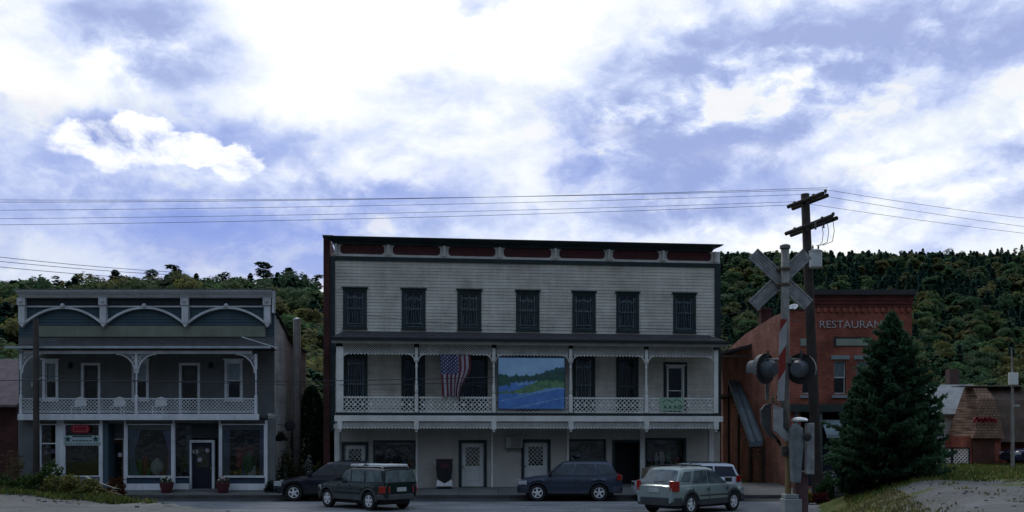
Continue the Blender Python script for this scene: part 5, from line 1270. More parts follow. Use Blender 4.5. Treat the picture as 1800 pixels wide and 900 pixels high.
for k, an in enumerate((43, -44)):
    M = Matrix.Translation((cx, S+.12+.035*k, cz)) @ Matrix.Rotation(R(an), 4, 'Y')
    m = MB(M); m.box(-.64, .64, 0, .012, -.112, .112); m.box(-.64, .64, -.02, -.001, -.112, -.09); m.box(-.64, .64, -.02, -.001, .09, .112)
    for q_ in (-.045, 0, .045): m.box(-.60, .60, -.008, -.001, q_-.008, q_+.008)
    m.build('crossbuck_blade', gback, SG, bevel=.003)
for yy_ in (473, 500):
    m = MB(); z = sp_(0, yy_).z; m.lathe([(.092, -.018), (.092, .018)], (mx_, S, z), 16); m.box(mx_-.12, mx_+.06, S+.05, S+.115, z-.015, z+.015); m.build('mast_clamp', mat('clamp_brown', (.10, .07, .05), .6, .3, 5), SG)
z = sp_(0, 633).z; m = MB(); m.tube([(mx_-.36, S-.02, z), (mx_+.36, S-.02, z)], .03, 8); m.lathe([(.12, -.06), (.12, .06)], (mx_, S, z), 12); m.build('light_crossarm', gmast, SG)
lampm = mat('signal_black', (.025, .027, .03), .5, .3, 3)
for s_, px_ in ((-1, 1345), (1, 1407)):
    c = sp_(px_, 649); M = Matrix.Translation((c.x, S-.02, c.z)) @ Matrix.Rotation(R(-38*s_), 4, 'Z')
    m = MB(M); m.lathe([(.255, 0), (.255, .012)], (0, 0, 0), 28, 'y'); h_ = m.build('signal_light', lampm, SG)
    m = MB(M); m.lathe([(.10, -.2), (.14, -.14), (.15, -.003)], (0, 0, 0), 18, 'y'); m.build('housing', mat('housing_grey', (.075, .09, .105), .5, .3, 4), h_, smooth=False)
    m = MB(M)
    for j in range(14):
        a0_, a1_ = PI*j/14*1.25-.4, PI*(j+1)/14*1.25-.4; p = lambda a, r_, yv: (r_*math.cos(a), yv, r_*math.sin(a))
        m.poly([p(a0_, .262, -.02), p(a1_, .262, -.02), p(a1_, .248, .08), p(a0_, .248, .08)])
        m.poly([p(a0_, .17, .0), p(a1_, .17, .0), p(a1_, .16, .28), p(a0_, .16, .28)])
    m.build('hood', MATS['case_grey_dark'] if 'case_grey_dark' in MATS else mat('case_grey_dark', (.14, .15, .155), .7, .4, 6), h_, fixn=False)
    m = MB(M); m.lathe([(.10, .013), (.09, .03)], (0, 0, 0), 16, 'y'); m.build('lens', mat('red_lens', (.25, .01, .01), .15, .1, 3, spec=.6), h_)
    m = MB(); m.tube([(mx_+s_*.3, S-.02, z), (c.x-s_*.02, S-.1, z+.14), (c.x, S-.14, c.z)], .02, 6); m.build('conduit', lampm, h_)
# gate arm standing up with red and white stripes
red = mat('gate_red', (.20, .022, .02), .6, .2, 4); wht = mat('gate_white', (.30, .31, .32), .6, .2, 4)
zlo, zhi = sp_(0, 706).z, sp_(0, 566).z; xg = sp_(1361, 0).x; GA = Matrix.Translation((xg, S-.42, zlo)) @ Matrix.Rotation(R(2), 4, 'Y')
m = MB(GA); H = zhi-zlo; nb = 6
edges = [0, .20, .31, .52, .62, .92, 1.0]; sk = .09
bnd = [e*H for e in edges]
for k in range(6):
    m.cur = [1, 1, 0, 0, 1, 0][k]; za_, zb_ = bnd[k], bnd[k+1]; w0 = .055
    m.prism([(-w0, za_-(sk if k else 0)), (w0, za_+(sk if k else 0)), (w0, zb_+(sk if k < 5 else 0)), (-w0, zb_-(sk if k < 5 else 0))], 'y', 0, .02)
m.build('gate_arm', [red, wht], SG, label='upright red and white striped gate arm')
m = MB(); c = sp_(1353, 680); m.box(c.x-.03, c.x+.03, S+.15, S+.2, c.z-.22, c.z+.12); m.build('arm_bracket', gmast, SG)
m = MB(); P = [sp_(1357, 712), sp_(1374, 718), sp_(1374, 752), sp_(1392, 772), sp_(1380, 776), sp_(1357, 756)]
m.prism([(p.x, p.z) for p in P], 'y', S-.10, S-.06); m.build('mechanism_plate', gback, SG, bevel=.005)
m = MB(); P = [sp_(*p) for p in ((1358, 708), (1346, 711), (1339, 720), (1340, 745), (1350, 763), (1372, 776), (1378, 790), (1371, 775), (1356, 757), (1356, 715))]
m.prism([(p.x, p.z) for p in P], 'y', S+.02, S+.12); m.build('counterweight', mat('counterweight_dark', (.05, .055, .06), .6, .3, 3), SG, bevel=.01)
m = MB(); rnd = random.Random(3)
for k in range(9): p = sp_(1352+rnd.uniform(0, 22), 706+rnd.uniform(-8, 8), -.1); m.lathe([(.015, 0), (.03, .02), (.02, .05)], p, 7)
m.build('bolts', mat('bolt_rust', (.14, .10, .06), .7), SG)
c0, c1 = sp_(1386, 848), sp_(1402, 748); m = MB()
m.prism([(c0.x, c0.z), (c1.x-.02, c0.z), (c1.x+.0, c0.z+.3), (c1.x+.03, c1.z-.28), (c1.x+.02, c1.z-.05), (c1.x-.06, c1.z+.02), (c0.x+.04, c1.z+.04), (c0.x-.03, c1.z-.08), (c0.x-.03, c1.z-.3)], 'y', S-.28, S-.08)
cb_ = m.build('gate_mechanism_case', mat('case_grey', (.17, .195, .20), .65, .4, 6, .002, 30, streak=.6), SG, bevel=.025)
m = MB(); p, q_ = sp_(1410.5, 833), sp_(1425, 744); m.box(p.x, q_.x, S-.22, S-.12, p.z, q_.z); m.build('side_plate', gback, cb_, bevel=.01)
m = MB(); p = sp_(1400, 739); m.lathe([(.12, -.02), (.14, .0), (.11, .035), (.03, .05)], (p.x, S-.18, p.z), 14); m.build('lid', mat('bright_metal', (.75, .75, .75), .35, .2, 6, metal=.6), cb_)
p = sp_(1413, 768); m = MB(); m.lathe([(.07, 0), (.07, -.03), (.03, -.05)], (p.x-.03, S-.283, p.z), 12, 'y'); m.build('hub', lampm, cb_)
m = MB(); p, q_ = sp_(1396, 868), sp_(1418, 828); m.box(p.x, q_.x, S-.1, S+.1, gz-.05, q_.z); m.build('lower_case', mat('case_brown', (.11, .06, .065), .8, .4, 4), SG, bevel=.01)
m = MB(); p = sp_(1380, 795); m.box(p.x-.07, p.x+.05, S-.09, S+.02, p.z-.07, p.z+.11); m.lathe([(.03, 0), (.03, -.03)], (p.x-.02, S-.092, p.z+.02), 10, 'y'); m.build('junction_box', mat('junction_dark', (.06, .05, .04), .6), SG, bevel=.01)
m = MB(); p, q_ = sp_(1374, 0), sp_(1404, 0); m.box(p.x, q_.x, S-.2, S+.12, gz-.15, sp_(0, 876).z); m.box(p.x+.02, q_.x-.04, S-.15, S+.1, sp_(0, 876).z+.001, sp_(0, 868).z); m.build('foundation_box', mat('foundation_grey', (.25, .27, .27), .85, .3, 3, .004, 30), SG, bevel=.015)
# ---------------------------------------------------------------- cars
def paint(name, col, metal=.35, rough=.28): return mat(name, col, rough, .10, 3, metal=metal, spec=.4, coat=.3)
cglass = mat('car_glass', (.010, .018, .030), .05, .3, 2, spec=.5); tyre = mat('tyre_rubber', (.02, .02, .021), .85, .2, 10)
rim = mat('alloy_rim', (.72, .73, .75), .4, .1, 4, metal=.15); blk = mat('black_plastic', (.022, .023, .025), .6, .25, 5)
tail = mat('tail_lamp_red', (.32, .01, .012), .2, .3, 6, spec=.6, coat=.5); headl = mat('head_lamp', (.45, .47, .5), .15, .3, 6, spec=.7, coat=.6); chrome = mat('chrome', (.6, .6, .62), .2, .1, 5, metal=.9)
platem = mat('number_plate', (.45, .47, .48), .6, .2, 10); amber = mat('amber_lamp', (.4, .15, .02), .3)
def interp(T, x):
    if x <= T[0][0]: return T[0][1]
    for (a, b), (c, d) in zip(T, T[1:]):
        if x <= c: return b+(d-b)*(x-a)/(c-a)
    return T[-1][1]
def car(label, s, body, group=None, cladding=None, cglass=cglass):
    L2 = s['L']/2; W2 = s['W']/2; wf, wr = s['wf'], s['wr']; r = s['r']; ar = r+.07; sill = s['sill']; belt = s['belt']
    t = thing(s.get('name', 'parked_car'), label, 'car', (0, 0, 0), group)
    X = sorted(set([round(-L2+k*s['L']/56, 3) for k in range(57)]+[round(c+sg*ar*math.cos(a), 3) for c in (wf, wr) for sg in (-1, 1) for a in [PI/2*j/6 for j in range(7)]]))
    def zb(x):
        z = sill+(.10*ss(L2-.5, L2, abs(x)))
        for c in (wf, wr):
            if abs(x-c) < ar: z = max(z, r+math.sqrt(ar*ar-(x-c)**2))
        return z
    def hw(x):
        e = max(0, (abs(x)-(L2-.75))/.75); return W2*(1-.17*e**2.2)
    def zt(x): return interp(s['top'], x)
    def sec(x):
        b, T, h = zb(x), zt(x), hw(x); mid = b+(T-b)*.45
        return [(x, 0, b), (x, h*.9, b), (x, h*.975, b+.05), (x, h, mid), (x, h*.99, T-.16), (x, h*.955, T-.05), (x, h*.87, T-.006), (x, h*.45, T+.02), (x, 0, T+.025)]
    m = MB(); n = 16
    for x in X:
        S_ = sec(x); m.pts(S_+[(p[0], -p[1], p[2]) for p in S_[-2:0:-1]])
    for k in range(len(X)-1): m.faces(0, [(k*n+j, k*n+(j+1)%n, (k+1)*n+(j+1)%n, (k+1)*n+j) for j in range(n)])
    m.faces(0, [tuple(range(n)), tuple((len(X)-1)*n+j for j in range(n))[::-1]])
    bo_ = m.build('body', body, t, smooth=True)
    md = bo_.modifiers.new('edge', 'EDGE_SPLIT'); md.split_angle = R(42)
    # greenhouse
    gb, gf, rf_, rb_, gr = s['g']     # unused first, roof front x, roof rear x ; base front / base rear
    xa, xb, xc, xd = s['gh']; ZR = s['H']; rw = s['rw']*W2
    T2 = [(xd, belt-.04), (xc, ZR-.05), (xc+.18, ZR-.012), ((xb+xc)/2, ZR), (xb-.25, ZR-.02), (xb, ZR-.06), (xa, belt-.04)]
    def yg(z): return W2*.90-(W2*.90-rw)*min(1, max(0, (z-belt)/(ZR-belt)))
    XX = sorted(set([p[0] for p in T2]+[xd+(xa-xd)*k/24 for k in range(25)])); m = MB(); n = 12
    for x in XX:
        T = interp(T2, x); T = max(T, belt-.04); S_ = [(x, 0, belt-.06), (x, yg(belt), belt-.06), (x, yg(belt+(T-belt)*.5), belt-.04+(T-belt)*.5), (x, yg(T)*.995, T-.05*min(1, (T-belt)*4)), (x, yg(T)*.93, T-.008), (x, yg(T)*.5, T+.02), (x, 0, T+.025)]
        m.pts(S_+[(p[0], -p[1], p[2]) for p in S_[-2:0:-1]])
    for k in range(len(XX)-1): m.faces(0, [(k*n+j, k*n+(j+1)%n, (k+1)*n+(j+1)%n, (k+1)*n+j) for j in range(n)])
    m.faces(0, [tuple(range(n)), tuple((len(XX)-1)*n+j for j in range(n))[::-1]])
    g_ = m.build('cabin', body, t, smooth=True); md = g_.modifiers.new('edge', 'EDGE_SPLIT'); md.split_angle = R(38)
    for wpoly in s['win']:
        for sg in (-1, 1):
            m = MB(); P = [(x, sg*(yg(z)+.012), z) for x, z in wpoly]; Q = [(x, sg*(yg(z)-.01), z) for x, z in wpoly]; i = m.pts(P+Q); k = len(P)
            m.faces(i, [tuple(range(k)), tuple(range(2*k-1, k-1, -1))]+[(j, k+j, k+(j+1)%k, (j+1)%k) for j in range(k)]); m.build('side_window', cglass, g_)
    def slope_glass(x0, z0, x1, z1, nm, f):
        dx, dz = x1-x0, z1-z0; l = math.hypot(dx, dz); nx, nz_ = (dz/l, -dx/l); nx, nz_ = (nx, nz_) if nz_ > 0 else (-nx, -nz_)
        p = lambda t_: (x0+dx*t_, z0+dz*t_); m = MB(); R_ = []
        for t_, w_ in ((.08, .93), (.2, .93), (.8, .90), (.90, .86)):
            q = p(t_); y_ = yg(max(belt, q[1]))*w_
            R_.append([(q[0]+nx*.012, y_*k/4, q[1]+nz_*.012+.02*(1-(k/4)**2)) for k in range(-4, 5)])
        i = m.pts([v for a in R_ for v in a]); m.faces(i, [(a*9+b, a*9+b+1, (a+1)*9+b+1, (a+1)*9+b) for a in range(3) for b in range(8)])
        o = m.build(nm, cglass, g_, smooth=True, fixn=False); return o
    slope_glass(xa, belt-.04, xb, ZR-.06, 'windscreen', 1); slope_glass(xd, belt-.04+.02, xc, ZR-.05, 'rear_window', -1)
    for c in (wf, wr):
        for sg in (-1, 1):
            m = MB(); y0 = sg*(W2-.20); pr = [(r*.62, 0), (r*.92, 0), (r, .04), (r, .17), (r*.93, .21), (r*.66, .21), (r*.62, .19)]
            m.lathe([(a, b*sg) for a, b in pr], (c, y0-sg*.02, r), 28, 'y', cap=False); w_ = m.build('wheel', tyre, t, smooth=False)
            m = MB(); m.lathe([(r*.64, .10*sg), (r*.64, .195*sg), (r*.56, .20*sg), (r*.52, .13*sg)], (c, y0-sg*.02, r), 24, 'y', cap=False)
            for k in range(5):
                a = 2*PI*k/5+c; M = Matrix.Translation((c, y0-sg*.02, r)) @ Matrix.Rotation(a, 4, 'Y'); mm = MB(M); mm.prism([(-.045, .02), (.045, .02), (.034, r*.58), (-.034, r*.58)], 'y', sg*.15, sg*.195)
                i = m.pts(mm.v); m.faces(i, mm.f)
            m.lathe([(.07, .15*sg), (.06, .205*sg), (.02, .21*sg)], (c, y0-sg*.02, r), 12, 'y'); m.build('rim', rim, w_)
            m = MB(); m.lathe([(r*.6, .09*sg), (r*.6, .11*sg)], (c, y0-sg*.02, r), 20, 'y'); m.build('brake_disc', blk, w_)
            m = MB()                                                     # arch lip
            K = 14
            for k in range(K):
                a0_, a1_ = PI*k/K, PI*(k+1)/K; q = [(c+ar*f*math.cos(a), r+ar*f*math.sin(a)) for a, f in ((a0_, 1), (a1_, 1), (a1_, 1.0+s.get('lip', .10)), (a0_, 1.0+s.get('lip', .10)))]
                m.prism(q, 'y', sg*(W2-.03), sg*(W2+.015))
            m.build('wheel_arch', cladding or body, t)
    m = MB(); m.box(-L2+.35, L2-.35, -W2+.22, W2-.22, .22, sill+.25); m.box(wr-ar, wr+ar, -W2+.24, W2-.24, r-.1, r+ar); m.box(wf-ar, wf+ar, -W2+.24, W2-.24, r-.1, r+ar); m.build('underbody', blk, t)
    # bumpers, sill cladding
    for sg, nm in ((1, 'front_bumper'), (-1, 'rear_bumper')):
        m = MB(); K = 10; P = []
        for k in range(K+1):
            q_ = -1+2*k/K; y = q_*W2*.995; x = sg*(L2+.05-.26*abs(q_)**5); P.append((x, y))
        Q = [(x-sg*.26, y*.97) for x, y in P]
        m.prism(P+Q[::-1], 'z', s['bz'][0], s['bz'][1]); m.build(nm, cladding or body, t, bevel=.02)
    for sg in (-1, 1):
        m = MB(); m.box(wr+ar+.03, wf-ar-.03, sg*(W2-.04), sg*(W2+.012), sill-.01, sill+s.get('clad', .12))
        m.build('sill_trim', cladding or blk, t, bevel=.01)
    for sg in (-1, 1):
        m = MB(); m.box(wr+ar+.05, wf-ar+.02, sg*(W2-.01), sg*(W2+.006), sill+.30, sill+.35)
        m.build('side_trim', cladding or blk, t)
        for x in s.get('doors', []): m = MB(); m.box(x-.009, x+.009, sg*(W2-.02), sg*(W2+.003), sill+.03, belt-.10); m.build('door_gap', blk, t)
    for x in s.get('doors', [])[:-1]:
        for sg in (-1, 1): m = MB(); m.box(x+.10-.24, x+.10-.10, sg*(W2-.012), sg*(W2+.02), belt-.20, belt-.165); m.build('door_handle', cladding or body, t)
    for sg in (-1, 1):
        m = MB(); x = xa-.18; m.box(x-.06, x+.07, sg*(W2*.93), sg*(W2+.19), belt+.04, belt+.20); m.build('mirror', s.get('mirror') or blk, t, bevel=.03)
        m = MB(); z0, z1 = s['tl']; m.prism([(-L2-.012, sg*W2*.60 if s.get('tlw') else sg*W2*.72), (-L2+.03, sg*W2*.90), (-L2+.24, sg*(W2+.004)), (-L2+.24, sg*(W2-.06)), (-L2+.06, sg*W2*.7)], 'z', z0, z1); m.build('tail_light', tail, t, bevel=.015)
        m = MB(); z0, z1 = s['hl']; m.prism([(L2+.012, sg*W2*.52), (L2+.0, sg*W2*.82), (L2-.36, sg*(W2*.975)), (L2-.36, sg*(W2-.1)), (L2-.1, sg*W2*.5)], 'z', z0, z1); m.build('headlight', headl, t, bevel=.015)
    m = MB(); m.box(L2-.06, L2+.02, -W2*.5, W2*.5, s['hl'][0]+.02, s['hl'][1]-.02); m.build('grille', blk, t, bevel=.01)
    m = MB(); m.box(-L2-.03, -L2+.02, -.22, .22, s['pl'], s['pl']+.15); m.build('number_plate', platem, t)
    m = MB()
    for sg in (-1, 1):
        y = sg*rw*.86; m.tube([(xc+.15, y, ZR), (xc+.25, y, ZR+.05), (xb-.55, y, ZR+.05), (xb-.42, y, ZR-.01)], .016, 6)
    for x in s.get('bars', []): m.tube([(x, -rw*.88, ZR+.06), (x, rw*.88, ZR+.06)], .018, 6)
    m.build('roof_rack', s.get('rackm') or blk, t)
    if s.get('wiper'): m = MB(); m.tube([(xd+.02, .1, belt+.10), (xd+.1, -.35, belt+.13)], .01, 5); m.build('rear_wiper', blk, t)
    return t
def place(t, x, y, h): t.location = (x, y, 0.0); t.rotation_euler = (0, 0, math.atan2(h[1], h[0]))
# blue grey SUV
sA = dict(L=4.42, W=1.80, H=1.68, wf=1.40, wr=-1.22, r=.36, sill=.33, belt=1.06, rw=.74, g=(0,0,0,0,0), gh=(1.02, .30, -1.72, -2.08),
    top=[(-2.21, 1.0), (-2.1, 1.05), (-1.8, 1.06), (1.0, 1.05), (1.35, 1.03), (1.95, .93), (2.12, .82), (2.21, .66)],
    win=[[(.86, 1.10), (.30, 1.56), (-.17, 1.58), (-.17, 1.10)], [(-.25, 1.10), (-.25, 1.58), (-1.0, 1.58), (-1.12, 1.10)], [(-1.25, 1.13), (-1.12, 1.57), (-1.66, 1.55), (-1.90, 1.16)]],
    bz=(.34, .62), tl=(.88, 1.12), hl=(.70, .86), pl=.72, doors=[.95, -.21, -1.16], bars=[-.4, -1.1])
t = car('blue grey SUV parked at the kerb in front of the middle white door', sA, paint('blue_grey_paint', (.035, .05, .085)), 'cars along the kerb', cladding=mat('blue_grey_cladding', (.045, .055, .075), .6, .2, 4), cglass=mat('blue_car_glass', (.035, .06, .09), .06, .6, 3, spec=.5, mottle=(.012, .02, .035)))
place(t, PX(1001, 0, 43.3).x, 43.45, (-1, 0))
# navy crossover
sB = dict(sA, L=4.6, W=1.84, H=1.66, wf=1.42, wr=-1.30, gh=(.95, .05, -1.55, -2.2), top=[(-2.3, .98), (-2.15, 1.04), (-1.8, 1.06), (.9, 1.04), (1.3, 1.0), (1.9, .88), (2.15, .76), (2.3, .60)],
    win=[[(.72, 1.09), (.06, 1.52), (-.3, 1.55), (-.3, 1.10)], [(-.38, 1.10), (-.38, 1.55), (-1.1, 1.52), (-1.2, 1.10)], [(-1.3, 1.12), (-1.2, 1.51), (-1.5, 1.48), (-1.85, 1.16)]], hl=(.64, .84), tl=(.8, 1.08), bars=[], doors=[.85, -.34, -1.25])
t = car('dark navy crossover parked at the kerb behind the green SUV', sB, paint('navy_paint', (.004, .006, .018), .0, .22), 'cars along the kerb')
place(t, PX(487, 0, 43.5).x+2.33, 43.5, (-1, 0))
# white wagon
sC = dict(sA, L=4.5, W=1.76, H=1.58, wf=1.38, wr=-1.3, gh=(1.0, .35, -1.95, -2.2), top=[(-2.25, .98), (-2.1, 1.0), (-1.8, 1.0), (1.0, .98), (1.4, .95), (1.95, .85), (2.15, .75), (2.25, .6)], belt=1.0,
    win=[[(.82, 1.04), (.32, 1.45), (-.15, 1.49), (-.15, 1.04)], [(-.22, 1.04), (-.22, 1.49), (-1.05, 1.49), (-1.05, 1.04)], [(-1.12, 1.04), (-1.12, 1.49), (-1.88, 1.47), (-2.04, 1.06)]], tl=(.82, 1.1), hl=(.62, .8), bars=[-.2, -.35, -1.4], doors=[.9, -.18, -1.08])
t = car('white estate car with dark roof rack parked behind the pale green SUV', sC, paint('white_paint_car', (.60, .63, .72), .05), 'cars along the kerb')
place(t, PX(1299, 0, 43.4).x-2.3, 43.5, (-1, 0))
# dark green boxy SUV, rear three quarter
sD = dict(L=4.22, W=1.76, H=1.58, wf=1.33, wr=-1.25, r=.355, sill=.38, belt=1.02, rw=.80, g=(0,0,0,0,0), gh=(.72, .30, -1.95, -2.07),
    top=[(-2.11, 1.0), (-2.0, 1.02), (.7, 1.02), (1.9, .97), (2.05, .93), (2.11, .7)],
    win=[[(.60, 1.06), (.28, 1.47), (-.05, 1.49), (-.05, 1.06)], [(-.13, 1.06), (-.13, 1.49), (-.85, 1.49), (-.92, 1.06)], [(-1.02, 1.06), (-.95, 1.49), (-1.85, 1.48), (-1.96, 1.08)]],
    bz=(.42, .62), tl=(.66, .92), tlw=1, hl=(.68, .86), pl=.72, doors=[.62, -.09, -1.0], bars=[-.3, -1.0], lip=.17, clad=.18, wiper=1, rackm=mat('pale_rack', (.55, .56, .56), .4, .2, 4, metal=.5))
t = car('dark green boxy SUV with a pale roof rack seen from its rear left corner', sD, paint('dark_green_paint_car', (.004, .016, .015), .0, .22), None, cladding=mat('grey_cladding', (.07, .078, .08), .6, .3, 4), cglass=mat('daylit_teal_glass', (.095, .13, .135), .08, .7, 3, spec=.5, mottle=(.02, .03, .035)))  # opaque windows coloured teal for the bright street seen through them
h = Vector((-.72, .69)).normalized(); lft = Vector((-h.y, h.x)); near = PX(650, 0, 37.3); c = Vector((near.x, 37.3))-lft*.80+h*1.25; place(t, c.x, c.y, h)
rl = MB(); rl.box(-.55, .25, -.55, .55, 1.61, 1.70); rl.build('roof_board', mat('pale_roof_board', (.62, .64, .64), .6, .2, 4), t, bevel=.02)
rl = MB(); rl.box(-1.80, -.80, -.58, .52, 1.61, 1.71); rl.build('roof_board', MATS['pale_roof_board'], t, bevel=.03)
rl = MB(); rl.tube([(-.62, .62, 1.62), (-.45, .2, 1.86), (-.40, .1, 1.9)], .02, 6); rl.tube([(-.70, .6, 1.66), (-.70, -.6, 1.66)], .035, 6); rl.build('bike_carrier', blk, t)
# pale grey green SUV leaving
sE = dict(sA, L=4.45, W=1.84, H=1.66, wf=1.36, wr=-1.28, gh=(1.05, .25, -1.62, -2.10), win=[[(.90, 1.10), (.25, 1.52), (-.1, 1.55), (-.1, 1.10)], [(-.18, 1.10), (-.18, 1.55), (-.85, 1.54), (-1.1, 1.12)], [(-1.25, 1.16), (-1.02, 1.52), (-1.45, 1.5), (-1.75, 1.2)]], tl=(.84, 1.20), pl=.80, wiper=1, bars=[-.3, -1.1], lip=.14, clad=.2)
t = car('pale grey green SUV with red tail lights driving away to the right', sE, paint('pale_green_grey_paint', (.30, .37, .37), .4), None, cladding=mat('charcoal_cladding', (.05, .055, .06), .6, .25, 4), cglass=mat('reflection_pale_glass', (.11, .14, .15), .08, .7, 3, spec=.5, mottle=(.025, .035, .04)))  # opaque windows coloured paler, reflections put into the glass colour
h = Vector((.72, .69)).normalized(); rgt = Vector((h.y, -h.x)); near = PX(1212, 0, 35.4); c = Vector((near.x, 35.4))-rgt*.82+h*1.28; place(t, c.x, c.y, h)
# dark car at the right edge
sF = dict(sA, H=1.45, belt=.95, gh=(.9, .2, -1.2, -1.8), top=[(-2.21, .85), (-2.0, .93), (1.0, .93), (1.9, .82), (2.21, .6)], win=[[(.75, .98), (.2, 1.34), (-.1, 1.36), (-.1, .98)], [(-.18, .98), (-.18, 1.36), (-1.0, 1.34), (-1.35, .99)]], tl=(.68, .84), bars=[], doors=[.8, -.14], sill=.28, bz=(.3, .5), hl=(.6, .74))
t = car('dark blue car half out of the frame by the thin mast', sF, paint('deep_blue_paint', (.02, .025, .07)), None)
place(t, PX(1770, 0, 53).x+2.25, 53.2, (-1, 0)); t.location.z = ground(t.location.x, 53)-.02
# ski box and lamp bar on the green SUV: part of the car's load

# ---------------------------------------------------------------- foliage
rng = np.random.default_rng(11)
def quads(name, Cn_, size, tint, mats, parent=None, nrm=None, elong=1.0, up=.0, off=None, **k):
    """leaf sized faces: Cn_ centres (n,3), size (n,), tint (n,3)"""
    n = len(Cn_); a = rng.normal(size=(n, 3))
    if nrm is not None: a = a*.25+nrm
    a[:, 2] += up; a /= np.linalg.norm(a, axis=1)[:, None]
    b = np.cross(a, rng.normal(size=(n, 3))); b /= np.linalg.norm(b, axis=1)[:, None]; c = np.cross(a, b)
    s = size[:, None]; V = np.empty((n, 4, 3)); V[:, 0] = Cn_+b*s*elong; V[:, 1] = Cn_+c*s*.6; V[:, 2] = Cn_-b*s*elong; V[:, 3] = Cn_-c*s*.6
    V = V.reshape(-1, 3)
    if parent: V = V-np.array(root_loc(parent))
    col = np.repeat(np.concatenate([tint, np.ones((n, 1))], 1), 4, axis=0)
    me = bpy.data.meshes.new(name); nv = 4*n
    me.vertices.add(nv); me.vertices.foreach_set('co', V.ravel()); me.loops.add(nv); me.loops.foreach_set('vertex_index', np.arange(nv, dtype=np.int32))
    me.polygons.add(n); me.polygons.foreach_set('loop_start', np.arange(0, nv, 4, dtype=np.int32)); me.update()
    at = me.color_attributes.new('tint', 'FLOAT_COLOR', 'POINT'); at.data.foreach_set('color', col.ravel().astype(np.float32))
    me.materials.append(mats); me.validate(); me.update()
    o = bpy.data.objects.new(name, me); C.objects.link(o)
    if parent: o.parent = parent
    return tag(o, **k)
leafy = leafmat('leafy')
def P_conifer(h, r, n):
    t = rng.random(n)**.75*.97; wh = .78+.22*np.sin(t*h*2.2*PI); rad = r*(1-t)**.72*wh*(.45+.55*rng.random(n)**.5); a = rng.random(n)*2*PI
    ph = np.floor(a*1.3); rad *= .85+.3*np.sin(a*3+t*14)**2
    return np.stack([rad*np.cos(a), rad*np.sin(a), h*(.08+.92*t)-rad*.15], 1)
def P_decid(h, r, n, lobes=11):
    L3 = []; cs = []
    for k in range(lobes):
        a = rng.random()*2*PI; q = r*.62*rng.random()**.5; z = h*(.42+.45*rng.random()); R0 = r*(.33+.25*rng.random())
        if k == 0: a, q, z, R0 = 0, 0, h*.82, r*.45
        cs.append((q*math.cos(a), q*math.sin(a), z, R0))
    w_ = np.array([c[3]**2 for c in cs]); w_ /= w_.sum(); idx = rng.choice(lobes, n, p=w_); c = np.array(cs)[idx]
    d = rng.normal(size=(n, 3)); d /= np.linalg.norm(d, axis=1)[:, None]; d[:, 2] = np.abs(d[:, 2])*.9-.25*(rng.random(n) < .4)
    return c[:, :3]+d*(c[:, 3]*(.7+.35*rng.random(n)))[:, None]
def P_pine(h, r, n, lobes=13):
    cs = []
    for k in range(lobes):
        t = .30+.68*k/(lobes-1); a = k*2.4+rng.random(); q = r*(.95-.75*max(0, t-.45)/.55)*rng.random()**.6*.8; R0 = r*(.28+.2*rng.random())*(1.15-.45*t)
        cs.append((q*math.cos(a), q*math.sin(a), h*t, R0))
    w_ = np.array([c[3]**2 for c in cs]); w_ /= w_.sum(); idx = rng.choice(lobes, n, p=w_); c = np.array(cs)[idx]
    d = rng.normal(size=(n, 3)); d /= np.linalg.norm(d, axis=1)[:, None]; d[:, 2] *= .55
    return c[:, :3]+d*(c[:, 3]*(.55+.5*rng.random(n)))[:, None]
TINTS = {'conifer': [(.040, .10, .075), (.048, .108, .075), (.038, .092, .072), (.052, .105, .062)], 'pine': [(.045, .09, .058), (.038, .08, .056), (.055, .10, .06)],
         'decid': [(.070, .135, .055), (.060, .125, .058), (.095, .14, .055), (.15, .15, .050), (.055, .115, .055), (.14, .145, .052), (.10, .12, .05), (.08, .145, .062)]}
GEN = {'conifer': P_conifer, 'pine': P_pine, 'decid': P_decid}
def tints(base, n, v=.35): return np.array(base)[None, :]*(1+v*(rng.random((n, 1))-.5)*2)*(1+.12*(rng.random((n, 3))-.5))
trunkm = mat('bark', (.06, .05, .04), .95, .4, 3, .01, 12)
def outw(P, h, c=(0, 0, 0)):
    d = P-np.array(c)-np.array([0, 0, h*.45]); d[:, 2] = d[:, 2]*.7+h*.12; return d/np.linalg.norm(d, axis=1)[:, None]
def proto(kind, h, r, n, ls, v):
    pts = GEN[kind](h, r, n); o = quads('crown', pts, ls*(.6+.8*rng.random(n)), tints(TINTS[kind][v], n, .22), leafy, nrm=outw(pts, h))
    C.objects.unlink(o); cm = o.data; m = MB(); m.tube([(0, 0, -1), (0, 0, h*.5), (0, 0, h*.92)], [h*.02, h*.014, .03], 6)
    for k in range(5):
        a = k*1.9+v; z = h*(.35+.09*k); m.tube([(0, 0, z), (r*.35*math.cos(a), r*.35*math.sin(a), z+h*.06), (r*.6*math.cos(a), r*.6*math.sin(a), z+h*.1)], [h*.008, h*.005, .02], 4)
    o2 = m.build('trunk', trunkm); tm = o2.data; C.objects.unlink(o2); return cm, tm
NAMES = {'conifer': 'conifer_tree', 'pine': 'pine_tree', 'decid': 'broadleaf_tree'}
def plant_tree(pm, kind, x, y, z, sc, rot, label, group, sz=1.0):
    t = thing(NAMES[kind], label, 'tree', (x, y, z), group); t.scale = (sc, sc, sc*sz); t.rotation_euler = (0, 0, rot)
    for nm, me in zip(('crown', 'trunk'), pm):
        o = bpy.data.objects.new(nm, me); C.objects.link(o); o.parent = t
PR = {k: [proto(k, 12, {'conifer': 3.1, 'pine': 3.1, 'decid': 3.6}[k], 2200, .26, v) for v in range(len(TINTS[k]))] for k in TINTS}
rnd = random.Random(21)
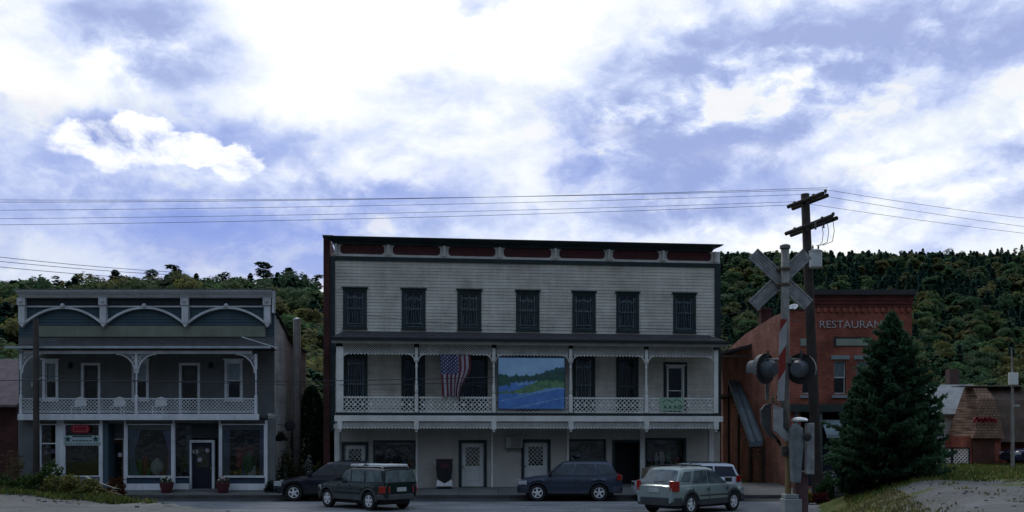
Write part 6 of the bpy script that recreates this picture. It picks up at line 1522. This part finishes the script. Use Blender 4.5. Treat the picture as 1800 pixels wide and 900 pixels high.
# left ridge: silhouettes against the sky
for k, (px, py, kd, wd) in enumerate([(8,488,'decid',1), (38,490,'conifer',1), (62,487,'decid',1), (100,487,'pine',1), (140,482,'pine',.9), (168,478,'decid',1), (203,472,'conifer',1.2), (236,482,'decid',.9), (265,474,'pine',1), (308,467,'pine',1.25),
      (345,478,'conifer',.7), (372,486,'decid',.7), (395,479,'pine',1), (428,487,'decid',.8), (440,478,'conifer',.8), (463,461,'pine',1.25), (488,476,'conifer',.9), (508,468,'conifer',1.2), (536,480,'conifer',.8), (556,484,'pine',.9), (-20,486,'pine',1), (330,490,'decid',.8), (225,486,'pine',.8), (120,490,'decid',.9), (80,492,'conifer',.9), (410,486,'conifer',.8), (524,486,'decid',.9)]):
    Y = 178+rnd.uniform(-6, 8); p = PX(px, py, Y); g = ground(p.x, Y); h = max(8, p.z-g); sc = wd*1.15
    plant_tree(rnd.choice(PR[kd]), kd, p.x, Y, p.z-h, sc, rnd.uniform(0, 6), {'pine': 'ragged pine standing against the sky on the ridge behind the blue shop', 'conifer': 'pointed conifer standing against the sky on the ridge behind the blue shop', 'decid': 'rounded tree standing against the sky on the ridge behind the blue shop'}[kd],
        {'pine': 'ragged pines on the left ridge', 'conifer': 'pointed conifers on the left ridge', 'decid': 'rounded trees on the left ridge'}[kd], h/12/sc)
# right skyline
crest = [(1240, 460), (1262, 455), (1330, 449), (1400, 446), (1450, 449), (1500, 446), (1550, 439), (1600, 441), (1650, 436), (1700, 441), (1750, 438), (1800, 431), (1900, 428)]
px = 1248
while px < 1830:
    Y = 560+rnd.uniform(-12, 15); py = interp(crest, px)+rnd.uniform(-4, 5); p = PX(px, py, Y); kd = 'conifer' if rnd.random() < .8 else ('pine' if rnd.random() < .5 else 'decid')
    h = rnd.uniform(12, 17)
    plant_tree(rnd.choice(PR[kd]), kd, p.x, Y, p.z-h, 1.15, rnd.uniform(0, 6), {'pine': 'small far pine on the skyline of the right hill', 'conifer': 'small far pointed conifer on the skyline of the right hill', 'decid': 'small far rounded tree on the skyline of the right hill'}[kd],
        {'pine': 'pines on the right skyline', 'conifer': 'conifers on the right skyline', 'decid': 'rounded trees on the right skyline'}[kd], h/12/1.15); px += rnd.uniform(7, 13)
# nearer hillside trees one can tell apart
for k in range(110):
    px = rnd.uniform(1255, 1840); Y = rnd.uniform(205, 330); x = (px-900)/F*Y; kd = 'decid' if rnd.random() < .72 else 'conifer'; sc = rnd.uniform(.75, 1.15)
    plant_tree(rnd.choice(PR[kd]), kd, x, Y, ground(x, Y)-.3, sc, rnd.uniform(0, 6), {'conifer': 'dark conifer among the autumn trees low on the right hillside', 'decid': 'leafy green to rust tree low on the right hillside'}[kd], {'conifer': 'conifers low on the right hillside', 'decid': 'leafy trees low on the right hillside'}[kd], rnd.uniform(.8, 1.1))
# the wood itself, one mass
PC, PS, PT, PN = [], [], [], []
def mass(n, pxr, yr, pdark, q=620, hsc=1.0, lf=.52):
    for k in range(n):
        px = rnd.uniform(*pxr); Y = yr[0]+(yr[1]-yr[0])*rnd.random(); x = (px-900)/F*Y; g = ground(x, Y); u = (Y-yr[0])/(yr[1]-yr[0])
        patch = .5+.5*math.sin(x*.045+1)*math.cos(Y*.03)
        kd = 'conifer' if rnd.random() < pdark(u)*.6+patch*.5 else 'decid'; h = rnd.uniform(8, 11.5)*hsc; r = rnd.uniform(2.8, 4.4)*(1 if kd == 'decid' else .85)
        P = GEN[kd](h, r, q); PN.append(outw(P, h)); P += np.array([x, Y, g-.5]); PC.append(P); PS.append(np.full(q, lf)*(.6+.8*rng.random(q))*(1+.25*u)); PT.append(tints(rnd.choice(TINTS[kd]), q, .22))
mass(1500, (1225, 1860), (190, 575), lambda u: .2+.7*u)
mass(330, (-60, 585), (80, 182), lambda u: .45, 1300, .8, .27)
mass(90, (540, 1250), (150, 300), lambda u: .4, 150, .7)
mass(520, (1860, 3000), (200, 570), lambda u: .2+.7*u, 260, 1.1, .85)
mass(260, (-900, -60), (85, 185), lambda u: .45, 260, .8, .6)
quads('wood', np.concatenate(PC), np.concatenate(PS), np.concatenate(PT), leafy, nrm=np.concatenate(PN), kind='stuff', label='mixed green and autumn coloured wood covering the hills behind the buildings', cat='wood')
# bare pale trees on the left ridge
for px in (352, 372, 388, 548):
    Y = 190; p = PX(px, 484, Y); t = thing('bare_tree', 'pale leafless tree among the pines on the left ridge', 'tree', (p.x, Y, 20), 'bare trees on the left ridge'); m = MB(); m.tube([(p.x, Y, 19), (p.x, Y, p.z-3)], [.15, .08], 5)
    for k in range(26): a = rnd.uniform(0, 6.3); z = rnd.uniform(24, p.z-3); l = rnd.uniform(1, 2.6); m.tube([(p.x, Y, z), (p.x+l*math.cos(a), Y+l*math.sin(a), z+rnd.uniform(1, 3))], [.06, .02], 4)
    m.build('branches', mat('pale_bark', (.32, .31, .30), .9, .3, 2), t)
# blue spruce
def spruce(x, y, z, H, Rr, seed, lab, n_wh=44):
    rs = np.random.default_rng(seed); t = thing('blue_spruce', lab, 'tree', (x, y, z)); m = MB(); m.tube([(x, y, z-.1), (x, y, z+H*.6), (x, y, z+H*.97)], [.16, .09, .015], 8); tw = m.build('trunk', trunkm, t)
    PCs, S_, T_ = [], [], []; mbr = MB()
    for w in range(n_wh):
        f = w/(n_wh-1); hz = z+H*(.03+.94*f**.92); Rl = Rr*((1-f)**.66)*(1-.30*ss(.72, .93, f))*(.98+.12*math.sin(w*1.9)); nb = int(13-6*f)
        if f < .08: Rl *= .85
        for b in range(nb):
            a = 2*PI*b/nb+w*.7+rs.uniform(-.2, .2); L_b = Rl*rs.uniform(.62, 1.12)*(1+.16*math.sin(3*a+f*9+seed)+.10*math.sin(7*a-f*23))+.08; droop = rs.uniform(-.02, .22)*(1-f); n = int(14+L_b*46)
            s = rs.random(n)**.8; lat = (rs.random(n)-.5)*2*(.10+.30*L_b*(1-s)*.7); ux, uy = math.cos(a), math.sin(a)
            zz = hz+L_b*s*(.10-droop)+.16*L_b*s*s+rs.normal(size=n)*.035-np.abs(lat)*.18
            P = np.stack([x+ux*L_b*s-uy*lat, y+uy*L_b*s+ux*lat, zz], 1); PCs.append(P); S_.append(.075*(.7+.7*rs.random(n))); tip = (s**2)[:, None]
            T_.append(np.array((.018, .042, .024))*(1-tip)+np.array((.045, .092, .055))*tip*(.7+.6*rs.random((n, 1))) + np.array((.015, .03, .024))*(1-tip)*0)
            mbr.tube([(x, y, hz), (x+ux*L_b*.8, y+uy*L_b*.8, hz+L_b*.8*(.10-droop)+.1*L_b)], [.018, .006], 4, False)
    mbr.build('branches', trunkm, t, fixn=False)
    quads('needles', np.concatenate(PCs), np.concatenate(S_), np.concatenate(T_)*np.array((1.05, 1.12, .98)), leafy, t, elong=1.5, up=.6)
bx = PX(1571, 0, 38).x; spruce(bx, 38.2, ground(bx, 38.2), PX(0, 545, 38.2).z-ground(bx, 38.2), 2.15, 4, 'big dark blue spruce with a pointed top beside the red restaurant', 52)
bx = PX(1512, 0, 39.2).x; spruce(bx, 39.4, ground(bx, 39.4)-.05, PX(0, 655, 39.4).z-ground(bx, 39.4), 1.05, 9, 'shorter spruce growing against the left side of the big spruce', 30)
bx = PX(1612, 0, 38.6).x; spruce(bx, 39.0, ground(bx, 39)-.05, PX(0, 650, 39).z-ground(bx, 39), 1.2, 13, 'shorter spruce growing against the right side of the big spruce', 30)
# shrubs and flowers
def blobplant(name, lab, cat, x, y, z, rx_, ry_, rz_, n, s, cols, seed, lift=.0, group=None, shell=.5):
    rs = np.random.default_rng(seed); t = thing(name, lab, cat, (x, y, z), group); d = rs.normal(size=(n, 3)); d /= np.linalg.norm(d, axis=1)[:, None]; d[:, 2] = np.abs(d[:, 2])
    lump = 1+.18*np.sin(d[:, 0]*5+seed)+.15*np.sin(d[:, 1]*7+d[:, 2]*6+seed*2)
    q = (shell+(1-shell)*rs.random(n)**.5)*lump; P = d*q[:, None]*np.array([rx_, ry_, rz_])+np.array([x, y, z+lift])
    ci = rs.integers(0, len(cols), n); T = np.array(cols)[ci]*(.7+.6*rs.random((n, 1)))
    quads('foliage', P, s*(.6+.8*rs.random(n)), T, leafy, t)
    m = MB()
    for k in range(5): a = k*1.3+seed; m.tube([(x, y, z-.05), (x+rx_*.5*math.cos(a), y+ry_*.5*math.sin(a), z+rz_*.8)], [.02, .008], 5)
    m.build('stems', trunkm, t); return t
GR = [(.03, .06, .018), (.045, .08, .02), (.02, .04, .015)]; YG = [(.10, .12, .03), (.13, .13, .045), (.07, .10, .025), (.15, .12, .05)]
def bush(px, py, Y, w, h, cols, name, lab, cat='shrub', n=900, s=.05, z=None, group=None, seed=None):
    if Y < 5: Y = 18.6/(1.15+(px-900)/F)+Y
    p = PX(px, py, Y); z0 = ground(p.x, Y) if z is None else z
    return blobplant(name, lab, cat, p.x, Y, z0, w/2, w/2*.8, h, n, s, cols, seed or int(px), group=group)
bush(8, 860, -.3, .9, .42, GR, 'shrub', 'low dark shrub at the left edge on the near bank')
bush(38, 862, -.2, 1.0, .48, GR, 'shrub', 'low green shrub second from the left edge on the near bank')
bush(82, 862, -.3, 1.15, .75, GR, 'shrub', 'tallest bright green shrub on the near left bank', n=1500)
bush(112, 868, -.3, 1.0, .55, YG, 'weed_clump', 'yellow green weeds right of the tall green shrub', 'weeds', n=1300)
bush(136, 874, -.3, .95, .50, YG, 'weed_clump', 'yellow green weeds below the red flowers', 'weeds', n=1300)
bush(158, 882, -.3, .85, .40, YG, 'weed_clump', 'yellow green weeds sloping down towards the dead branches', 'weeds', n=1300)
bush(178, 889, -.3, .6, .26, YG+[(.3, .25, .12)], 'weed_clump', 'straw coloured weeds at the foot of the dead branches', 'weeds', n=800)
bush(112, 850, .6, 1.0, .85, [(.10, .035, .02), (.06, .05, .02)], 'shrub', 'reddish brown shrub behind the yellow green weeds')
bush(150, 852, .7, 1.1, .80, [(.20, .012, .02), (.16, .01, .02), (.05, .03, .02)], 'red_flowers', 'bank of deep red flowers in front of the brown door', 'flowers', n=1500)
bush(174, 852, .6, .8, .60, [(.08, .02, .06), (.05, .03, .05), (.1, .02, .03)], 'purple_flowers', 'dull purple flowers beside the red bank', 'flowers', n=900)
bush(130, 836, 1.2, .7, .95, [(.16, .18, .2), (.08, .09, .10)], 'grey_shrub', 'pale grey leaved shrub standing behind the red flowers', 'shrub', n=800)
bush(206, 846, 44.0, .75, .75, [(.14, .05, .015), (.09, .04, .015)], 'rust_mums', 'rust coloured mums in front of the brown door', 'flowers', n=900, z=.2)
for k, (px, pts) in enumerate(((0, [(150, 838), (166, 846), (186, 853), (201, 858)]), (1, [(158, 850), (170, 868), (184, 880), (198, 896)]), (2, [(172, 868), (186, 873), (197, 862), (201, 858)]), (3, [(190, 892), (200, 878), (203, 866)]), (4, [(176, 878), (190, 884), (202, 900)]))):
    P = [PX(a, b, 25.6-.12*j-.05*k) for j, (a, b) in enumerate(pts)]; o = P[0]
    m = MB(); m.tube(P, [.03, .026, .02, .012][:len(P)] if len(P) == 4 else [.03, .022, .012], 6)
    for j in range(1, len(P)): m.tube([P[j], P[j]+Vector((.10+.03*k, -.05, .09-.05*k))], [.012, .004], 4)
    m.build('dead_branch', mat('bleached_wood', (.42, .38, .32), .85, .35, 6), None, label=['highest bleached branch lying across the flowers', 'long bleached branch slanting down the near left bank', 'short forked bleached branch at the right end of the bank', 'upright bleached twig at the tip of the near left bank', 'lowest bleached branch reaching the bottom of the picture'][k], cat='branch', group='dead branches', loc=tuple(o))
# between the buildings
def column_bush(px, Y, w, h, cols, lab, name='evergreen_shrub', n=3500, seed=1):
    x = PX(px, 0, Y).x; rs = np.random.default_rng(seed); t = thing(name, lab, 'shrub', (x, Y, .3)); tt = rs.random(n); a = rs.random(n)*2*PI; prof = np.sin(np.clip(tt*.96+.04, 0, 1)*PI)**.45*(1.05-.45*tt)
    rad = w/2*prof*(.6+.4*rs.random(n)**.5)*(1+.15*np.sin(a*4+tt*12)); P = np.stack([x+rad*np.cos(a), Y+rad*np.sin(a), .3+h*tt], 1)
    quads('foliage', P, .085*(.6+.8*rs.random(n)), np.array(cols)[rs.integers(0, len(cols), n)]*(.7+.6*rs.random((n, 1))), leafy, t, elong=1.2); m = MB(); m.tube([(x, Y, .2), (x, Y, .3+h*.8)], [.09, .03], 7); m.build('trunk', trunkm, t)
DK = [(.020, .048, .030), (.028, .058, .034), (.016, .040, .026)]
column_bush(548, 49.5, 2.3, 4.9, DK, 'tall nearly black evergreen filling the gap between the two clapboard buildings', seed=3, n=5200)
column_bush(572, 50.5, 1.6, 4.2, DK, 'dark evergreen pressed against the brick end of the cream building', seed=4)
bush(505, 845, 46.9, 1.3, 1.6, GR+[(.07, .06, .03)], 'shrub', 'mixed green shrub at the right corner of the blue shop', n=1500, z=.3)
bush(528, 845, 46.6, 1.2, 1.0, [(.02, .04, .015), (.05, .04, .02)], 'shrub', 'low dark shrub behind the bonnet of the navy crossover', n=1100, z=.3)
t = bush(541, 812, 46.8, .62, .95, [(.35, .36, .36), (.45, .46, .46), (.05, .08, .04)], 'white_flowers', 'white flowering bush behind the navy crossover', 'flowers', n=700, z=.75)
bush(559, 815, 46.5, .45, .75, [(.12, .12, .03), (.05, .07, .02)], 'yellow_flowers', 'small yellow green plant right of the white flowers', 'flowers', n=400, z=.8)
bush(480, 858, 45.4, .9, .42, [(.015, .03, .02)], 'shrub', 'small dark shrub at the foot of the blue shop corner', n=600, z=.28)
p = PX(510, 748, 47); t = thing('wall_ornament', 'round dark ornament on an arm at the side of the blue shop', 'ornament', (p.x, p.y, p.z)); m = MB(); m.lathe([(.05, -.05), (.25, -.03), (.25, .03), (.05, .05)], p, 18, 'y'); m.build('disc', dkdoor, t); m = MB(); m.tube([p, (X1, 47.6, p.z+.05)], .02, 6); m.build('arm', dkdoor, t)
p = PX(494, 765, 46.5); blobplant('hanging_basket', 'dark hanging basket on the side of the blue shop', 'flower basket', p.x, p.y, p.z-.25, .3, .3, .4, 400, .05, [(.03, .03, .03), (.02, .035, .02)], 8)
# right foreground
bush(1452, 872, 41.5, .95, 1.0, [(.018, .055, .018), (.025, .07, .02)], 'round_shrub', 'neat round green shrub right of the utility pole', n=2200, s=.04, z=.05)
bush(1438, 878, 40.8, .9, .42, [(.10, .012, .018), (.06, .015, .018)], 'red_flowers', 'dark red flower clump in front of the round shrub', 'flowers', n=900, z=.05)
bush(1421, 880, 40.7, .45, .45, [(.38, .28, .03), (.30, .22, .04), (.05, .08, .02)], 'yellow_flowers', 'bright yellow flowers at the foot of the utility pole', 'flowers', n=500, s=.04, z=.08)
bush(1403, 880, 40.7, .55, .38, [(.30, .04, .16), (.22, .03, .12), (.04, .06, .03)], 'pink_flowers', 'pink flowers left of the yellow ones by the crossing signal', 'flowers', n=500, s=.04, z=.08)
p = PX(1458, 828, 45.5); blobplant('white_flowers', 'small white flowers in front of the restaurant window', 'flowers', p.x, p.y, p.z-.4, .3, .3, .5, 260, .05, [(.5, .5, .5), (.05, .08, .05)], 18)
a, b = PX(1468, 866, 41.2), PX(1500, 846, 41.2); t = thing('stone_wall', 'low grey stone wall between the round shrub and the spruce', 'wall', (a.x, 41.2, .1)); m = MB(); rr_ = random.Random(2); zz = .05
for row in range(4):
    x = a.x
    while x < b.x+1.2: wd = rr_.uniform(.18, .38); m.box(x, x+wd-.02, 41.2+rr_.uniform(0, .04), 41.6, zz, zz+.19); x += wd
    zz += .205
m.build('stones', mat('grey_stone', (.17, .18, .185), .95, .5, 3, .02, 12), t, bevel=.02)
def grassy(name, lab, n, fx, hgt, tint):
    x, y = fx(n); P0 = np.stack([x, y, [ground(a, b) for a, b in zip(x, y)]], 1); nn = len(x); a = rng.random(nn)*2*PI; w_ = .018+.02*rng.random(nn); H = hgt*(.4+.9*rng.random(nn)); V = np.empty((nn, 4, 3)); d = np.stack([np.cos(a), np.sin(a), np.zeros(nn)], 1); ln = rng.normal(size=(nn, 3))*.35; ln[:, 2] = 1
    V[:, 0] = P0-d*w_[:, None]; V[:, 1] = P0+d*w_[:, None]; V[:, 2] = P0+ln*H[:, None]+d*.004; V[:, 3] = P0+ln*H[:, None]-d*.004; V = V.reshape(-1, 3)
    T = np.array(tint)[rng.integers(0, len(tint), nn)]*(.7+.6*rng.random((nn, 1))); me = bpy.data.meshes.new(name); nv = 4*nn; me.vertices.add(nv); me.vertices.foreach_set('co', V.ravel()); me.loops.add(nv); me.loops.foreach_set('vertex_index', np.arange(nv, dtype=np.int32)); me.polygons.add(nn); me.polygons.foreach_set('loop_start', np.arange(0, nv, 4, dtype=np.int32)); me.update()
    at = me.color_attributes.new('tint', 'FLOAT_COLOR', 'POINT'); at.data.foreach_set('color', np.repeat(np.concatenate([T, np.ones((nn, 1))], 1), 4, axis=0).ravel().astype(np.float32)); me.materials.append(leafy); me.validate()
    o = bpy.data.objects.new(name, me); C.objects.link(o); tag(o, lab, 'grass', None, 'stuff')
def fa(n):
    y = rng.uniform(34.5, 54, n); xe = 7.2+(y-20)*.3; x = xe+rng.random(n)**1.2*16; clump = np.sin(x*2.1+y)*np.sin(y*1.7-x) > -.55; return x[clump], y[clump]
grassy('grass', 'rough green and straw grass on the bank below the spruce', 16000, fa, .13, [(.06, .10, .02), (.10, .12, .03), (.15, .13, .05), (.045, .08, .02)])
def fb_(n):
    s = rng.random(n); y = 20+s*15; x = 6.3+(y-20)*.3+rng.random(n)*2.6; return x, y
grassy('verge_grass', 'short straw coloured grass along the edge of the gravel', 4500, fb_, .07, [(.14, .13, .05), (.09, .10, .03), (.2, .17, .09)])
def fc(n):
    y = rng.uniform(23, 31, n); x = -6.0-(y-22)*1.15-rng.random(n)*2.2; return x, y
grassy('bank_grass', 'weedy grass along the near left bank', 5000, fc, .13, [(.07, .10, .025), (.12, .12, .04), (.04, .07, .02)])

def fd(n):
    y = rng.uniform(21, 36, n); x = 7.4+(y-20)*.3+rng.random(n)*15; c = np.sin(x*1.9+y*.7)*np.sin(y*1.3-x*.8)+.5*np.sin(x*4.1-y*3.3) > .78; return x[c], y[c]
grassy('gravel_weeds', 'sparse low weeds scattered over the gravel at right', 12000, fd, .07, [(.07, .09, .03), (.12, .12, .05), (.16, .15, .09)])
mb = MB(); rs_ = random.Random(77)
for k in range(500):
    y = rs_.uniform(21, 37); x = 7.2+(y-20)*.3+rs_.random()*16 if k % 3 else -6.6-(y-22)*1.15-rs_.random()*3.5; s = rs_.uniform(.01, .04)
    if k % 3 == 0 and y > 28: continue
    z = ground(x, y); mb.box(x-s, x+s, y-s*.8, y+s*.8, z-.02, z+s*.9)
mb.build('gravel_stones', mat('loose_stone', (.16, .16, .158), .95, .4, 8), label='loose stones scattered over the gravel banks', cat='stones', kind='stuff')
